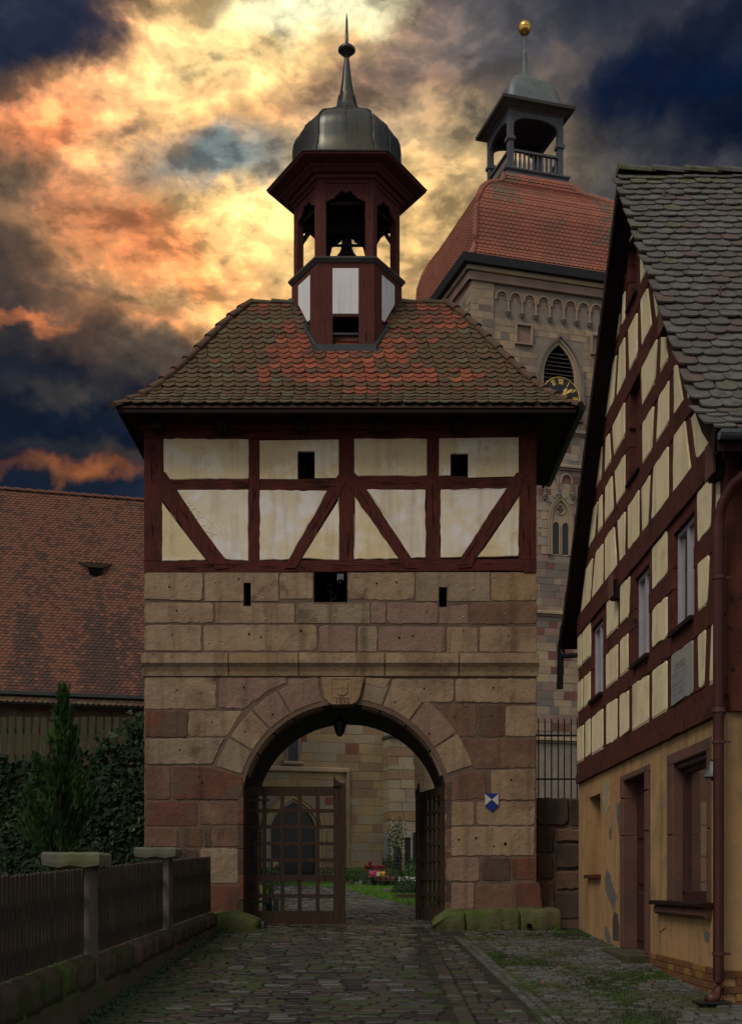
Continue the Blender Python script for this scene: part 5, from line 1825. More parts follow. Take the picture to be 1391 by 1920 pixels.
for q in range(2):
    for za, zb_ in ((0.1, 0.75), (0.85, 1.35), (1.45, 2.05)):
        u0 = dy0 + 0.1 + q * (dy1 - dy0 - 0.1) / 2
        u1 = u0 + (dy1 - dy0 - 0.3) / 2
        MB().prism([(u0, dz0 + za), (u1, dz0 + za), (u1, dz0 + zb_), (u0, dz0 + zb_)], FH, -0.16, -0.138, bev=0.015).build('door_panel', 'door', door)
MB().tube([(HX + 0.155, dy0 + 0.09, dz0 + 1.0), (HX + 0.10, dy0 + 0.09, dz0 + 1.0), (HX + 0.10, dy0 + 0.2, dz0 + 1.0)], 0.010, 6).build('door_handle', 'black', door)
st_ = thing('door_step', 'worn mossy stone step below the dark red house door', 'step', (HX - 0.2, 15.9, gz(15.9)))
MB().prism(rough_poly([(HX - 0.30, 15.22), (HX - 0.30, 16.95), (HX + 0.2, 16.95), (HX + 0.2, 15.22)], 0.2, 0.004, 0.03), (Vector((0, 0, 0)), X3, Y3, Z3), gz(15.2) - 0.1, dz0 - 0.005, bev=0.015).build('tread', 'foot', st_)

# shop window: surround, frame, glass, curtain, notice
wy0, wz0, wy1, wz1 = win_o
o0, o1, otp = hy(1334), hy(1252.5), hz(0.440)
surround('window_lintel', [(o0, wz1 + 0.002), (o1, wz1 + 0.002), (o1, otp), (o0, otp)], -0.2, 0.018)
zm = hz(0.165)
for za, zb_ in ((wz0, zm), (zm + 0.006, wz1)):
    surround('window_jamb', [(wy1, za), (o1, za), (o1, zb_), (wy1, zb_)], -0.2, 0.018)
    surround('window_jamb', [(o0, za), (wy0, za), (wy0, zb_), (o0, zb_)], -0.2, 0.018)
surround('lintel_moulding', [(wy0 + 0.013, wz1 - 0.065), (wy1 - 0.013, wz1 - 0.065), (wy1 - 0.013, wz1 - 0.016), (wy0 + 0.013, wz1 - 0.016)], -0.095, -0.03, 0.01)
sl_ = MB()
ys0, ys1 = hy(1337), hy(1236)
prf = [(0.0, -0.055), (0.13, -0.055), (0.13, -0.078), (0.0, -0.078)]
z0 = hz(-0.053)
sl_.prism([(ys0, z0 - 0.05), (ys1, z0 - 0.05), (ys1, z0), (ys0, z0)], FH, -0.2, 0.13, bev=0.01)
sl_.build('window_sill', 'wood_dk', house)
sl_ = MB().prism([(ys0 + 0.05, z0 - 0.16), (ys1 - 0.05, z0 - 0.16), (ys1 - 0.02, z0 - 0.055), (ys0 + 0.02, z0 - 0.055)], FH, -0.1, 0.085, bev=0.03)
sl_.build('sill_apron', 'surround', house)
wn_ = MB()
fw = 0.07
for a, b, c, d in ((wy0, wz0, wy1, wz0 + fw + 0.05), (wy0, wz1 - fw - 0.05, wy1, wz1 - 0.05), (wy0, wz0 + fw, wy0 + fw, wz1 - fw), (wy1 - fw, wz0 + fw, wy1, wz1 - fw)):
    wn_.prism([(a, b), (c, b), (c, d), (a, d)], FH, -0.18, -0.10, bev=0.004)
wf = wn_.build('shop_window_frame', 'door', house)
MB().prism([(wy0 + fw, wz0 + fw), (wy1 - fw, wz0 + fw), (wy1 - fw, wz1 - fw), (wy0 + fw, wz1 - fw)], FH, -0.150, -0.144).build('pane', 'glass', wf)
MB().prism([(wy0 + fw, wz0 + fw), (wy1 - fw, wz0 + fw), (wy1 - fw, wz1 - fw), (wy0 + fw, wz1 - fw)], FH, -0.36, -0.34).build('blind', 'roomdim', wf)
MB().prism([(wy1 - 0.74, wz0 + fw + 0.03), (wy1 - 0.11, wz0 + fw + 0.03), (wy1 - 0.11, wz0 + fw + 0.31), (wy1 - 0.74, wz0 + fw + 0.31)], FH, -0.170, -0.166).build('white_notice', 'paper', wf)

# brick plinth: courses of bricks below the plaster
zp = hz(-0.243)
yy0 = YN
br = MB()
for r in range(5):
    z1 = zp - r * 0.075
    z0 = z1 - 0.068
    y = YN + (0.11 if r % 2 else 0) - 0.03
    while y < 15.2:
        y2 = min(y + 0.235, 15.2)
        if z1 > gz(y) and y2 - y > 0.04:
            MB().prism([(max(y, YN - 0.03) + 0.004, z0), (y2 - 0.004, z0), (y2 - 0.004, z1), (max(y, YN - 0.03) + 0.004, z1)], FH, -0.05, 0.028 + R.gauss(0, 0.002), bev=0.004, back=False).build('brick', 'brick2' if R.random() < 0.16 else 'brick', gfw)
        y += 0.243
FN = (Vector((0, YN, 0)), X3, Z3, Vector((0, -1, 0)))
for r in range(5):
    z1 = zp - r * 0.075
    x = HX - 0.028 + (0.11 if r % 2 else 0)
    while x < HX + 0.9:
        MB().prism([(x + 0.004, z1 - 0.068), (x + 0.235, z1 - 0.068), (x + 0.235, z1), (x + 0.004, z1)], FN, -0.02, 0.028 + R.gauss(0, 0.002), bev=0.004, back=False).build('brick', 'brick2' if R.random() < 0.16 else 'brick', gfw)
        x += 0.243

# ---- timber-framed gable: rails between rows, posts between infill panels
ZEV, ZAP = EYE + 4.0, EYE + 8.93          # roof undersurface at the verge
YAP = 16.02


def rake_Y(z):
    """near and far limits of the gable wall at height z (under the roof)"""
    if z <= ZEV:
        return YN, YF
    f = (z - ZEV) / (ZAP - ZEV)
    y0, y1 = 11.50, 21.05
    return max(YN, y0 + (YAP - 0.05 - y0) * f), min(YF, y1 + (YAP + 0.05 - y1) * f)


# backing
bk = MB()
zt2 = ZEV
bk.prism([(YN + 0.10, ZA), (YF - 0.05, ZA), (YF - 0.05, ZEV), (YF - 0.3, ZEV + 0.4), (YAP + 0.02, ZAP - 0.1), (YAP - 0.02, ZAP - 0.1), (YN + 0.15, ZEV + 0.4), (YN + 0.10, ZEV)], FH, -0.40, -0.11)
bk.box(HX + 0.40, YN + 0.02, ZA, HX + 6.5, YN + 0.35, ZEV - 0.05)
bk.box(HX + 0.40, YF - 0.35, ZA, HX + 6.5, YF - 0.02, ZEV - 0.05)
bk.build('upper_wall_core', 'wood_dk', house)
ROWS = [
    (0.597, 0.768, [(1083, 1095), (1098.5, 1107), (1110.5, 1131), (1138, 1157.5), (1163, 1179.5), (1187, 1217), (1224.5, 1251.5), ('pl', 1260, 1300.5), (1312, 1321, 1310, 1324.5), (1332, 1347, 1336, 1347)]),
    (0.845, 0.985, [(1083.8, 1093), (1096, 1107.5), ('w', 1109.5, 1130.5), (1137.5, 1158.8), (1164, 1178.5), ('w', 1190, 1217), (1224.5, 1251.7), ('w', 1262, 1301), (1311, 1326, 1309.5, 1330.6), (1338.5, 1348, 1341.5, 1348)]),
    (1.058, 1.21, [(1083.8, 1090.5), (1093, 1108), ('w', 1109.5, 1130.5), (1138.5, 1159), (1164, 1179, 1164, 1182), ('w', 1190, 1217), (1224.5, 1251.5), ('w', 1262, 1301), (1310, 1332.5, 1308.5, 1335.6), (1344, 1350)]),
    (1.305, 1.487, [(1089.5, 1107, 1099.5, 1112.5), (1110.5, 1130.6, 1118, 1131.5), (1135.3, 1157, 1135.3, 1152.5), (1163.5, 1171.5, 1159, 1173), (1179, 1198.8, 1178.5, 1199), (1206, 1215, 1204, 1219.7), (1222.8, 1254, 1227, 1254), (1263.5, 1296, 1264.5, 1285), ]),
    (1.565, 1.712, [(1104, 1115, 1112, 1121.5), (1122.5, 1130, 1124, 1129.5), (1135.3, 1151, 1136, 1148.5), (1157.2, 1172.8, 1154, 1172.8), ('v', 1179, 1200), (1206, 1222.8, 1206, 1226.4), (1232, 1254.5, 1236, 1255), (1265, 1281.7, 1265, 1270.5), ]),
    (1.785, 1.922, [(1118, 1128, 1126, 1129.8), (1135, 1146, 1137, 1143), (1152.4, 1172, 1149.4, 1172), ('v', 1180, 1200), (1205.6, 1228.8, 1203.5, 1233.4), (1239.4, 1253, 1241, 1247), ]),
    (2.005, 2.18, [(1135, 1151, 1147, 1157), (1157.2, 1173, 1162.4, 1172.3), (1181.4, 1195.6, 1179, 1195.6), (1204.7, 1222.8, 1202, 1215), ]),
    (2.25, 2.36, [(1154, 1162, 1160, 1164), (1166, 1172, 1169, 1173), ('v', 1179, 1195.5), (1202, 1210.7, 1201.6, 1205.6), ]),
    (2.425, 2.49, [(1166, 1173.5, 1170.5, 1173.8), ('v', 1179, 1195.5)]),
]
extra = [  # free panels cut by the roof
    [(1307, 858), (1297, 783), (1316, 757), (1341, 806), (1341, 824), (1312, 858)],
    [(1292, 749), (1279.5, 673), (1282, 670), (1304, 726)],
    [(1264, 664), (1264, 612), (1277, 648)],
    [(1232, 597), (1222.5, 521), (1227, 514), (1247, 562)],
    [(1217, 496), (1216, 482), (1221, 492)],
    [(1179.5, 452), (1193.5, 427), (1194.5, 434), (1181, 454)],
    [(1180, 418), (1184, 396), (1188.5, 405), (1180.5, 420)],
]
for p in extra:
    MB().prism(hp(*p), FH, -0.10, 0.014, bev=0.009).build('infill_panel', 'plaster_h', house)


def hpoly(Y, k):
    return (Y, EYE + k * HX)


def hmember(name, pts, d=0.004, mk='wood_hs', d0=-0.11):
    MB().prism(rough_poly(pts, 0.3, 0.004, 0.008), FH, d0, d + R.gauss(0, 0.0015), bev=0.005).build(name, mk, house)


def at(lb, lt, f):
    return lb + (lt - lb) * f


for ri, (k0, k1, ps) in enumerate(ROWS):
    z0, z1 = hz(k0), hz(k1)
    Rb, Rt = rake_Y(z0), rake_Y(z1)
    items = []
    for p in ps:
        kind = None
        if isinstance(p[0], str):
            kind, p = p[0], p[1:]
        if len(p) == 2:
            p = (p[0], p[1], p[0], p[1])
        items.append((kind, [hy(q) for q in p]))
    for kind, (lb, rb, lt, rt) in items:
        if kind in (None, 'pl'):
            j = [R.gauss(0, 0.012) for _ in range(4)]
            pts = [(lb, z0 + j[0]), (rb, z0 + j[1]), (rt, z1 + j[2]), (lt, z1 + j[3])]
            mk = 'greyplaster' if kind == 'pl' else 'plaster_h'
            if abs(lb - rb) > 0.09:
                pts = rough_poly(pts, 0.14, 0.007, 0.035)
            MB().prism(pts, FH, -0.10, 0.014, bev=0.009).build('infill_panel', mk, house)
            if kind is None and R.random() < 0.7:
                # darker lip along the foot of the panel, its shade painted in
                MB().prism([(lb - 0.01, z0 - 0.03), (rb + 0.01, z0 - 0.03), (rb + 0.03, z0 + R.uniform(0.0, 0.03)), (lb - 0.03, z0 + R.uniform(0.01, 0.04))], FH, -0.02, 0.016, bev=0.008).build('panel_lip_shade', 'plaster_dirt_shade', house)
    # posts: in front of everything between the panels (Y decreases with px)
    for i in range(-1, len(items)):
        if i == -1:
            ab, at_ = Rb[1], Rt[1]
        else:
            ab, at_ = items[i][1][1], items[i][1][3]
        if i == len(items) - 1:
            bb, bt = Rb[0], Rt[0]
            if ri in (3, 4, 5):
                bb, bt = hy({3: 1304, 4: 1289, 5: 1262}[ri]), hy({3: 1292, 4: 1277, 5: 1259}[ri])
            if ri == 6:
                bb, bt = hy(1230), hy(1221)
        else:
            bb, bt = items[i + 1][1][0], items[i + 1][1][2]
        if ab - bb < 0.015 and at_ - bt < 0.015:
            continue
        hmember('timber_post', [(bb, z0), (ab, z0), (at_, z1), (bt, z1)], 0.0, 'wood_hs')
    # rail above the row
    kn = ROWS[ri + 1][0] if ri + 1 < len(ROWS) else 2.54
    za, zb_ = z1 + 0.003, hz(kn) - 0.003
    n0, n1 = rake_Y(za), rake_Y(zb_)
    wins_ = [it[1] for it in items if it[0] == 'w']
    if ri == 1:      # windows pass through this rail
        segs, cur = [], n0[1]
        for lb, rb, lt, rt in wins_:
            segs.append((rb * 0 + lb, cur))
            cur = rb
        segs.append((n0[0], cur))
        for a, b in segs:
            hmember('timber_rail', [(a, za), (b, za), (b, zb_), (a, zb_)], 0.006)
    elif ri == 4 or ri == 7:
        v = [it[1] for it in items if it[0] == 'v'][0]
        hmember('timber_rail', [(v[0], za), (n0[1], za), (n1[1], zb_), (v[0], zb_)], 0.006)
        hmember('timber_rail', [(n0[0], za), (v[1], za), (v[1], zb_), (n1[0], zb_)], 0.006)
    else:
        hmember('timber_rail', [(n0[0], za), (n0[1], za), (n1[1], zb_), (n1[0], zb_)], 0.008 if ri != 2 else 0.03)
hmember('sill_beam', [(YN, ZA + 0.003), (YF, ZA + 0.003), (YF, hz(0.535)), (YN, hz(0.535))], 0.05)
hmember('sill_beam', [(YN, hz(0.537)), (YF, hz(0.537)), (YF, hz(0.594)), (YN, hz(0.594))], 0.012)
hmember('rafter', [(YAP - 0.45, ZAP - 0.46), (YAP - 0.05, ZAP - 0.05), (YAP + 0.05, ZAP - 0.05), (YAP + 0.45, ZAP - 0.46)], 0.004)

# upper windows: recessed white casements with sills
for a, b in ((1109.5, 1130.5), (1190, 1217), (1262, 1301)):
    y0, y1 = hy(b), hy(a)
    z0, z1 = hz(0.845), hz(1.17)
    mb = MB()
    f = 0.055
    rows_ = ((y0, z0, y1, z0 + f), (y0, z1 - f, y1, z1), (y0, z0 + f, y0 + f, z1 - f), (y1 - f, z0 + f, y1, z1 - f), ((y0 + y1) / 2 - 0.035, z0 + f, (y0 + y1) / 2 + 0.035, z1 - f))
    for u0, v0, u1, v1 in rows_:
        mb.prism([(u0, v0), (u1, v0), (u1, v1), (u0, v1)], FH, -0.10, -0.05, bev=0.004)
    w_ = mb.build('window', 'wframe', house)
    MB().prism([(y0 + f, z0 + f), (y1 - f, z0 + f), (y1 - f, z1 - f), (y0 + f, z1 - f)], FH, -0.090, -0.086).build('pane', 'glass', w_)
    MB().prism([(y0 + f, z0 + f), (y1 - f, z0 + f), (y1 - f, z1 - f), (y0 + f, z1 - f)], FH, -0.109, -0.104).build('curtain', 'curtain', w_)
    hmember('window_ledge', [(y0 - 0.03, hz(0.825)), (y1 + 0.03, hz(0.825)), (y1 + 0.03, hz(0.842)), (y0 - 0.03, hz(0.842))], 0.06, 'wood_dk', -0.09)
    hmember('window_lintel', [(y0 + 0.002, hz(1.17)), (y1 - 0.002, hz(1.17)), (y1 - 0.002, hz(1.21)), (y0 + 0.002, hz(1.21))], 0.0)
# loft openings with shut boards
for a, b, k0, k1 in ((1179, 1200, 1.565, 1.922), (1179, 1195.5, 2.25, 2.49)):
    y0, y1 = hy(b), hy(a)
    n = 3
    for i in range(n):
        u0 = y0 + (y1 - y0) * i / n
        u1 = y0 + (y1 - y0) * (i + 1) / n - 0.008
        MB().prism([(u0, hz(k0)), (u1, hz(k0)), (u1, hz(k1)), (u0, hz(k1))], FH, -0.11, -0.085, bev=0.003).build('shutter_board', 'wood_hs', house)
    hmember('window_ledge', [(y0 - 0.03, hz(k0) - 0.03), (y1 + 0.03, hz(k0) - 0.03), (y1 + 0.03, hz(k0) + 0.01), (y0 - 0.03, hz(k0) + 0.01)], 0.05, 'wood_dk', -0.09)
# inscription slab in its panel
pq = hp((1264, 1264.5), (1291, 1246), (1291, 1305), (1264, 1325))
MB().prism(pq, FH, 0.0, 0.030, bev=0.004).build('inscription_slab', 'plaque', house)
eg = MB()
for r in range(7):
    z = hz(0.735) - 0.05 - r * 0.055
    y = hy(1288)
    while y < hy(1267) and r not in (3,):
        w = R.uniform(0.012, 0.03)
        if R.random() < 0.62:
            eg.prism([(y, z), (y + w, z), (y + w, z + 0.016), (y, z + 0.016)], FH, 0.029, 0.0308)
        y += w + 0.014
eg.build('worn_inscription', 'patch', house, kind='stuff')
# projecting purlin ends with cover boards
for px_, py_, w, h in ((1352, 870, 0.24, 0.30), (1160, 1107, 0.2, 0.26), (1258, 603, 0.2, 0.26)):
    Y = hy(px_)
    z = EYE + (FY - py_) * Y / FL
    XP = HX - 0.095
    MB().box(XP, Y - w / 2, z - h / 2, HX - 0.001, Y + w / 2, z + h / 2).build('purlin_end', 'wood_dk', house)
    MB().box(XP - 0.025, Y - w / 2 - 0.03, z - h / 2 + 0.02, XP - 0.002, Y + w / 2 + 0.03, z + h / 2 + 0.06).build('purlin_cover', 'surround', house)

# front wall (towards the camera) above the ground floor
MB().box(HX + 0.002, YN - 0.02, hz(0.49) + 0.002, HX + 0.40, YN + 0.10, ZEV - 0.02).build('corner_post', 'wood_hs', house)
MB().box(HX + 0.40, YN - 0.012, hz(0.49) + 0.002, HX + 3.0, YN + 0.02, ZEV - 0.02).build('front_timber', 'wood_hs', house)
MB().box(HX + 0.02, YN - 0.05, hz(0.49) + 0.002, HX + 3.0, YN - 0.021, hz(0.54)).build('front_sill_beam', 'wood_hs', house)

# ---- roof: two slopes, tiles one by one on the near slope
YE0, YE1 = 11.46, 21.1
ZE0 = EYE + 4.16
ZRG = EYE + 9.08


def hprof(t):
    return (0.72 * t / 0.14 * 0.14) if t < 0.1 else 0.072 + (t - 0.1) * (1 - 0.072) / 0.9


hroof = MB()
TH = 0.16
XFAR = HX + 7.0
for sgn, ye in ((1, YE0), (-1, YE1)):
    prev = None
    ring = []
    for i in range(9):
        t = [0, 0.05, 0.1, 0.2, 0.4, 0.6, 0.8, 0.95, 1.0][i]
        y = ye + (YAP - ye) * t
        z = ZE0 + (ZRG - ZE0) * hprof(t)
        ring.append((y, z))
    n = len(ring)
    vs = []
    for x in (XV, XFAR):
        for y, z in ring:
            vs.append((x, y, z - 0.03))
        for y, z in ring[::-1]:
            vs.append((x, y, z - 0.03 - TH))
    m = 2 * n
    fs = [(i, (i + 1) % m, m + (i + 1) % m, m + i) for i in range(m)] + [tuple(range(m)), tuple(range(m, 2 * m))[::-1]]
    hroof.add(vs, fs, 0)
hr = hroof.build('roof', 'wood_dk', house)
for ye in (YE0, YE1):
    vs = []
    for x in (XV - 0.022, XV - 0.001):
        for t in (0, 0.1, 1.0):
            y, z = ye + (YAP - ye) * t, ZE0 + (ZRG - ZE0) * hprof(t)
            vs += [(x, y, z + 0.0), (x, y, z - 0.21)]
    fs = []
    for i in range(2):
        fs += [(2 * i, 2 * i + 1, 2 * i + 3, 2 * i + 2), (6 + 2 * i, 6 + 2 * i + 2, 6 + 2 * i + 3, 6 + 2 * i + 1), (2 * i, 2 * i + 2, 6 + 2 * i + 2, 6 + 2 * i), (2 * i + 1, 6 + 2 * i + 1, 6 + 2 * i + 3, 2 * i + 3)]
    MB().add(vs, fs).build('bargeboard', 'wood_dk', house)
hk = ['h_gry', 'h_lt', 'h_brn', 'h_moss']
ht = [tile_mb(0.20, 0.36, 0.017, 'round', 7), tile_mb(0.196, 0.36, 0.019, 'round', 7)]
hmesh = {k: [t.mesh('tile', k) for t in ht] for k in hk}
slope_l = sqrt((YAP - YE0) ** 2 + (ZRG - ZE0) ** 2)
near, oth = [], []
for sgn, ye in ((1, YE0), (-1, YE1)):
    s, r = 0.0, 0
    EX = 0.172
    while s < slope_l - 0.04:
        t = s / slope_l
        y, z = ye + (YAP - ye) * t, ZE0 + (ZRG - ZE0) * hprof(t)
        T = Vector((0, (YAP - ye) * 0.02, (ZRG - ZE0) * (hprof(t + 0.02) - hprof(t)))).normalized()
        U = X3 if sgn > 0 else -X3
        N = U.cross(T)
        x = XV - 0.02 + (0.10 if r % 2 == 0 or sgn < 0 else 0.02)
        while x < (XV + 5.0 if sgn > 0 else XV + 0.8):
            sag = 0.018 * sin(x * 1.7 + s * 0.9)
            P = Vector((x, y, z)) + N * (-0.0 + R.gauss(0, 0.003)) + T * (R.gauss(0, 0.012) + sag)
            mw = frame_m(P, U, T, N, 0.125 + R.gauss(0, 0.015)) @ Matrix.Rotation(R.gauss(0, 0.025), 4, 'Z') @ Matrix.Translation((0, -0.02, 0.022)) @ Matrix.Diagonal((1, max(0.15, min(1.0, (slope_l - s + 0.03) / 0.36)), 1, 1))
            n1 = noise.noise(Vector((x * 1.3, s * 1.1, 9)))
            k = pick([('h_gry', 5), ('h_lt', 3), ('h_brn', 1), ('h_moss', 0.3 + 5 * max(0, t - 0.72 + n1 * 0.15))])
            (near if sgn > 0 else oth).append((mw, k))
            x += 0.204
        s += EX
        r += 1
near.sort(key=lambda q: (FX + FL * q[0].translation.x / q[0].translation.y) > 1420)
for mw, k in near[:300]:
    inst('tile', R.choice(hmesh[k]), hr, mw)
rest = MB()
for mw, k in near[300:] + oth:
    tm = R.choice(ht)
    rest.add([mw @ Vector(v) for v in tm.v], tm.f, hk.index(k))
rest.build('tile_rows', hk, hr, kind='stuff')
# verge: lighter lime pointing and tile edges, ridge tiles
for i in range(14):
    x0 = XV - 0.0 + i * 0.42
    half_round((x0, YAP, ZRG + 0.03 - 0.006 * i), (x0 + 0.43, YAP, ZRG + 0.024 - 0.006 * i), 0.10, Z3, hr, 'ridge_tile', 'h_moss' if i % 2 == 0 else 'h_gry', 0.45)
for px_, py_ in ((1245, 371), (1349, 560)):
    # snow hooks
    bestp = None
    for i in range(400):
        t = i / 400
        y, z = YE0 + (YAP - YE0) * t, ZE0 + (ZRG - ZE0) * hprof(t)
        if abs(FY - (z - EYE) * FL / y - py_) < 2.5:
            bestp = (y, z)
            break
    y, z = bestp
    x = (px_ - FX) * y / FL
    MB().tube([(x, y + 0.12, z + 0.17), (x, y, z + 0.055), (x, y - 0.04, z + 0.03), (x, y - 0.05, z + 0.13)], 0.010, 5).build('snow_hook', 'ridge', hr)

# gutters and downpipes
def gutter(x0, x1, y, z, k='zinc', parent=house, r=0.075):
    mb = MB()
    vs = []
    for x in (x0, x1):
        for j in range(9):
            an = pi + pi * j / 8
            vs.append((x, y + r * cos(an), z + r * sin(an)))
        for j in range(9):
            an = 2 * pi - pi * j / 8
            vs.append((x, y + (r - .008) * cos(an), z + (r - .008) * sin(an)))
    n = 18
    mb.add(vs, [(i, (i + 1) % n, n + (i + 1) % n, n + i) for i in range(n)] + [tuple(range(9)), tuple(range(n, n + 9))])
    return mb.build('gutter', k, parent)


gutter(XV + 0.0, XFAR, YE0 - 0.06, ZE0 - 0.03)
gutter(XV - 0.02, XFAR, YE1 + 0.06, ZE0 - 0.03, 'black')
px0, py0 = 3.255, 11.82
dp_ = [(3.62, YE0 - 0.06, ZE0 - 0.13), (3.60, YE0 - 0.05, ZE0 - 0.24), (3.50, YE0 + 0.03, ZE0 - 0.32), (3.36, YE0 + 0.2, ZE0 - 0.42), (3.275, py0 - 0.05, ZE0 - 0.58), (px0, py0, ZE0 - 0.75), (px0, py0, 0.80), (px0, py0 - 0.01, 0.72), (px0 - 0.06, py0 - 0.08, 0.64), (px0 - 0.13, py0 - 0.13, 0.625)]
MB().tube(dp_, 0.052, 14).build('downpipe', 'pipe', house, smooth=True)
for z in (3.05, 1.05, 4.6):
    MB().tube([(px0, py0, z - 0.015), (px0, py0, z + 0.015)], 0.062, 14).build('pipe_collar', 'pipe', house)
    MB().box(px0, py0 - 0.01, z - 0.01, HX, py0 + 0.01, z + 0.01).build('pipe_bracket', 'pipe', house)
MB().lathe([(0.066, 3.33), (0.062, 3.37), (0.053, 3.37)], (px0, py0), 14).build('pipe_collar', 'pipe', house)
MB().box(px0 - 0.25, py0 - 0.22, gz(11.7) + 0.045, px0 + 0.06, py0 + 0.02, gz(11.7) + 0.06).build('gully_grate', 'black', label='small black iron gully grate under the red downpipe', cat='drain')
# far downpipe stub and bracket at the far eave
MB().tube([(XV + 0.02, YE1 + 0.06, ZE0 - 0.1), (XV + 0.0, YE1 + 0.05, ZE0 - 0.85)], 0.055, 8).build('downpipe', 'black', house)
MB().tube([(XV + 0.02, YE1 + 0.04, ZE0 - 0.12), (XV + 0.04, YE1 - 0.1, ZE0 - 0.32), (HX + 0.02, YE1 - 0.5, ZE0 - 0.38)], 0.045, 8).build('downpipe_bend', 'black', house)

# wall lamp
Yl = 12.15
wlz = EYE + (FY - 1457) * Yl / FL
la = thing('wall_lamp', 'grey enamel shade wall lamp between the shop window and the downpipe', 'lamp', (HX, Yl, wlz))
MB().lathe([(0.02, wlz + 0.15), (0.038, wlz + 0.145), (0.05, wlz + 0.08), (0.105, wlz + 0.0), (0.10, wlz - 0.01), (0.04, wlz + 0.05)], (HX - 0.07, Yl - 0.0), 16, close=False).build('lamp_shade', 'lampzinc', la, smooth=True)
MB().lathe([(0.03, wlz + 0.03), (0.038, wlz - 0.0), (0.02, wlz - 0.04)], (HX - 0.07, Yl), 10).build('bulb', 'black', la)
MB().tube([(HX - 0.005, Yl, wlz - 0.25), (HX - 0.03, Yl, wlz - 0.12), (HX - 0.09, Yl, wlz - 0.02)], 0.008, 6).build('bracket', 'black', la)
MB().tube([(HX - 0.01, Yl, wlz + 0.1), (HX - 0.1, Yl, wlz + 0.17)], 0.008, 6).build('arm', 'black', la)

# ================================================================== ROUGH WALL AND RAILING BETWEEN GATE AND HOUSE
gwl = thing('garden_wall', 'dark rough sandstone wall between the gate tower and the yellow house', 'wall', (3.0, 21.1, gz(21)))
yw = 21.1
z_wt = zrel(1495, yw)
core = MB().box(XR + 0.01, yw + 0.05, 0.5, HX + 0.6, yw + 0.5, z_wt - 0.02)
wcore = core.build('wall_core', 'mortar', gwl)
FW = (Vector((0, yw + 0.05, 0)), X3, Z3, Vector((0, -1, 0)))
wx = lambda px: (px - FX) * yw / FL
wz = lambda py: EYE + (FY - py) * yw / FL
for poly, k in (([(1006, 1496), (1066, 1497), (1066, 1540), (1058, 1549), (1006, 1548)], 'st_dark'), ([(1069, 1497), (1095, 1497), (1095, 1552), (1068, 1550)], 'st_dark'),
                ([(1006, 1553), (1040, 1553), (1038, 1600), (1006, 1600)], 'st_dark'), ([(1042, 1555), (1095, 1556), (1095, 1578), (1042, 1580)], 'st_brown'), ([(1042, 1583), (1095, 1582), (1095, 1628), (1042, 1630)], 'st_dark'),
                ([(1006, 1604), (1038, 1604), (1040, 1650), (1006, 1650)], 'st_dark'), ([(1044, 1634), (1095, 1634), (1095, 1668), (1044, 1670)], 'st_brown'), ([(1012, 1654), (1040, 1654), (1040, 1706), (1012, 1706)], 'st_brown'), ([(1044, 1674), (1095, 1672), (1095, 1725), (1044, 1725)], 'st_dark'), ([(1012, 1710), (1041, 1710), (1041, 1745), (1012, 1745)], 'st_dark')):
    MB().prism(rough_poly([(wx(a), wz(b)) for a, b in poly], 0.07, 0.008, 0.04), FW, -0.1, R.uniform(0.0, 0.06), bev=0.025, back=False).build('rough_stone', k, wcore)
rl = thing('iron_railing', 'black iron railing with pointed bars on top of the dark wall', 'railing', (3.0, 21.3, z_wt))
yr = 21.3
rx = lambda px: (px - FX) * yr / FL
rzz = lambda py: EYE + (FY - py) * yr / FL
for px_ in (1009.5, 1021.5, 1034, 1046.5, 1058, 1070.5, 1082):
    MB().tube([(rx(px_), yr, z_wt - 0.05), (rx(px_), yr, rzz(1351)), (rx(px_), yr, rzz(1345.5))], [0.011, 0.011, 0.002], 6).build('bar', 'black', rl)
for py_ in (1379.5, 1461.5):
    MB().box(XR - 0.02, yr - 0.012, rzz(py_) - 0.014, HX + 0.2, yr + 0.012, rzz(py_) + 0.014).build('cross_rail', 'black', rl)

# ================================================================== CHURCH TOWER
RD = Vector((0.960, 0.279, 0)).normalized()
ND = Vector((0.279, -0.960, 0)).normalized()
LDv = Vector((-0.279, 0.960, 0)).normalized()
TC = Vector((3.89, 50.0, 0))
TWd = 8.05
FT = (TC, RD, Z3, ND)
FTL = (TC, LDv, Z3, -RD)
tower = thing('church_tower', 'tall stone church tower with a bulging red tiled roof, open grey lantern and gilded ball', 'church tower', (TC.x, TC.y, gz(50)))


def tr(px, py, fr=FT, off=0.0):
    d = Vector(((px - FX) / FL, 1, (FY - py) / FL))
    P0 = fr[0] + fr[3] * off
    t = (P0 - CAM).dot(fr[3]) / d.dot(fr[3])
    p = CAM + d * t
    return ((p - fr[0]).dot(fr[1]), p.z)


ctr = TC + (RD + LDv) * (TWd / 2)
_, ZTE = tr(885, 500)
tb = MB()
corners = [TC, TC + RD * TWd, TC + (RD + LDv) * TWd, TC + LDv * TWd]
tb.add([(c.x, c.y, z) for z in (gz(50) - 1, ZTE) for c in corners], [(0, 1, 5, 4), (1, 2, 6, 5), (2, 3, 7, 6), (3, 0, 4, 7), (4, 5, 6, 7)])
tbody = tb.build('tower_body', 'mortar_t', tower)

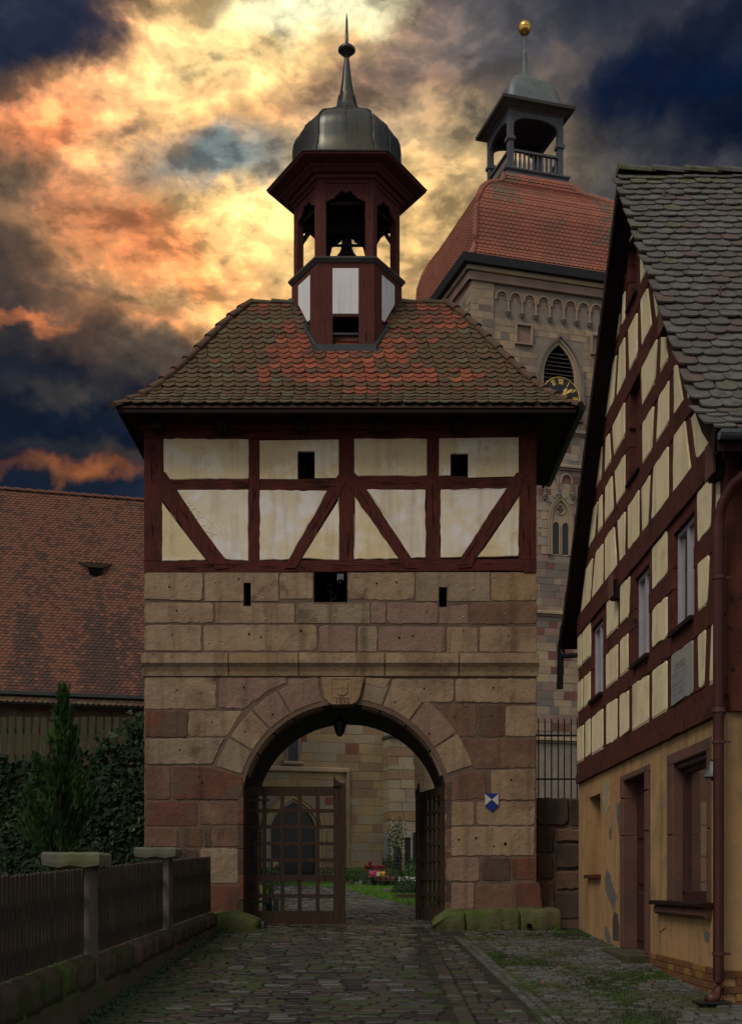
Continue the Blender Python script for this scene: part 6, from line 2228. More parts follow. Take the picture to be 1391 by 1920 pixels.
# openings on the right face, avoided by the ashlar
w1 = [tr(1012, 640), tr(1098, 800)]
lou_ap = tr(1048, 648)
aw0, aw1 = tr(1013, 720)[0], tr(1086, 720)[0]
lo_bot = tr(1048, 790)[1]
nic = tr(981, 628)
tw_ = (tr(1033, 1000)[0], tr(1033, 1043)[1], tr(1066, 1000)[0], tr(1050, 950)[1])
AV = [(aw0 - 0.15, lo_bot, aw1 + 0.15, lou_ap[1] + 0.15), (nic[0] - 0.36, nic[1] - 0.42, nic[0] + 0.36, nic[1] + 0.42), (tw_[0] - 0.12, tw_[1] - 0.05, tw_[2] + 0.12, tw_[3] + 0.2)]
unit_t = {}
for k in ('tw_a', 'tw_b', 'tw_c', 'tw_d', 'tw_e', 'tw_f', 'nv_a', 'nv_b', 'nv_c', 'nv_d'):
    mb = MB()
    mb.prism([(0, 0), (1, 0), (1, 1), (0, 1)], (Vector((0, 0, 0)), X3, Y3, Z3), -1.0, 0.0, bev=0.03, back=False)
    unit_t[k] = mb.mesh('stone', k)


def ashlar(parent, fr, u0, v0, u1, v1, avoid, kinds, hr=(0.24, 0.36), wr=(0.35, 0.85), d=0.012, name='stone', cond=None, lim=300):
    mrot = Matrix((fr[1], fr[2], fr[3])).transposed().to_4x4()
    z = v0
    lst = []
    while z < v1 - 0.05:
        h = min(R.uniform(*hr), v1 - z)
        u = u0 - R.uniform(0, 0.3)
        while u < u1 - 0.03:
            w = R.uniform(*wr)
            a, b = max(u, u0), min(u + w, u1)
            ok = b - a > 0.08
            for q in avoid:
                if a < q[2] and b > q[0] and z < q[3] and z + h > q[1]:
                    if a < q[0] - 0.12: b = q[0]
                    elif b > q[2] + 0.12: a = q[2]
                    else: ok = False
            if ok and b - a > 0.06 and (cond is None or cond((a + b) / 2, z + h / 2)):
                P = fr[0] + fr[1] * (a + 0.008) + fr[2] * (z + 0.008) + fr[3] * (d + R.gauss(0, 0.005))
                lst.append(Matrix.Translation(P) @ mrot @ Matrix.Diagonal((b - a - 0.016, h - 0.016, 0.05, 1)))
            u += w
        z += h
    R.shuffle(lst)
    for mw in lst[:lim]:
        inst(name, unit_t[pick(kinds)], parent, mw)
    if len(lst) > lim:
        mb = MB()
        ks_ = [k for k, _ in kinds]
        for mw in lst[lim:]:
            me = unit_t[ks_[0]]
            mb.add([mw @ v.co for v in me.vertices], [tuple(p.vertices) for p in me.polygons], ks_.index(pick(kinds)))
        mb.build(name + '_rows', ks_, parent, kind='stuff')


KT = [('tw_a', 5), ('tw_b', 4), ('tw_c', 2), ('tw_d', 2), ('tw_f', 0.4)]
KT2 = [('tw_a', 3), ('tw_b', 5), ('tw_d', 2.5), ('tw_e', 0.8), ('tw_c', 1), ('tw_f', 0.3)]
zA = tr(1000, 800)[1]
z_fr0, z_fr1 = tr(952, 592)[1], tr(952, 528)[1]
ashlar(tbody, FT, 0.0, zA, 6.2, z_fr1, AV + [(0.9, z_fr0, 6.2, z_fr1)], KT, cond=lambda u, z: u < 5.9, lim=190)
ashlar(tbody, FT, 2.5, gz(50) + 6.0, 4.75, zA - 0.03, AV, KT2, hr=(0.26, 0.36), wr=(0.35, 0.8), lim=110)
ashlar(tbody, FTL, 0.0, tr(860, 640)[1], 5.0, ZTE, [], KT, lim=0)
ashlar(tbody, FT, 0.9, z_fr0 + 0.0, 6.2, z_fr1, [], KT, hr=(0.3, 0.4), d=-0.02 + 0.012, lim=0)
# corner strip, frieze string, cornice
def band(name, fr, u0, u1, z0, z1, d, k='tw_a', parent=tower, bev=0.02):
    MB().prism([(u0, z0), (u1, z0), (u1, z1), (u0, z1)], fr, -0.05, d, bev=bev).build(name, k, parent)


zc0 = tr(1000, 542)[1]
za1 = tr(900, 507)[1]
za2 = tr(900, 523)[1]
for fr, L_ in ((FT, TWd), (FTL, TWd)):
    band('cornice_course', fr, -0.22, L_ + 0.2, za1 - 0.10, za1 + 0.16, 0.24, 'tw_c')
    band('cornice_course', fr, -0.14, L_ + 0.1, za2 - 0.12, za1 - 0.10, 0.15, 'tw_b')
    band('parapet_course', fr, -0.02, L_ + 0.0, za1 + 0.16, ZTE, 0.03, 'tw_a')
band('corner_strip', FT, 0.0, tr(925, 560)[0], tr(900, 800)[1], z_fr1 + 0.05, 0.055, 'tw_a', tower, 0.01)
# rose-grey stones laid over the corner strip
ashlar(tower, (TC + ND * 0.055, RD, Z3, ND), 0.0, tr(900, 700)[1], tr(925, 560)[0], z_fr1 + 0.03, [], KT, d=0.01, lim=60)
# blind arcade with corbels
def arch_tube(fr, uc, z0, w, h, r, off, pointed=False, n=9):
    pts = []
    for i in range(n):
        t = pi * i / (n - 1)
        x = cos(t)
        y = sin(t) ** (0.85)
        if pointed:
            y = 1 - abs(x) ** 1.6
        pts.append(fr[0] + fr[1] * (uc + x * w / 2) + Z3 * (z0 + y * h) + fr[3] * off)
    return pts


ap = [940, 966, 992, 1018, 1044, 1068.5, 1093, 1117]
for i, px_ in enumerate(ap):
    u, zt_a = tr(px_, 543 + (px_ - 940) * 0.145)
    zs = zt_a - 0.42
    MB().tube(arch_tube(FT, u, zs, 0.52, 0.36, 0.04, 0.05), 0.04, 6).build('blind_arch', 'tw_a', tower)
    MB().tube(arch_tube(FT, u, zs + 0.02, 0.32, 0.22, 0.04, 0.02), 0.022, 5).build('blind_arch', 'tw_b', tower)
    uu = u + 0.27
    P = FT[0] + RD * uu + ND * 0.07
    MB().tube([P + Z3 * zs, P + Z3 * (zs - 0.38)], 0.04, 6).build('arcade_shaft', 'tw_a', tower)
    MB().tube([P + Z3 * (zs - 0.38), P + Z3 * (zs - 0.48), P + Z3 * (zs - 0.62)], [0.075, 0.12, 0.05], 8).build('corbel', 'tw_d', tower)
# square niches
for px_, py_ in ((981, 628), (1122, 648)):
    u, z = tr(px_, py_)
    MB().prism([(u - 0.3, z - 0.35), (u + 0.3, z - 0.35), (u + 0.3, z + 0.35), (u - 0.3, z + 0.35)], FT, -0.02, 0.004).build('niche_back', 'tw_b', tower)
    for a, b, c, d in ((-0.38, 0.35, 0.38, 0.44), (-0.38, -0.42, 0.38, -0.35), (-0.38, -0.35, -0.3, 0.35), (0.3, -0.35, 0.38, 0.35)):
        band('niche_frame', FT, u + a, u + c, z + b, z + d, 0.12, 'tw_a', tower, 0.01)


# belfry window with louvres
def gothic(u0, u1, zb, zap, n=10, rise=0.98):
    """pointed-arch outline, sides then arch"""
    w = u1 - u0
    uc = (u0 + u1) / 2
    zs = zap - w * rise
    pts = [(u1, zb), (u1, zs)]
    for i in range(1, n):
        t = i / n
        a = radians(62) * t
        r = w * 1.0
        pts.append((u1 - r + r * cos(a) , zs + (zap - zs) * sin(a) / sin(radians(62))))
    pts = [(min(p[0], 1e9), p[1]) for p in pts]
    # close symmetric
    k = [(p[0] if p[0] > uc else uc, p[1]) for p in pts[2:]]
    right = [(u1, zb), (u1, zs)] + [(u, z) for u, z in k if u > uc + 0.01] + [(uc, zap)]
    left = [(2 * uc - u, z) for u, z in right[::-1][1:]]
    return right + left


def ring_strip(fr, inner, outer, d0, d1):
    """moulding between two outlines of equal length"""
    O, U, V, N = fr
    n = len(inner)
    vs = []
    for pts, d in ((outer, 0.0), (outer, d1), (inner, d1), (inner, d0)):
        vs += [O + U * u + V * v + N * d for u, v in pts]
    fs = []
    for k in range(3):
        for i in range(n - 1):
            fs.append((k * n + i, k * n + i + 1, (k + 1) * n + i + 1, (k + 1) * n + i))
    return MB().add(vs, fs)


li0, li1 = tr(1017, 720)[0], tr(1074, 720)[0]
ow_ = gothic(li0, li1, lo_bot, lou_ap[1])
MB().prism(ow_, FT, -0.01, 0.015).build('louvre_dark_panel', 'void', tower)  # black panel on the solid wall, paints the dark of the recess
shp = [gothic(li0 - e, li1 + e + 0.06 * (e > 0.2), lo_bot, lou_ap[1] + e * 1.15) for e in (0, 0.12, 0.24, 0.34)]
ring_strip(FT, shp[0], shp[1], 0.015, 0.12).build('belfry_jamb', 'tw_c', tower)
ring_strip(FT, shp[1], shp[2], 0.05, 0.17).build('belfry_moulding', 'tw_a', tower)
ring_strip(FT, shp[2], shp[3], 0.10, 0.24).build('belfry_hood', 'tw_d', tower)
z = lo_bot + 0.1
while z < lou_ap[1] - 0.25:
    f = max(0.0, (z - (lou_ap[1] - (li1 - li0) * 0.98)) / ((li1 - li0) * 0.98))
    hw_ = (li1 - li0) / 2 * sqrt(max(0.02, 1 - f ** 1.5)) * 0.97
    uc = (li0 + li1) / 2
    a = FT[0] + RD * (uc - hw_) + ND * 0.03 + Z3 * z
    b = FT[0] + RD * (uc + hw_) + ND * 0.03 + Z3 * z
    dn = ND * 0.10 - Z3 * 0.06
    th = Z3 * 0.02
    MB().add([a, b, b + dn, a + dn, a - th, b - th, b + dn - th, a + dn - th], [(0, 1, 2, 3), (4, 7, 6, 5), (3, 2, 6, 7), (0, 3, 7, 4), (1, 5, 6, 2)]).build('louvre', 'lantern_trim', tower)
    z += 0.165
# lower strings, tracery window
for py_, k in ((807, 'tw_f'), (873, 'tw_c'), (1150, 'tw_c'), (1387, 'tw_c')):
    u, z = tr(1040, py_)
    band('string_course', FT, -0.1, 6.5, z - 0.07, z + 0.06, 0.14, k)
    band('string_course', FT, -0.05, 6.5, z - 0.16, z - 0.07, 0.07, 'tw_b')
for px_ in (1009, 1034.5, 1061):
    u, zt_a = tr(px_, 889)
    zs = zt_a - 0.40
    MB().tube(arch_tube(FT, u, zs, 0.50, 0.38, 0.04, 0.06), 0.035, 6).build('blind_arch', 'tw_f', tower)
    P = FT[0] + RD * (u + 0.27) + ND * 0.06
    MB().tube([P + Z3 * zs, P + Z3 * (zs - 0.35), P + Z3 * (zs - 0.42), P + Z3 * (zs - 0.62)], [0.035, 0.035, 0.13, 0.06], 8).build('corbel', 'tw_d', tower)
q0, q1 = tr(1033.5, 1000)[0], tr(1066, 1000)[0]
zq0, zq1 = tr(1050, 1042)[1], tr(1049, 938)[1]
g0 = gothic(q0, q1, zq0, zq1)
MB().prism(g0, FT, -0.01, 0.018).build('tracery_field', 'tw_c', tower)
ring_strip(FT, g0, gothic(q0 - 0.12, q1 + 0.12, zq0, zq1 + 0.15), 0.02, 0.10).build('window_reveal', 'tw_c', tower)
ring_strip(FT, gothic(q0 - 0.12, q1 + 0.12, zq0, zq1 + 0.15), gothic(q0 - 0.17, q1 + 0.17, zq0, zq1 + 0.22), 0.06, 0.14).build('window_hood', 'tw_a', tower)
uc = (q0 + q1) / 2
hwid = (q1 - q0) / 2
for s_ in (-1, 1):
    a, b = (uc + s_ * 0.05), (uc + s_ * (hwid - 0.02))
    a, b = min(a, b), max(a, b)
    zt_l = tr(1049, 985)[1]
    lp = [(b, zq0 + 0.05), (b, zt_l - 0.1)] + [((a + b) / 2 + (b - a) / 2 * cos(t), zt_l - 0.1 + 0.22 * sin(t)) for t in [pi * i / 8 for i in range(1, 8)]] + [(a, zt_l - 0.1), (a, zq0 + 0.05)]
    MB().prism(lp, FT, 0.0, 0.022).build('pane', 'leaded', tower)
    MB().tube([FT[0] + RD * u_ + Z3 * z_ + ND * 0.05 for u_, z_ in lp], 0.02, 5).build('tracery', 'tw_c', tower)
zt_c = tr(1049, 956)[1]
for k in range(4):
    a = pi / 2 * k
    c_ = (uc + 0.085 * cos(a), zt_c + 0.085 * sin(a))
    MB().prism([(c_[0] + 0.062 * cos(t), c_[1] + 0.062 * sin(t)) for t in [2 * pi * i / 10 for i in range(10)]], FT, 0.0, 0.022).build('quatrefoil_lobe', 'leaded', tower)
MB().tube([FT[0] + RD * (uc + 0.2 * cos(t)) + Z3 * (zt_c + 0.2 * sin(t)) + ND * 0.04 for t in [2 * pi * i / 16 for i in range(17)]], 0.018, 5).build('tracery', 'tw_c', tower)
zz_ = zq0
i = 0
while zz_ < zq1 - 0.5:
    h = 0.34
    w_ = 0.42 if i % 2 else 0.26
    for s_ in (-1,):
        u_ = q0 - 0.17
        MB().prism([(u_ - w_, zz_ + 0.01), (u_, zz_ + 0.01), (u_, zz_ + h), (u_ - w_, zz_ + h)], FT, 0.0, 0.032, bev=0.01).build('quoin', 'tw_f' if i % 2 else 'tw_c', tower)
    zz_ += h + 0.01
    i += 1
for px_, py_ in ((1023, 950), (1030, 936), (1040, 927), (1060, 928), (1070, 940)):
    u, z = tr(px_, py_)
    MB().prism(rough_poly([(u - 0.17, z - 0.14), (u + 0.17, z - 0.14), (u + 0.17, z + 0.16), (u - 0.17, z + 0.16)], 0.1, 0.01, 0.04), FT, 0.0, 0.03, bev=0.01).build('arch_block', 'tw_f', tower)

# clock hung before the louvres
ck_off = 0.42
cu_, cz_ = tr(1051, 745.5, FT, ck_off)
FC = (FT[0] + ND * ck_off, RD, Z3, ND)
CRr = 0.82
clock = thing('tower_clock', 'round black tower clock with gold Roman numerals and gilded hands', 'clock', FC[0] + RD * cu_ + Z3 * cz_)
cpt = lambda a, r: (cu_ + r * sin(a), cz_ + r * cos(a))
MB().prism([cpt(2 * pi * i / 48, CRr) for i in range(48)], FC, -0.08, 0.0).build('clock_face', 'clock', clock)
MB().tube([FC[0] + RD * cpt(2 * pi * i / 48, CRr)[0] + Z3 * cpt(2 * pi * i / 48, CRr)[1] + ND * 0.01 for i in range(49)], 0.017, 5).build('rim', 'goldp', clock)
MB().box(0, 0, 0, .01, .01, .01)
ARM = MB()
for s_ in (-0.4, 0.4):
    a = FT[0] + RD * (cu_ + s_) + Z3 * cz_
    ARM.tube([a, a + ND * (ck_off - 0.08)], 0.03, 5)
ARM.build('clock_bracket', 'black', clock)
NUM = {1: 'I', 2: 'II', 3: 'III', 4: 'IIII', 5: 'V', 6: 'VI', 7: 'VII', 8: 'VIII', 9: 'IX', 10: 'X', 11: 'XI', 12: 'XII'}


def stroke(mb, p, q, w, fr, d=0.012):
    p, q = Vector(p), Vector(q)
    e = (q - p).normalized()
    n = Vector((-e.y, e.x)) * w / 2
    mb.prism([tuple(p + n), tuple(q + n), tuple(q - n), tuple(p - n)][::-1], fr, 0.002, d)


for h, s in NUM.items():
    a = 2 * pi * h / 12
    mb = MB()
    wd = {'I': 0.052, 'V': 0.11, 'X': 0.12}
    tot = sum(wd[c] for c in s)
    x = -tot / 2
    r0, r1 = 0.55, 0.745
    def T(u, r):
        return (cu_ + r * sin(a) + u * cos(a), cz_ + r * cos(a) - u * sin(a))
    for c in s:
        w = wd[c]
        if c == 'I':
            stroke(mb, T(x + w / 2, r0), T(x + w / 2, r1), 0.026, FC)
        elif c == 'V':
            stroke(mb, T(x + w / 2, r0), T(x + 0.015, r1), 0.03, FC)
            stroke(mb, T(x + w / 2, r0), T(x + w - 0.015, r1), 0.018, FC)
        else:
            stroke(mb, T(x + w - 0.015, r0), T(x + 0.015, r1), 0.032, FC)
            stroke(mb, T(x + 0.015, r0), T(x + w - 0.015, r1), 0.018, FC, 0.010)
        x += w
    stroke(mb, T(-tot / 2, r0), T(tot / 2, r0), 0.014, FC)
    stroke(mb, T(-tot / 2, r1), T(tot / 2, r1), 0.014, FC)
    mb.build('numeral', 'goldp', clock)
for nm, a, L_, w in (('hour_hand', radians(33), 0.50, 0.07), ('minute_hand', radians(52), 0.66, 0.055)):
    mb = MB()
    D = lambda r, u: (cu_ + r * sin(a) + u * cos(a), cz_ + r * cos(a) - u * sin(a))
    pts = [D(-0.12, -w * 0.4), D(L_ * 0.55, -w * 0.45), D(L_ * 0.62, -w * 1.1), D(L_ * 0.78, -w * 0.8), D(L_, 0), D(L_ * 0.78, w * 0.8), D(L_ * 0.62, w * 1.1), D(L_ * 0.55, w * 0.45), D(-0.12, w * 0.4)]
    mb.prism(pts, FC, 0.018 if nm[0] == 'h' else 0.03, 0.028 if nm[0] == 'h' else 0.04)
    mb.build(nm, 'goldp', clock)

# ---- tower roof
def sq(h, z, e=0.0):
    return [ctr + (-RD - LDv) * h + Z3 * z, ctr + (RD - LDv) * h + Z3 * z, ctr + (RD + LDv) * h + Z3 * z, ctr + (-RD + LDv) * h + Z3 * z]


rp = [(4.36, 25.05), (4.22, 25.20), (4.00, 25.45), (3.85, 25.85), (3.78, 26.4), (3.74, 27.2), (3.70, 27.9), (3.62, 28.5), (3.46, 29.1), (3.20, 29.7), (2.86, 30.25), (2.45, 30.68), (2.05, 31.0), (1.78, 31.3), (1.66, 31.65)]
rp = [(h, z + 1.62) for h, z in [(4.36, 25.05 - 0.1), (4.20, 25.1), (3.95, 25.38), (3.78, 25.75), (3.72, 26.2), (3.70, 26.8), (3.67, 27.4), (3.52, 27.95), (3.30, 28.4), (2.98, 28.8), (2.62, 29.13), (2.25, 29.4), (1.95, 29.62), (1.75, 29.86), (1.62, 30.15)]]
rf = MB()
vs = []
for h, z in rp:
    vs += sq(h - 0.05, z - 0.03)
fs = []
for i in range(len(rp) - 1):
    for j in range(4):
        k = (j + 1) % 4
        fs.append((i * 4 + j, i * 4 + k, (i + 1) * 4 + k, (i + 1) * 4 + j))
rf.add(vs, fs)
troof = rf.build('roof', 'c_red', tower)
# interpolated profile, tiles on the two faces turned to the lane
cum = [0]
for i in range(len(rp) - 1):
    cum.append(cum[-1] + sqrt((rp[i + 1][0] - rp[i][0]) ** 2 + (rp[i + 1][1] - rp[i][1]) ** 2))


def rpt(s):
    for i in range(len(rp) - 1):
        if cum[i + 1] >= s:
            f = (s - cum[i]) / (cum[i + 1] - cum[i])
            return rp[i][0] + (rp[i + 1][0] - rp[i][0]) * f, rp[i][1] + (rp[i + 1][1] - rp[i][1]) * f
    return rp[-1]


ct = tile_mb(0.21, 0.26, 0.022, 'round', 5)
cm = MB()
s = 0.0
r = 0
while s < cum[-1] - 0.05:
    h, z = rpt(s)
    h2, z2 = rpt(s + 0.06)
    dh, dz = h2 - h, z2 - z
    l_ = sqrt(dh * dh + dz * dz) or 1
    for face in (0, 1):
        U = RD if face == 0 else -LDv
        OUT = -LDv if face == 0 else -RD
        T = (OUT * dh + Z3 * dz) / l_
        N = U.cross(T).normalized()
        if N.dot(OUT) + N.z < 0:
            N = -N
        x = -h + (0.105 if r % 2 else 0)
        hh_ = rpt(min(cum[-1], s + 0.2))[0]
        while x < h + 0.02:
            if abs(x) > hh_ + 0.0:
                x += 0.215
                continue
            P = ctr + U * x + OUT * h + Z3 * z
            mw = frame_m(P, U, T, N, 0.14) @ Matrix.Translation((0, -0.01, 0.02))
            uu = x if face == 0 else 9
            n1 = noise.noise(Vector((x * 0.9, s * 0.5, 3)))
            green = (abs(uu + 2.3) < 0.55 + n1 and s > 3.0) or (abs(uu - 1.9 - s * 0.05) < 0.3 + n1 * 0.6 and s > 1.8) or (abs(uu + 1.5) < 0.5 and s > 5.2 + n1)
            cm.add([mw @ Vector(v) for v in ct.v], ct.f, 1 if (green and R.random() < 0.75) or R.random() < 0.008 else 0)
            x += 0.215
    s += 0.165
    r += 1
cm.build('tile_rows', ['c_red', 'c_grn'], troof, kind='stuff')
# hips
for j in range(4):
    pts = [sq(h, z)[j] for h, z in rp]
    MB().tube(pts, 0.12, 6).build('hip', 'c_red', troof)
# dark eaves board and gutter
eb = MB()
vs = []
for h, z in ((4.12, 26.35), (4.46, 26.38), (4.50, 26.72), (4.30, 26.74)):
    vs += sq(h, z + 0.0)
fs = []
for i in range(3):
    for j in range(4):
        k = (j + 1) % 4
        fs.append((i * 4 + j, i * 4 + k, (i + 1) * 4 + k, (i + 1) * 4 + j))
eb.add(vs, fs).build('eaves_board', 'eave_dark', tower)

# ---- lantern on the tower roof
lt = thing('roof_lantern', 'square grey open lantern with balustrade and golden ball on top of the church tower', 'lantern turret', ctr + Z3 * 31.6)
LZ0 = 31.62
LH = 1.27


def lfr(j):
    a = [(-RD - LDv), (RD - LDv), (RD + LDv), (-RD + LDv)][j] * LH + ctr
    b = [(-RD - LDv), (RD - LDv), (RD + LDv), (-RD + LDv)][(j + 1) % 4] * LH + ctr
    U = (b - a).normalized()
    N = U.cross(Z3)
    return (Vector((a.x, a.y, 0)), U, Z3, N), (b - a).length


vs = []
for h, z in ((1.62, LZ0 + 0.0), (1.55, LZ0 + 0.12), (1.50, LZ0 + 0.16), (1.42, LZ0 + 0.5), (1.50, LZ0 + 0.56), (1.50, LZ0 + 0.62), (1.3, LZ0 + 0.63), (0.0, LZ0 + 0.63)):
    vs += sq(h, z)
fs = []
for i in range(7):
    for j in range(4):
        k = (j + 1) % 4
        fs.append((i * 4 + j, i * 4 + k, (i + 1) * 4 + k, (i + 1) * 4 + j))
MB().add(vs, fs).build('base_box', 'lantern_wood', lt)
zl0 = LZ0 + 0.63
zl1 = 34.84
for j in range(4):
    fr, L_ = lfr(j)
    for u in (0.0, ):
        MB().prism([(u, zl0), (u + 0.24, zl0), (u + 0.24, zl1), (u, zl1)], fr, -0.24, 0.0, bev=0.01).build('corner_post', 'lantern_wood', lt)
        cz2 = zl0 + 1.28
        MB().prism([(-0.06, cz2), (0.30, cz2), (0.30, cz2 + 0.16), (-0.06, cz2 + 0.16)], fr, -0.30, 0.06, bev=0.03).build('post_capital', 'lantern_wood', lt)
    a0, a1 = 0.24, L_ - 0.24
    zs = 34.10
    n = 12
    top = [( (a0 + a1) / 2 + (a1 - a0) / 2 * cos(t) * (1.0), zs + 0.50 * abs(sin(t)) ** 0.6) for t in [pi * i / n for i in range(n + 1)]]
    poly = top + [(a0, zs), (a0, zl1), (a1, zl1), (a1, zs)]
    poly = [(a1, zl1)] + top + [(a0, zl1)]
    MB().prism(poly, fr, -0.16, -0.02).build('arched_board', 'lantern_wood', lt)
    zr = zl0 + 0.82
    MB().prism([(a0, zr), (a1, zr), (a1, zr + 0.09), (a0, zr + 0.09)], fr, -0.14, 0.0).build('handrail', 'lantern_wood', lt)
    MB().prism([(a0, zl0 + 0.08), (a1, zl0 + 0.08), (a1, zl0 + 0.15), (a0, zl0 + 0.15)], fr, -0.12, -0.02).build('foot_rail', 'lantern_wood', lt)
    nb = 10
    for i in range(nb):
        u = a0 + (a1 - a0) * (i + 0.5) / nb
        MB().prism([(u - 0.05, zl0 + 0.15), (u + 0.05, zl0 + 0.15), (u + 0.065, zl0 + 0.35), (u + 0.04, zl0 + 0.6), (u + 0.05, zr), (u - 0.05, zr), (u - 0.04, zl0 + 0.6), (u - 0.065, zl0 + 0.35)], fr, -0.10, -0.06).build('baluster', 'lantern_wood', lt)
vs = []
CN = [(1.27, zl1 - 0.02), (1.32, zl1 + 0.04), (1.42, zl1 + 0.10), (1.50, zl1 + 0.16), (1.66, zl1 + 0.22), (1.68, zl1 + 0.34), (1.6, zl1 + 0.38), (1.40, zl1 + 0.46)]
for h, z in CN:
    vs += sq(h, z)
fs = []
for i in range(len(CN) - 1):
    for j in range(4):
        k = (j + 1) % 4
        fs.append((i * 4 + j, i * 4 + k, (i + 1) * 4 + k, (i + 1) * 4 + j))
fs.append((0, 1, 2, 3))
MB().add(vs, fs).build('lantern_cornice', 'lantern_trim', lt)
zd = zl1 + 0.40
dpz = [(1.50, 0), (1.42, 0.12), (1.36, 0.30), (1.30, 0.55), (1.20, 0.82), (1.05, 1.07), (0.84, 1.30), (0.58, 1.48), (0.36, 1.62), (0.22, 1.76), (0.14, 1.95), (0.11, 2.15)]
vs = []
n = 40
for h, dz in dpz:
    for i in range(n):
        a = 2 * pi * i / n
        sqr = 1 / max(abs(cos(a)), abs(sin(a)))
        f = 0.80 * sqr + 0.20
        f = f * min(1, h / 1.0) + (1 - min(1, h / 1.0)) * (0.5 * sqr + .5)
        p = ctr + RD * cos(a) * h * f * 0.93 + LDv * sin(a) * h * f * 0.93 + Z3 * (zd + dz * 1.1)
        vs.append(p)
fs = []
for k in range(len(dpz) - 1):
    for i in range(n):
        j = (i + 1) % n
        fs.append((k * n + i, k * n + j, (k + 1) * n + j, (k + 1) * n + i))
MB().add(vs, fs).build('zinc_cap', 'zinc', lt, smooth=True)
zq = lambda py: EYE + (FY - py) * ctr.y / FL
MB().lathe([(0.12, zd + 2.1), (0.10, zq(100)), (0.055, zq(92)), (0.04, zq(64))], (ctr.x, ctr.y), 10).build('spire_rod', 'zinc', lt)
gb = zq(52)
MB().lathe([(0.28 * sin(pi * i / 12) + 0.001, gb - 0.31 * cos(pi * i / 12)) for i in range(13)], (ctr.x, ctr.y), 20).build('golden_ball', 'gold', lt, smooth=True)
MB().lathe([(0.286, gb - 0.02), (0.293, gb), (0.286, gb + 0.02)], (ctr.x, ctr.y), 20).build('ball_seam', 'gold', lt)

# ================================================================== CHURCH NAVE (seen through the gateway)
nave = thing('church_nave', 'ochre and brown sandstone church wall with pointed portal and buttress seen through the gateway', 'church', (-1, 48, gz(48)))
FNV = (TC + ND * 0.35, RD, Z3, ND)
nu = lambda px, py: tr(px, py, FNV)
nb_ = MB()
nb_.prism([(-9.5, gz(48) - 0.5), (1.6, gz(48) - 0.5), (1.6, 9.2), (-9.5, 9.2)], FNV, -0.6, 0.0)
nbody = nb_.build('nave_wall', 'mortar_t', nave)
d0_, d1_ = nu(507, 1600)[0], nu(590, 1600)[0]
dzb, dza = gz(48) + 0.0, nu(548, 1505)[1]
wnd = (nu(540, 1400)[0], nu(549, 1428)[1], nu(558, 1400)[0], nu(549, 1372)[1])
but = (nu(718, 1500)[0], nu(740, 1500)[0], nu(765, 1500)[0])
KN = [('nv_a', 6), ('nv_b', 1.6), ('nv_c', 4), ('nv_d', 0.2)]
g1 = gothic(d0_, d1_, dzb, dza, rise=0.62)
ashlar(nbody, FNV, -9.0, gz(47) + 0.1, 1.4, 8.4, [(d0_ - 0.4, dzb, d1_ + 0.4, dza + 0.35), wnd], KN, hr=(0.28, 0.42), wr=(0.4, 1.1), cond=lambda u, z: -8.9 < u < 1.4, lim=290)
MB().prism(g1, FNV, -0.01, 0.012).build('portal_door', 'granite_d', nave)
ps = [gothic(d0_ - e, d1_ + e, dzb, dza + e * 1.1, rise=0.62) for e in (0, 0.13, 0.26, 0.38)]
ring_strip(FNV, ps[0], ps[1], 0.012, 0.10).build('portal_moulding', 'nv_c', nave)
ring_strip(FNV, ps[1], ps[2], 0.04, 0.16).build('portal_moulding', 'tw_c', nave)
ring_strip(FNV, ps[2], ps[3], 0.08, 0.20).build('portal_moulding', 'nv_a', nave)
MB().prism([(wnd[0], wnd[1]), (wnd[2], wnd[1]), (wnd[2], wnd[3]), (wnd[0], wnd[3])], FNV, -0.01, 0.012).build('window', 'leaded', nave)
for u_ in (wnd[0] - 0.12, wnd[2]):
    MB().prism([(u_, wnd[1] - 0.1), (u_ + 0.12, wnd[1] - 0.1), (u_ + 0.12, wnd[3]), (u_, wnd[3])], FNV, 0.0, 0.06).build('window_jamb', 'tw_b', nave)
MB().prism([(wnd[0] - 0.2, wnd[1] - 0.12), (wnd[2] + 0.2, wnd[1] - 0.12), (wnd[2] + 0.2, wnd[1]), (wnd[0] - 0.2, wnd[1])], FNV, 0.0, 0.12, bev=0.02).build('window_ledge', 'tw_c', nave)
u0_, z0_ = nu(500, 1441)
u1_, _ = nu(655, 1441)
MB().prism([(-9.2, z0_ - 0.1), (u1_, z0_ - 0.1), (u1_, z0_ + 0.08), (-9.2, z0_ + 0.08)], FNV, 0.0, 0.13, bev=0.03).build('string_course', 'tw_c', nave)
MB().prism([(u1_ - 0.14, gz(48)), (u1_, gz(48)), (u1_, z0_ - 0.1), (u1_ - 0.14, z0_ - 0.1)], FNV, 0.0, 0.13, bev=0.03).build('string_course', 'nv_a', nave)
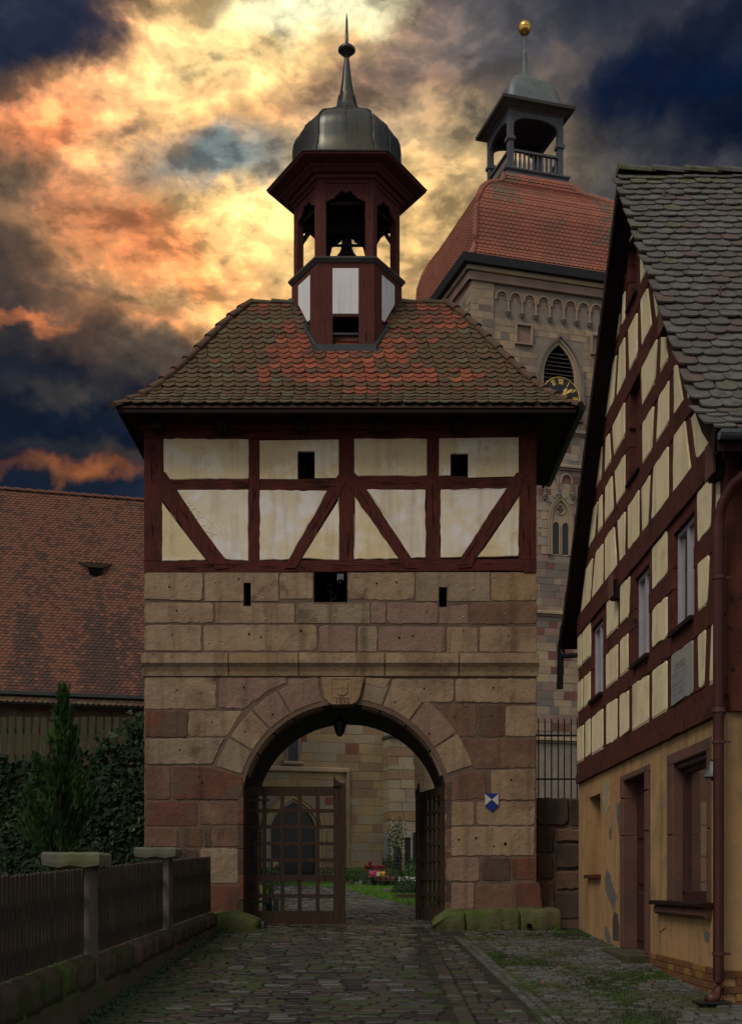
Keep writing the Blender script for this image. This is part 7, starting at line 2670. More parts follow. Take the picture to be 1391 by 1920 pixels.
# buttress: weathered steps
bz = nu(740, 1388)[1]
bw0, bw1 = but[0], but[2]
for z0_, z1_, dd, k in ((gz(47) - 0.2, nu(740, 1560)[1], 1.05, 'nv_c'), (nu(740, 1560)[1], nu(740, 1500)[1], 0.95, 'nv_c'), (nu(740, 1500)[1], nu(740, 1440)[1], 0.85, 'tw_b'), (nu(740, 1440)[1], bz, 0.72, 'tw_b')):
    zc_ = z0_
    while zc_ < z1_ - 0.02:
        h = min(0.36, z1_ - zc_)
        sp_ = R.uniform(0.35, 0.65)
        for a, b in ((bw0, bw0 + (bw1 - bw0) * sp_), (bw0 + (bw1 - bw0) * sp_, bw1)):
            MB().prism([(a + 0.006, zc_ + 0.006), (b - 0.006, zc_ + 0.006), (b - 0.006, zc_ + h - 0.006), (a + 0.006, zc_ + h - 0.006)], FNV, 0.0, dd + R.gauss(0, 0.008), bev=0.012).build('buttress_stone', R.choice([k, 'nv_c', 'nv_c', 'nv_b']), nave)
        zc_ += h
MB().prism([(bw0 - 0.05, bz), (bw1 + 0.05, bz), (bw1 + 0.05, bz + 0.1), (bw0 - 0.05, bz + 0.1)], FNV, 0.0, 0.82, bev=0.03).build('buttress_cap', 'lantern_trim', nave)

# ================================================================== BARN ROOF BEHIND THE LEFT GARDEN
BD = Vector((FL, 0, 0))
bdir = Vector((8600, FL, 0)).normalized()
BN = Vector((bdir.y, -bdir.x, 0))
barn = thing('barn', 'long barn with a huge steep roof of stained red tiles behind the ivy wall', 'barn', (-10, 38, gz(38)))
BO = Vector(((135 - FX) * 38.0 / FL, 38.0, 0))
FB = (BO, bdir, Z3, BN)


def bt(px, py, off=0.0):
    return tr(px, py, FB, off)


zbe = bt(135, 1322)[1]
BRUN = 7.6
# ridge height solved from the photograph at the ridge depth
pr = BO - BN * BRUN
FBR = (pr, bdir, Z3, BN)
zbr = tr(135, 929, FBR)[1]
bu0, bu1 = -6.0, tr(300, 1000, FB)[0] + 3.0
ub = lambda t: BO - BN * (BRUN * t)
bslope = sqrt(BRUN ** 2 + (zbr - zbe) ** 2)
rb = MB()
pts = [(bu0, 0.0), (bu1, 0.0), (bu1, 1.0), (bu0, 1.0)]
vs = [ub(t) + bdir * u + Z3 * (zbe + (zbr - zbe) * t - 0.03) for u, t in pts]
vs += [BO - BN * (2 * BRUN) + bdir * u + Z3 * (zbe - 0.03) for u in (bu1, bu0)]
rb.add(vs, [(0, 1, 2, 3), (3, 2, 4, 5)])
broof = rb.build('roof', 'b_brn', barn)
bw_ = MB()
rect_wall(bw_, FB, bu0, gz(38) - 0.5, bu1, zbe - 0.1, [], -15.0, -0.45)
bw_.build('barn_wall', 'st_brown', barn)
btl = tile_mb(0.165, 0.24, 0.018, 'hex')
T = (-BN * BRUN + Z3 * (zbr - zbe)) / bslope
Nn = bdir.cross(T).normalized()
if Nn.z < 0: Nn = -Nn
mbt = MB()
fine = []
s = 0.0
r = 0
dorm = tr(178, 1075, FB)
d = Vector(((178 - FX) / FL, 1, (FY - 1066) / FL))
tt = (BO + Z3 * zbe - CAM).dot(Nn) / d.dot(Nn)
DP = CAM + d * tt
du = (DP - BO).dot(bdir)
ds = (DP - (BO + Z3 * zbe)).dot(T)
EXB = 0.148
while s < bslope - 0.02:
    u = bu0 + (0.0825 if r % 2 else 0)
    while u < bu1:
        inner = abs(u - du) < 0.42 - (abs(s - ds) < 0.01) * 0 and ds - 0.62 < s < ds + 0.22 and abs(u - du) < 0.14 + (s - ds + 0.62) * 0.5
        f = s / bslope
        st = noise.noise(Vector((u * 1.5, s * 0.20, 2.0))) + 0.45 * noise.noise(Vector((u * 5.5, s * 0.5, 7.0))) + 0.25 * noise.noise(Vector((u * 9, s * 3, 4)))
        clean = exp(-((u - tr(125, 1250, FB)[0]) / 0.25) ** 2) * 1.0 + exp(-((u - tr(2, 1250, FB)[0]) / 0.2) ** 2) + exp(-((u - tr(228, 1250, FB)[0]) / 0.06) ** 2) * 0.5
        q = 0.26 - f * 1.15 + st * 0.9 - clean * 0.8 + R.gauss(0, 0.10)
        if q > 0.22:
            k = pick([(2, 5), (1, 2.4), (0, 0.12)])
        elif q > -0.12:
            k = pick([(2, 1.3), (1, 4), (0, 1.2)])
        else:
            k = pick([(1, 1.5), (0, 5)])
        if f < 0.015:
            k = 3 if R.random() < 0.5 else 1
        P = BO + bdir * (u + R.gauss(0, 0.003)) + Z3 * zbe + T * (s + R.gauss(0, 0.004))
        mw = frame_m(P, bdir, T, Nn, 0.13 + R.gauss(0, 0.01)) @ Matrix.Translation((0, -0.01, 0.02))
        if not inner:
            mbt.add([mw @ Vector(v) for v in btl.v], btl.f, k)
        u += 0.168
    s += EXB
    r += 1
# keep the 300 tiles nearest the eaves in view as pieces is not possible at under 10 pixels: one joined mesh
mbt.build('tile_rows', ['b_red', 'b_brn', 'b_dk', 'b_moss'], broof, kind='stuff')
p0, p1 = pr + bdir * bu0 + Z3 * (zbr + 0.02), pr + bdir * bu1 + Z3 * (zbr + 0.02)
half_round(p0, p1, 0.11, Z3, broof, 'ridge_tile', 'b_red', 0.38)
# dormer vent
dm_ = thing('roof_vent', 'small hooded tile vent halfway up the red barn roof', 'roof vent', DP)
A = BO + bdir * du + Z3 * zbe + T * (ds + 0.28)
B0 = BO + bdir * (du - 0.62) + Z3 * zbe + T * (ds + 0.30)
B1 = BO + bdir * (du + 0.62) + Z3 * zbe + T * (ds + 0.30)
E0 = BO + bdir * (du - 0.25) + Z3 * zbe + T * (ds - 0.24) + Nn * 0.20
E1 = BO + bdir * (du + 0.25) + Z3 * zbe + T * (ds - 0.24) + Nn * 0.20
G0 = BO + bdir * (du - 0.17) + Z3 * zbe + T * (ds - 0.44) + Nn * 0.05
G1 = BO + bdir * (du + 0.17) + Z3 * zbe + T * (ds - 0.44) + Nn * 0.05
MB().add([B0, E0, E1, B1, B0 + Nn * 0.02], [(0, 1, 2, 3)]).add([B0 - Nn * 0.0, E0 - Nn * 0.03, G0], [(0, 1, 2)]).add([B1, G1, E1 - Nn * 0.03], [(0, 1, 2)]).build('vent_hood', 'b_brn', dm_)
for i in range(5):
    f = i / 5
    a, b = B0.lerp(E0, f + 0.21), B1.lerp(E1, f + 0.21)
    a2, b2 = B0.lerp(E0, f), B1.lerp(E1, f)
    MB().add([a + Nn * 0.035, b + Nn * 0.035, b2 + Nn * 0.01, a2 + Nn * 0.01, a, b], [(0, 1, 2, 3), (4, 5, 1, 0)]).build('tile_course', 'b_dk' if i % 2 else 'b_moss', dm_)
MB().add([E0 - Nn * 0.03 - T * 0.02, E1 - Nn * 0.03 - T * 0.02, G1 + Nn * 0.02, G0 + Nn * 0.02], [(0, 1, 2, 3)]).build('vent_opening', 'void', dm_)
# snow board and gutter along the eaves
def brod(name, s0, n0, h, w, k):
    a = BO + Z3 * zbe + T * s0 + Nn * n0
    vs = []
    for u in (bu0, bu1):
        for dt, dn in ((0, 0), (w, 0), (w, h), (0, h)):
            vs.append(a + bdir * u + T * dt + Nn * dn)
    MB().add(vs, [(i, (i + 1) % 4, 4 + (i + 1) % 4, 4 + i) for i in range(4)] + [(0, 1, 2, 3)]).build(name, k, barn)
brod('snow_board', 0.26, 0.07, 0.05, 0.16, 'slate_gutter')
gm = MB()
vs = []
for u in (bu0, bu1):
    for j in range(9):
        an = pi + pi * j / 8
        vs.append(BO + bdir * u + BN * (0.08 + 0.09 * cos(an)) + Z3 * (zbe - 0.01 + 0.09 * sin(an)))
gm.add(vs, [(i, i + 1, 9 + i + 1, 9 + i) for i in range(8)]).build('gutter', 'black', barn)
# ================================================================== PICKET FENCE ON A STONE PLINTH
FXX = -2.58
fence = thing('picket_fence', 'dark wooden picket fence on a mossy sandstone plinth along the left side of the lane', 'fence', (FXX, 12, gz(12)))
ztop = lambda Y: EYE + 0.056 + (Y - 8.73) * 0.035
zpl = lambda Y: EYE - 0.735 + (Y - 8.73) * (0.29 / 11.37) + (0.03 if Y < 11.5 else 0.0)
PST = (11.55, 15.9)
yy = 6.2
while yy < 20.15:
    if not any(abs(yy - p) < 0.24 for p in PST):
        zt_ = ztop(yy) + R.gauss(0, 0.004)
        x = FXX - 0.05 + R.gauss(0, 0.002)
        w = 0.036
        mb = MB()
        mb.box(x - 0.012, yy - w, zpl(yy) + 0.015, x + 0.012, yy + w, zt_ - 0.012)
        mb.add([(x - 0.012, yy - w, zt_ - 0.012), (x + 0.012, yy - w, zt_ - 0.012), (x + 0.012, yy + w, zt_ - 0.012), (x - 0.012, yy + w, zt_ - 0.012), (x - 0.012, yy, zt_ + 0.002), (x + 0.012, yy, zt_ + 0.002)], [(0, 1, 5, 4), (2, 3, 4, 5), (1, 2, 5), (3, 0, 4)])
        mb.build('picket', 'picket', fence)
    yy += 0.104
segs = [(6.2, PST[0] - 0.2), (PST[0] + 0.2, PST[1] - 0.2), (PST[1] + 0.2, 20.2)]
for a, b in segs:
    for off in (0.22, None):
        vs = []
        for Y in (a, b):
            z = (zpl(Y) + 0.20) if off else (ztop(Y) - 0.22)
            for dx, dz in ((-0.12, -0.035), (-0.066, -0.035), (-0.066, 0.035), (-0.12, 0.035)):
                vs.append((FXX + dx, Y, z + dz))
        MB().add(vs, [(i, (i + 1) % 4, 4 + (i + 1) % 4, 4 + i) for i in range(4)] + [(0, 1, 2, 3), (4, 5, 6, 7)]).build('fence_rail', 'picket', fence)
# posts: one is a thing of its own kind
for n, (Y, lab) in enumerate(((PST[0], 'nearer stone fence post with a broad scalloped cap'), (PST[1], 'farther stone fence post with a greenish scalloped cap'))):
    zt_ = {0: EYE + (FY - 1628) * 11.45 / FL, 1: EYE + (FY - 1610) * 15.75 / FL}[n]
    hc = {0: 0.122, 1: 0.118}[n]
    po = thing('fence_post', lab, 'post', (FXX - 0.16, Y, gz(Y)), 'stone posts of the picket fence')
    mb = MB()
    cxp = FXX - 0.15
    mb.obox((cxp, Y, (zt_ + gz(Y) - 0.1) / 2), X3 * 0.165, Y3 * 0.165, Z3 * ((zt_ - gz(Y) + 0.1) / 2), top=0.96)
    mb.build('shaft', 'concrete', po)
    # scalloped cap
    cb = MB()
    m = 24
    ringt, ringb = [], []
    hwid = 0.255
    nn = 8
    per = []
    for sd in range(4):
        for i in range(nn):
            t = -1 + 2 * i / nn
            p = [(t, -1), (1, t), (-t, 1), (-1, -t)][sd]
            per.append(p)
    sc_ = lambda i: 1 + 0.03 * cos(i * pi * 0.5)
    vs = []
    for k, (q, z) in enumerate(((0.80, 0.0), (0.97, 0.012), (1.0, 0.05), (1.0, hc - 0.018), (0.96, hc), (0.0, hc + 0.022))):
        for i, (a, b) in enumerate(per):
            s_ = sc_(i) if k in (1, 2, 3) else 1
            zz_ = z + (0.02 * (0.5 + 0.5 * cos(i * pi * 0.5)) if k in (3, 4) else 0) + (0.012 * cos(i * pi * 0.5) if k in (1, 2) else 0)
            vs.append((cxp + a * hwid * q * s_, Y + b * hwid * q * s_, zt_ + zz_))
    N_ = len(per)
    fs = []
    for k in range(5):
        for i in range(N_):
            j = (i + 1) % N_
            fs.append((k * N_ + i, k * N_ + j, (k + 1) * N_ + j, (k + 1) * N_ + i))
    fs.append(tuple(range(N_))[::-1])
    cb.add(vs, fs).build('cap', 'cap', po)
# plinth stones
yy = 6.0
while yy < 20.15:
    w = R.uniform(0.42, 0.75)
    y1 = min(yy + w, 20.15)
    for p in PST:
        if yy < p - 0.17 < y1: y1 = p - 0.17
    if any(abs((yy + 0.02) - p) < 0.17 for p in PST):
        yy += 0.34
        continue
    if y1 - yy > 0.08:
        x0, x1 = FXX - 0.33, FXX + 0.075 + R.uniform(-0.015, 0.02)
        bm = bmesh.new()
        bmesh.ops.create_cube(bm, size=1.0)
        bmesh.ops.bevel(bm, geom=bm.edges[:], offset=0.10, segments=2, affect='EDGES')
        bmesh.ops.subdivide_edges(bm, edges=[e for e in bm.edges if e.calc_length() > 0.5], cuts=2, use_grid_fill=True)
        zc0 = zpl(yy)
        h = 0.30 - 0.008 * (yy - 8)
        for v in bm.verts:
            p = v.co
            Yw = (yy + y1) / 2 + p.y * (y1 - yy - 0.016)
            wv = Vector(((x0 + x1) / 2 + p.x * (x1 - x0), Yw, zpl(Yw) - h / 2 + p.z * h))
            wv += noise.noise_vector(wv * 5) * 0.014
            v.co = wv - org(fence)
        me = bpy.data.meshes.new('plinth_stone')
        bm.to_mesh(me)
        bm.free()
        me.materials.append(M[R.choice(['st_moss', 'foot', 'foot']) if yy < 12.2 else R.choice(['foot', 'foot', 'st_dark'])])
        me.polygons.foreach_set('use_smooth', [True] * len(me.polygons))
        o = bpy.data.objects.new('plinth_stone', me)
        COL.objects.link(o)
        o.parent = fence
    yy = y1 + 0.001
mb = MB()
vs = []
ys = [6 + i * 0.5 for i in range(29)]
for Y in ys:
    b = 0.07 + 0.03 * noise.noise(Vector((0, Y * 2, 0)))
    vs += [(FXX + 0.035, Y, zpl(Y) - 0.2), (FXX + b, Y, zpl(Y) - 0.31 + 0.008 * (Y - 8)), (FXX + b + 0.04, Y, gz(Y) - 0.05), (FXX - 0.3, Y, gz(Y) - 0.05)]
fs = []
for i in range(len(ys) - 1):
    for j in range(3):
        fs.append((4 * i + j, 4 * i + j + 1, 4 * i + 5 + j, 4 * i + 4 + j))
mb.add(vs, fs).build('footing', 'foot', fence)

# ================================================================== foliage helpers
def leaf_cloud(mb, n, pos, size, aspect=0.7, up=0.3, m=lambda p: 0, fold=True, lobed=False):
    for _ in range(n):
        p, nrm = pos()
        s = R.uniform(*size)
        nrm = (nrm + Vector((R.gauss(0, 0.5), R.gauss(0, 0.5), R.gauss(0, 0.5) + up * 0.3))).normalized()
        t = nrm.cross(Vector((R.gauss(0, 1), R.gauss(0, 1), R.gauss(0, 1)))).normalized()
        t = (t - Z3 * 0.6).normalized() if lobed else t
        t = (t - nrm * t.dot(nrm)).normalized()
        b = nrm.cross(t)
        if lobed:
            sh_ = [(0, -0.35), (0.34, -0.42), (0.55, -0.05), (0.26, 0.08), (0.0, 0.72), (-0.26, 0.08), (-0.55, -0.05), (-0.34, -0.42)]
            vs = [p + b * x * s + t * y * s - nrm * abs(x) * s * 0.25 for x, y in sh_]
            mb.add(vs, [(0, 1, 2, 3), (0, 3, 4), (0, 4, 5), (0, 5, 6, 7)], m(p))
        else:
            vs = [p - t * s * 0.5, p + b * s * aspect * 0.5, p + t * s * 0.5, p - b * s * aspect * 0.5]
            if fold:
                vs[1] = vs[1] - nrm * s * 0.15
                vs[3] = vs[3] - nrm * s * 0.15
            mb.add(vs, [(0, 1, 2), (0, 2, 3)], m(p))


# ---- ivy-grown terrace wall with the slatted fence on top
YI = 24.6
ix = lambda px: (px - FX) * YI / FL
iz = lambda py: EYE + (FY - py) * YI / FL
tw = thing('terrace_wall', 'dark retaining wall smothered in ivy at the back of the left garden', 'wall', (-5, YI + 0.2, gz(24)))
MB().box(-16, YI + 0.15, 0, XL + 0.9, YI + 0.6, iz(1432)).build('wall_body', 'st_dark', tw)
tf = thing('slat_fence', 'green-stained upright slat fence with gaps above the ivy on the terrace wall', 'fence', (-5, YI + 0.3, iz(1430)))
px_ = -120.0
while px_ < 330:
    x = ix(px_)
    zt_ = iz(1342) + R.gauss(0, 0.006)
    MB().box(x - 0.056, YI + 0.20 + R.gauss(0, 0.003), iz(1428), x + 0.056, YI + 0.225, zt_).build('slat', 'slat', tf)
    px_ += 15.2
for py_ in (1362, 1372 - 0,):
    pass
MB().box(-16, YI + 0.226, iz(1374), XL + 0.9, YI + 0.27, iz(1361)).build('fence_rail', 'slat', tf)
MB().box(-16, YI + 0.226, iz(1425), XL + 0.9, YI + 0.27, iz(1413)).build('fence_rail', 'slat', tf)

iv = MB()
def ivy_top(x):
    px = FX + x * FL / YI
    t = 1428 + 10 * sin(px * 0.05)
    if px > 130: t -= (px - 130) * 0.16
    if px > 185: t -= 22 * (0.5 + 0.5 * sin(px * 0.16)) 
    if px > 235: t -= (px - 235) * 1.6
    if px < 70: t -= 14 * (0.5 + 0.5 * sin(px * 0.2))
    return iz(t) + 0.12 * noise.noise(Vector((x * 4, 0, 0)))
def ivy_pos():
    while True:
        x = R.uniform(-8.2, XL + 0.45)
        z = R.uniform(gz(24) - 0.1, iz(1335))
        e = ivy_top(x)
        if z < e or (z < e + 0.35 and R.random() < 0.22 * (x > ix(150))) :
            bulge = 0.22 + 0.22 * noise.noise(Vector((x * 1.3, z * 1.3, 2)))
            return Vector((x, YI + 0.1 - abs(bulge) - R.uniform(0, 0.12), z)), Vector((0, -1, 0.35))
leaf_cloud(iv, 6800, ivy_pos, (0.10, 0.19), lobed=True, m=lambda p: 1 if (R.random() < 0.07 + (0.3 if p.z > iz(1400) else 0)) else 0)
iv.build('ivy', ['ivy', 'ivy2'], label='dense dark ivy hanging over the terrace wall behind the conifer', cat='ivy', kind='stuff')
# dark shrubs under the ivy, behind the picket fence
sb = MB()
def sh_pos():
    x = R.uniform(-7.8, XL - 0.05)
    h = 0.75 + 0.35 * noise.noise(Vector((x * 1.2, 3, 0)))
    z = gz(22) + R.uniform(0, h)
    return Vector((x, 22.6 + R.uniform(-0.5, 0.3) , z)), Vector((0, -1, 0.6))
leaf_cloud(sb, 3600, sh_pos, (0.06, 0.12), m=lambda p: 0)
sb.build('undergrowth', ['thuja2'], label='dark undergrowth along the foot of the ivy wall', cat='undergrowth', kind='stuff')
grass_sheet = grid_sheet('garden_ground', -16, FXX - 0.3, [5, 8, 12, 16, 20.5, 24], 'earth', 0.05)
grass_sheet['label'] = 'dark garden soil behind the picket fence'

# ---- conifer
YC = 18.3
cxx = lambda px: (px - FX) * YC / FL
czz = lambda py: EYE + (FY - py) * YC / FL
con = thing('conifer', 'slim dark green conifer with flame-like sprays standing before the ivy wall', 'tree', (cxx(112), YC, gz(YC)))
MB().tube([(cxx(111), YC, gz(YC)), (cxx(112), YC, czz(1570)), (cxx(114), YC + 0.02, czz(1480)), (cxx(122), YC, czz(1330))], [0.05, 0.042, 0.03, 0.01], 8).build('trunk', 'bark', con)
cr_ = MB()
# outline of the crown: (py, left px, right px)
OUT = [(1270, 117, 123), (1290, 110, 132), (1320, 100, 140), (1350, 94, 146), (1385, 80, 152), (1420, 60, 162), (1450, 44, 172), (1480, 32, 180), (1510, 28, 180), (1540, 38, 168), (1562, 72, 140), (1578, 98, 120)]
def out_at(py):
    for i in range(len(OUT) - 1):
        if OUT[i][0] <= py <= OUT[i + 1][0]:
            f = (py - OUT[i][0]) / (OUT[i + 1][0] - OUT[i][0])
            return OUT[i][1] + (OUT[i + 1][1] - OUT[i][1]) * f, OUT[i][2] + (OUT[i + 1][2] - OUT[i][2]) * f
    return 110, 111
def spray(p, d, L_, w, m):
    """one fan-shaped flattened spray made of small blades"""
    d = d.normalized()
    sd_ = d.cross(Vector((R.gauss(0, 1), R.gauss(0, 1), R.gauss(0, .4)))).normalized()
    nb = 9
    for i in range(nb):
        t = (i + 0.5) / nb
        c = p + d * L_ * t * 0.8
        for s_ in (-1, 1):
            tip = c + (d * 0.8 + sd_ * s_ * 0.55).normalized() * L_ * 0.38 * (1.1 - t * 0.6)
            nn_ = (d * 0.3 - sd_ * s_ * 0.5).normalized() * w * 0.5
            cr_.add([c - nn_ * 0.5, tip, c + nn_], [(0, 1, 2)], m)
    nn_ = sd_ * w * 0.4
    cr_.add([p - nn_, p + nn_, p + d * L_ * 1.05], [(0, 1, 2)], m)
for _ in range(190):
    # one upright plume of foliage: its foot sits inside the crown, its tip on the outline
    py = 1275 + 285 * R.random() ** 0.75
    l, r_ = out_at(py)
    c, hwd = (l + r_) / 2, (r_ - l) / 2
    a = R.uniform(0, 2 * pi)
    q = R.random() ** 0.5
    tip = Vector((cxx(c + hwd * q * cos(a)), YC + hwd * q * sin(a) * YC / FL, czz(py)))
    Lp = R.uniform(0.28, 0.55) * (0.45 + 0.55 * min(1, hwd / 40))
    lean = Vector((cos(a) * 0.42 * q + R.gauss(0, .08), sin(a) * 0.42 * q, 1)).normalized()
    foot_ = tip - lean * Lp
    wv = 0.035 + 0.15 * Lp
    for j in range(34):
        t = R.random() ** 0.8
        g = Vector((R.gauss(0, 1), R.gauss(0, 1), R.gauss(0, .4))) * wv * (1 - t) ** 0.7 * 0.62
        p = foot_ + lean * Lp * t * 0.92 + g
        d = lean + g * 3.0 + Vector((R.gauss(0, .15), R.gauss(0, .15), 0))
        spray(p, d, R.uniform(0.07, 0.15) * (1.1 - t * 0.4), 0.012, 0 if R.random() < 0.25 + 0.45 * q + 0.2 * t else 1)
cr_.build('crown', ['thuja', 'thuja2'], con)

# ---- weeds at the foot of the plinth and moss, scattered leaves
wd = MB()
def weed_pos():
    Y = R.uniform(10.5, 20.3)
    return Vector((FXX + 0.12 + abs(R.gauss(0, 0.07)), Y, gz(Y) + R.uniform(0.03, 0.09))), Vector((0.4, -0.3, 1))
leaf_cloud(wd, 1500, weed_pos, (0.02, 0.055), m=lambda p: 0)
wd.build('weeds', ['hedge'], label='small weeds growing at the foot of the fence plinth', cat='weeds', kind='stuff')


def blades(name, n, pos, h, k, label, lean=0.35, w=0.006):
    mb = MB()
    for _ in range(n):
        p = pos()
        if p is None: continue
        a = R.uniform(0, 2 * pi)
        hh = R.uniform(*h)
        t = Vector((cos(a) * w, sin(a) * w, 0))
        l = Vector((R.gauss(0, lean) * hh, R.gauss(0, lean) * hh, hh))
        mb.add([p - t, p + t, p + l], [(0, 1, 2)])
    return mb.build(name, k, kind='stuff', label=label, cat='grass')


def joint_moss():
    x, y = R.uniform(1.5, 3.3), R.uniform(10.2, 20.2)
    v = noise.noise(Vector((x * 1.1, y * 0.55, 4))) + (0.4 if y > 18.5 else 0)
    if v < 0.05 and R.random() < 0.86:
        return None
    return Vector((x, y, gz(y) + 0.012))
blades('joint_grass', 16000, joint_moss, (0.02, 0.05), 'moss', 'short grass and moss between the forecourt pavers', w=0.005)
def joint_moss2():
    x, y = R.uniform(-2.45, 1.3), R.uniform(10.4, 20.0)
    v = noise.noise(Vector((x * 0.9, y * 0.6, 11))) + max(0, -x - 1.0) * 0.3
    if v < 0.15 and R.random() < 0.85:
        return None
    return Vector((x, y, gz(y) + 0.012))
blades('lane_moss', 9000, joint_moss2, (0.015, 0.03), 'moss', 'moss tufts between the wet cobbles of the lane', w=0.005)
fl = MB()
for _ in range(70):
    side = R.random()
    if side < 0.6:
        x, y = FXX + 0.15 + abs(R.gauss(0, 0.35)), R.uniform(10.8, 20.2)
    else:
        x, y = R.uniform(1.5, 3.2), R.uniform(11, 20)
    a = R.uniform(0, 2 * pi)
    s = R.uniform(0.018, 0.035)
    p = Vector((x, y, gz(y) + 0.045))
    t, b = Vector((cos(a), sin(a), R.gauss(0, .3))) * s, Vector((-sin(a), cos(a), R.gauss(0, .3))) * s * 0.6
    fl.add([p - t, p + b, p + t, p - b], [(0, 1, 2), (0, 2, 3)])
fl.build('fallen_leaves', 't_red2', kind='stuff', label='few small brown leaves fallen on the lane and forecourt', cat='leaves')

# ================================================================== CHURCHYARD THROUGH THE GATE
lawn = MB()
def seg_(tab, y):
    for (a, b), (c, d) in zip(tab, tab[1:]):
        if y <= c:
            return b + (d - b) * (y - a) / (c - a)
    return tab[-1][1]


yrow = lambda y: seg_([(0, 1.3), (26.6, 1.3), (31, 0.53), (34, -0.14), (40, -0.94), (42, -3.3), (43, -3.4)], y)
yleft = lambda y: seg_([(0, -3.0), (25, -2.95), (28, -2.5), (34, -2.9), (42, -3.5)], y)
for i in range(26):
    y0, y1 = 26.0 + i * 0.8, 26.0 + (i + 1) * 0.8
    lawn.add([(yrow(y0), y0, gz(y0) + 0.042), (7, y0, gz(y0) + 0.042), (7, y1, gz(y1) + 0.042), (yrow(y1), y1, gz(y1) + 0.042)], [(0, 1, 2, 3)])
    lawn.add([(-9, y0, gz(y0) + 0.042), (yleft(y0), y0, gz(y0) + 0.042), (yleft(y1), y1, gz(y1) + 0.042), (-9, y1, gz(y1) + 0.042)], [(0, 1, 2, 3)])
lawn.build('lawn', 'lawn', kind='structure', label='churchyard lawn beyond the gate')
def lawn_pos():
    y = R.uniform(26.3, 44)
    x = R.uniform(yrow(y) - 0.05, 2.4)
    if R.random() < 0.2:
        x = R.uniform(-5.5, yleft(y))
    return Vector((x, y, gz(y) + 0.03))
blades('grass', 26000, lawn_pos, (0.04, 0.09), 'grass', 'green churchyard grass beside the path beyond the gate', w=0.012)


def cpos(px, Y, py=None):
    """ground position behind the gate under photograph column px at depth Y"""
    return Vector(((px - FX) * Y / FL, Y, gz(Y) + 0.03))


def hgt(py, Y):
    return EYE + (FY - py) * Y / FL


def bushy(name, label, px0, px1, py_top, Y, k, n=500, depth=0.5, leafs=(0.03, 0.06), group=None, cat='shrub', k2=None):
    p0, p1 = cpos(px0, Y), cpos(px1, Y)
    c = (p0 + p1) / 2
    rx_, h = (p1.x - p0.x) / 2, hgt(py_top, Y) - c.z
    t = thing(name, label, cat, c, group)
    mb = MB()
    def pos():
        a, b = R.uniform(0, 2 * pi), R.uniform(0, 1)
        v = Vector((cos(a) * sqrt(1 - b * b), sin(a) * sqrt(1 - b * b), b))
        q = R.uniform(0.75, 1.02) * (1 + 0.12 * noise.noise(v * 3 + c))
        return Vector((c.x + v.x * rx_ * q, c.y + v.y * depth * q, c.z + v.z * h * q)), v
    ks_ = [k] + ([k2] if k2 else [])
    leaf_cloud(mb, n, pos, leafs, m=(lambda p: 1 if k2 and R.random() < 0.4 else 0))
    mb.build('foliage', ks_, t)
    MB().lathe([(rx_ * 0.85, 0), (rx_ * 0.8, h * 0.35), (rx_ * 0.5, h * 0.75), (0.01, h * 0.9)], (0, 0), 12, sy=depth / max(rx_, 0.01) * 0.95).build('inner_mass', 'thuja2', None, loc=(0, 0, 0))
    o = bpy.data.objects[-1] if False else None
    return t


def bush(name, label, px0, px1, py_top, Y, k, n=500, depth=0.5, leafs=(0.03, 0.06), group=None, cat='shrub', k2=None):
    p0, p1 = cpos(px0, Y), cpos(px1, Y)
    c = (p0 + p1) / 2
    rx_, h = (p1.x - p0.x) / 2, hgt(py_top, Y) - c.z
    t = thing(name, label, cat, c, group)
    mb = MB()
    def pos():
        a, b = R.uniform(0, 2 * pi), R.uniform(0, 1)
        v = Vector((cos(a) * sqrt(1 - b * b), sin(a) * sqrt(1 - b * b), b))
        q = R.uniform(0.75, 1.02) * (1 + 0.12 * noise.noise(v * 3 + c))
        return Vector((c.x + v.x * rx_ * q, c.y + v.y * depth * q, c.z + v.z * h * q)), v
    leaf_cloud(mb, n, pos, leafs, m=(lambda p: 1 if k2 and R.random() < 0.4 else 0))
    mb.build('foliage', [k] + ([k2] if k2 else []), t)
    lm = MB().lathe([(rx_ * 0.85, c.z - 0.02), (rx_ * 0.8, c.z + h * 0.35), (rx_ * 0.5, c.z + h * 0.72), (0.01, c.z + h * 0.85)], (c.x, c.y), 12, sy=depth / max(rx_, 0.01) * 0.95)
    lm.build('inner_mass', 'thuja2', t)
    return t


bush('clipped_shrub', 'low clipped dark shrub on the nearest grave kerb', 732, 792, 1650, 35.0, 'hedge', 1300, 0.5, (0.04, 0.07))
bush('round_shrub', 'rounded green shrub against the open gate leaf', 746, 800, 1619, 41.8, 'hedge2', 1100, 0.6, (0.05, 0.09), k2='hedge')
bush('tall_shrub', 'taller dark round shrub behind the rounded green shrub', 752, 800, 1606, 43.2, 'hedge', 1000, 0.6, (0.05, 0.09))
bush('spreading_juniper', 'spreading dark green shrub at the foot of the grey gravestone', 706, 755, 1606, 43.0, 'hedge', 1100, 0.6, (0.05, 0.09))
bush('cushion_shrub', 'small cushion of green leaves behind the planted bowl', 720, 764, 1630, 41.5, 'hedge', 600, 0.4, (0.04, 0.08))
bush('grave_planting', 'loose green cover plants left of the planted bowl', 678, 706, 1636, 41.6, 'hedge', 350, 0.4, (0.04, 0.08))
hd = thing('ground_cover_hedge', 'band of bright ground cover in front of the church wall', 'hedge', cpos(690, 40))
mb = MB()
def hpos():
    px = R.uniform(645, 730)
    Y = R.uniform(43.3, 44.6)
    return Vector(((px - FX) * Y / FL, Y, gz(Y) + R.uniform(0, 0.55))), Vector((0, -0.5, 1))
leaf_cloud(mb, 1800, hpos, (0.04, 0.09), m=lambda p: 0 if R.random() < .6 else 1)
mb.build('foliage', ['hedge2', 'hedge'], hd)
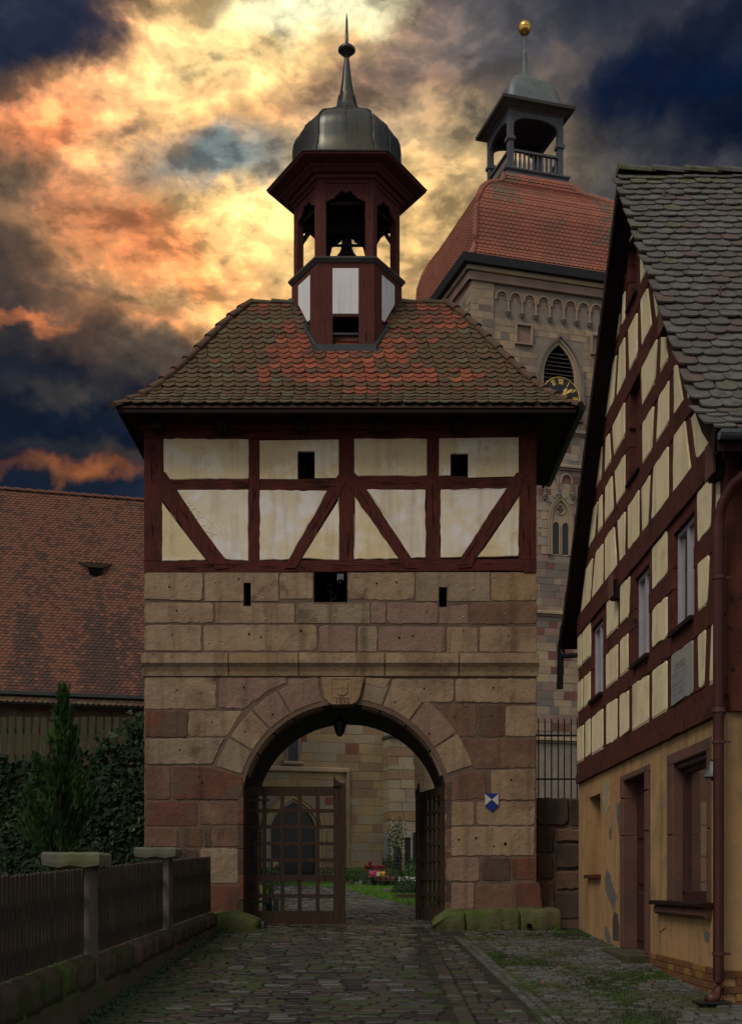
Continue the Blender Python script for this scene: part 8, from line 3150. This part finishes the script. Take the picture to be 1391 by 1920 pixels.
hd = thing('clipped_hedge', 'low dark hedge running along the foot of the church wall', 'hedge', cpos(600, 45))
mb = MB()
def hpos():
    px = R.uniform(455, 740)
    Y = R.uniform(45.2, 46.0)
    if 508 < px < 592: return Vector(((500 - FX) * Y / FL, Y, gz(Y) + R.uniform(0, 0.5))), Vector((0, -0.5, 1))
    return Vector(((px - FX) * Y / FL, Y, gz(Y) + R.uniform(0, 0.55))), Vector((0, -0.5, 1))
leaf_cloud(mb, 3600, hpos, (0.05, 0.10))
mb.build('foliage', 'thuja', hd)


def box_obj(name, label, cat, px0, px1, py0, py1, Y, d, k, group=None, down=True):
    x0, x1 = (px0 - FX) * Y / FL, (px1 - FX) * Y / FL
    z0, z1 = (min(hgt(py1, Y), gz(Y)) if down else hgt(py1, Y)), hgt(py0, Y)
    FP = (Vector((0, Y, 0)), X3, Z3, Vector((0, -1, 0)))
    return MB().prism([(x0, z0), (x1, z0), (x1, z1), (x0, z1)], FP, -d, 0.0, bev=0.015).build(name, k, label=label, cat=cat, group=group, loc=((x0 + x1) / 2, Y, z0))


# gravestones
Y = 44.4
x0, x1 = (719 - FX) * Y / FL, (731.5 - FX) * Y / FL
z0, z1 = gz(Y), hgt(1559.5, Y)
gs = thing('gravestone', 'tall pale grey gravestone with a rounded top', 'gravestone', ((x0 + x1) / 2, Y, z0))
FP = (Vector((0, Y, 0)), X3, Z3, Vector((0, -1, 0)))
cx_ = (x0 + x1) / 2
w_ = (x1 - x0) / 2
MB().prism([(x0, z0), (x1, z0)] + [(cx_ + w_ * cos(t), z1 - w_ + w_ * sin(t)) for t in [pi * i / 10 for i in range(11)]], FP, -0.18, 0.0, bev=0.015).build('slab', 'granite', gs)
MB().prism([(cx_ + 0.055 + 0.05 * cos(t), z1 - 0.26 + 0.075 * sin(t)) for t in [2 * pi * i / 12 for i in range(12)]], FP, -0.01, 0.03, bev=0.008).build('carved_rose', 'st_dark', gs)
MB().box(x0 - 0.06, Y - 0.06, z0, x1 + 0.06, Y + 0.24, z0 + 0.16).build('base', 'granite', gs)
gs = thing('gravestone', 'dark polished gravestone with a light sloped top', 'gravestone', ((764 - FX) * 44.2 / FL, 44.2, gz(44.2)))
Y = 44.2
x0, x1 = (758.5 - FX) * Y / FL, (769.5 - FX) * Y / FL
MB().box(x0, Y, gz(Y), x1, Y + 0.22, hgt(1569, Y)).build('slab', 'granite_d', gs)
MB().add([(x0 - .02, Y - .03, hgt(1570, Y)), (x1 + .02, Y - .03, hgt(1570, Y)), (x1 - .02, Y + .2, hgt(1558, Y)), (x0, Y + .2, hgt(1558, Y)), (x0 - .02, Y - .03, hgt(1571.5, Y)), (x1 + .02, Y - .03, hgt(1571.5, Y))], [(0, 1, 2, 3), (4, 5, 1, 0)]).build('sloped_top', 'granite', gs)
box_obj('gravestone', 'narrow black gravestone half hidden by the open gate leaf', 'gravestone', 774, 782, 1561, 1612, 43.8, 0.2, 'granite_d')
box_obj('gravestone', 'low grey gravestone between the pale and the dark tall ones', 'gravestone', 737, 747, 1585, 1612, 45.0, 0.2, 'granite')
box_obj('gravestone', 'small dark gravestone with a pale top edge', 'gravestone', 745, 753, 1590, 1612, 44.8, 0.2, 'granite_d')
box_obj('gravestone', 'small pale gravestone glimpsed through the left of the closed lattice leaf', 'gravestone', 475, 486, 1621, 1638, 44.0, 0.15, 'granite')
# shrub on the buttress, its white highlights painted as pale leaves
t = thing('rose_bush', 'airy shrub sprinkled with small painted white highlights in front of the church buttress', 'shrub', cpos(742, 43))
mb = MB()
def rpos():
    while True:
        px, py = R.gauss(742, 12), R.gauss(1573, 24)
        if 726 < px < 762 and 1532 < py < 1612:
            Y = 43 + R.uniform(-0.3, 0.3)
            return Vector(((px - FX) * Y / FL, Y, hgt(py, Y))), Vector((0, -1, .3))
leaf_cloud(mb, 300, rpos, (0.05, 0.10), m=lambda p: 0)
leaf_cloud(mb, 45, rpos, (0.03, 0.05), m=lambda p: 1)
mb.build('foliage', ['hedge', 'leaf_white'], t)
for i in range(6):
    p, _ = rpos()
    MB().tube([cpos(742, 43), (cpos(742, 43) + p) / 2 + Vector((R.gauss(0, .1), 0, .1)), p], 0.012, 4).build('stem', 'bark', t)

# graves: kerbs, planted bowls, flowers
box_obj('grave_kerb', 'long mossy grave kerb in front of the clipped shrub', 'kerb', 741, 800, 1677, 1690, 31.6, 0.14, 'foot')
box_obj('grave_kerb', 'short block-like grave kerb left of the clipped shrub', 'kerb', 717, 733, 1667, 1677, 35.4, 0.5, 'granite')
box_obj('grave_kerb', 'thin grey grave kerb behind the planted bowl', 'kerb', 676, 745, 1631, 1634, 42.3, 0.12, 'foot')
box_obj('grave_kerb', 'dark grave kerb under the planted bowl', 'kerb', 689, 738, 1651, 1660, 41.0, 0.4, 'st_dark')
for i, (px_, w_, lb) in enumerate(((657, 13, 'largest rounded stone at the grave edge nearest the gate leaf'), (668, 8, 'middle small rounded stone of the grave edge'), (677, 12, 'pale rounded stone of the grave edge beside the red flowers'))):
    Y = 42.0
    p = cpos(px_, Y)
    r = w_ / 2 * Y / FL
    mb = MB().lathe([(r * 0.9, p.z - 0.03), (r, p.z + r * 0.5), (r * 0.8, p.z + r * 1.1), (r * 0.3, p.z + r * 1.35), (0.01, p.z + r * 1.4)], (p.x, p.y), 9)
    mb.build('edge_stone', 'granite' if i else 'foot', smooth=True, label=lb, cat='stone', group='rounded stones of the grave edge', loc=p)


def flowers(name, label, px0, px1, py0, py1, Y, ks, n=120, s=(0.05, 0.10), dep=0.2, leaf='hedge'):
    c = Vector((((px0 + px1) / 2 - FX) * Y / FL, Y, hgt(py1, Y)))
    t = thing(name, label, 'flowers', c)
    mb = MB()
    def pos():
        return Vector(((R.uniform(px0, px1) - FX) * Y / FL, Y + R.uniform(-dep, dep), hgt(R.uniform(py0, py1), Y))), Vector((0, -0.6, 1))
    ks_ = ks + [leaf]
    leaf_cloud(mb, n, pos, s, aspect=0.9, m=lambda p: R.randrange(len(ks)))
    mb.build('blossoms', ks_, t)
    mb = MB()
    def pos2():
        return Vector(((R.uniform(px0, px1) - FX) * Y / FL, Y + R.uniform(-dep, dep), R.uniform(gz(Y), hgt(py1 - 1, Y)))), Vector((0, -0.6, 1))
    leaf_cloud(mb, int(n * 1.5), pos2, s)
    mb.build('leaves', leaf, t)
    return t


flowers('begonia_bed', 'bed of deep red begonias with one taller red bloom', 682, 722, 1623, 1630, 42.6, ['fl_red'], 240)
box_ = flowers('red_bloom', 'single taller bright red bloom in the begonia bed', 691, 696, 1616, 1623, 42.6, ['fl_red'], 40, dep=0.05)
pb = flowers('planted_bowl', 'bowl of pink and yellow autumn flowers with dark heather', 692, 711, 1634, 1646, 40.9, ['fl_pink', 'fl_pink', 'fl_orange'], 130)
flowers('yellow_pansies', 'cluster of yellow blossoms in front right of the pink ones', 710, 721, 1635, 1644, 40.8, ['fl_yellow'], 60)
flowers('heather', 'dark wine red heather trailing over the grave kerb', 708, 738, 1643, 1652, 40.7, ['st_red', 'fl_red', 'st_dark', 'st_dark'], 240)
flowers('silver_plants', 'silvery white foliage plants beside the open gate leaf', 747, 782, 1645, 1652, 40.6, ['leaf_white', 'granite', 'hedge'], 160, leaf='hedge')
box_obj('white_card', 'small white card stuck among the grave flowers', 'card', 706, 712, 1637, 1644, 40.6, 0.02, 'paper', down=False)
flowers('orange_flowers', 'red and orange flowers just inside the gate at the left', 476, 489, 1659, 1676, 33.0, ['fl_orange', 'fl_red', 'hedge2'], 90, s=(0.04, 0.08))
flowers('pink_flowers', 'pink blossoms on a stalk seen through the lattice gate', 513, 521, 1617, 1626, 30.0, ['fl_pink', 'hedge2'], 50)
bush('strappy_plant', 'leafy dark plant at the path edge seen through the lattice gate', 497, 512, 1683, 26.2, 'hedge', 260, 0.2)
bush('flower_stand_plant', 'light green plant behind the flower stand', 498, 511, 1618, 31.0, 'hedge2', 160, 0.2)
t = thing('flower_stand', 'thin black wire flower stand with a hooped holder inside the gate', 'stand', cpos(511, 28.0))
Y = 28.0
P = lambda px, py: Vector(((px - FX) * Y / FL, Y, hgt(py, Y)))
MB().tube([P(511.5, 1688), P(512, 1655), P(513, 1640)], 0.018, 5).build('pole', 'black', t)
MB().tube([P(501.5, 1652), P(502, 1662), P(506, 1669), P(512, 1671.5), P(518, 1668), P(520.5, 1660), P(521, 1652)], 0.010, 5).build('hoop', 'black', t)
# brown notice on the church wall
u, z = tr(484, 1568, (TC + ND * 0.36, RD, Z3, ND))
o_ = TC + ND * 0.37 + RD * u + Z3 * z
sgn_ = thing('brown_notice', 'small brown notice board with two white lines on the church wall', 'sign', o_)
MB().prism([(u - 0.24, z - 0.13), (u + 0.2, z - 0.13), (u + 0.2, z + 0.13), (u - 0.24, z + 0.13)], (TC + ND * 0.37, RD, Z3, ND), 0.0, 0.03).build('board', 'signbrown', sgn_)
for r_, (a, b, zz_) in enumerate(((-0.18, 0.17, 0.035), (-0.07, 0.16, -0.05))):
    mb = MB()
    x = a
    while x < b:
        w_ = R.uniform(0.015, 0.04)
        mb.prism([(u + x, z + zz_ - 0.018), (u + x + w_, z + zz_ - 0.018), (u + x + w_, z + zz_ + 0.018), (u + x, z + zz_ + 0.018)], (TC + ND * 0.37, RD, Z3, ND), 0.03, 0.034)
        x += w_ + 0.008
    mb.build('lettering', 'enamel', sgn_, kind='stuff')
box_obj('grave_slab', 'pale flat grave slab at the path edge inside the gate', 'slab', 512, 522, 1684, 1690, 26.4, 0.3, 'granite')
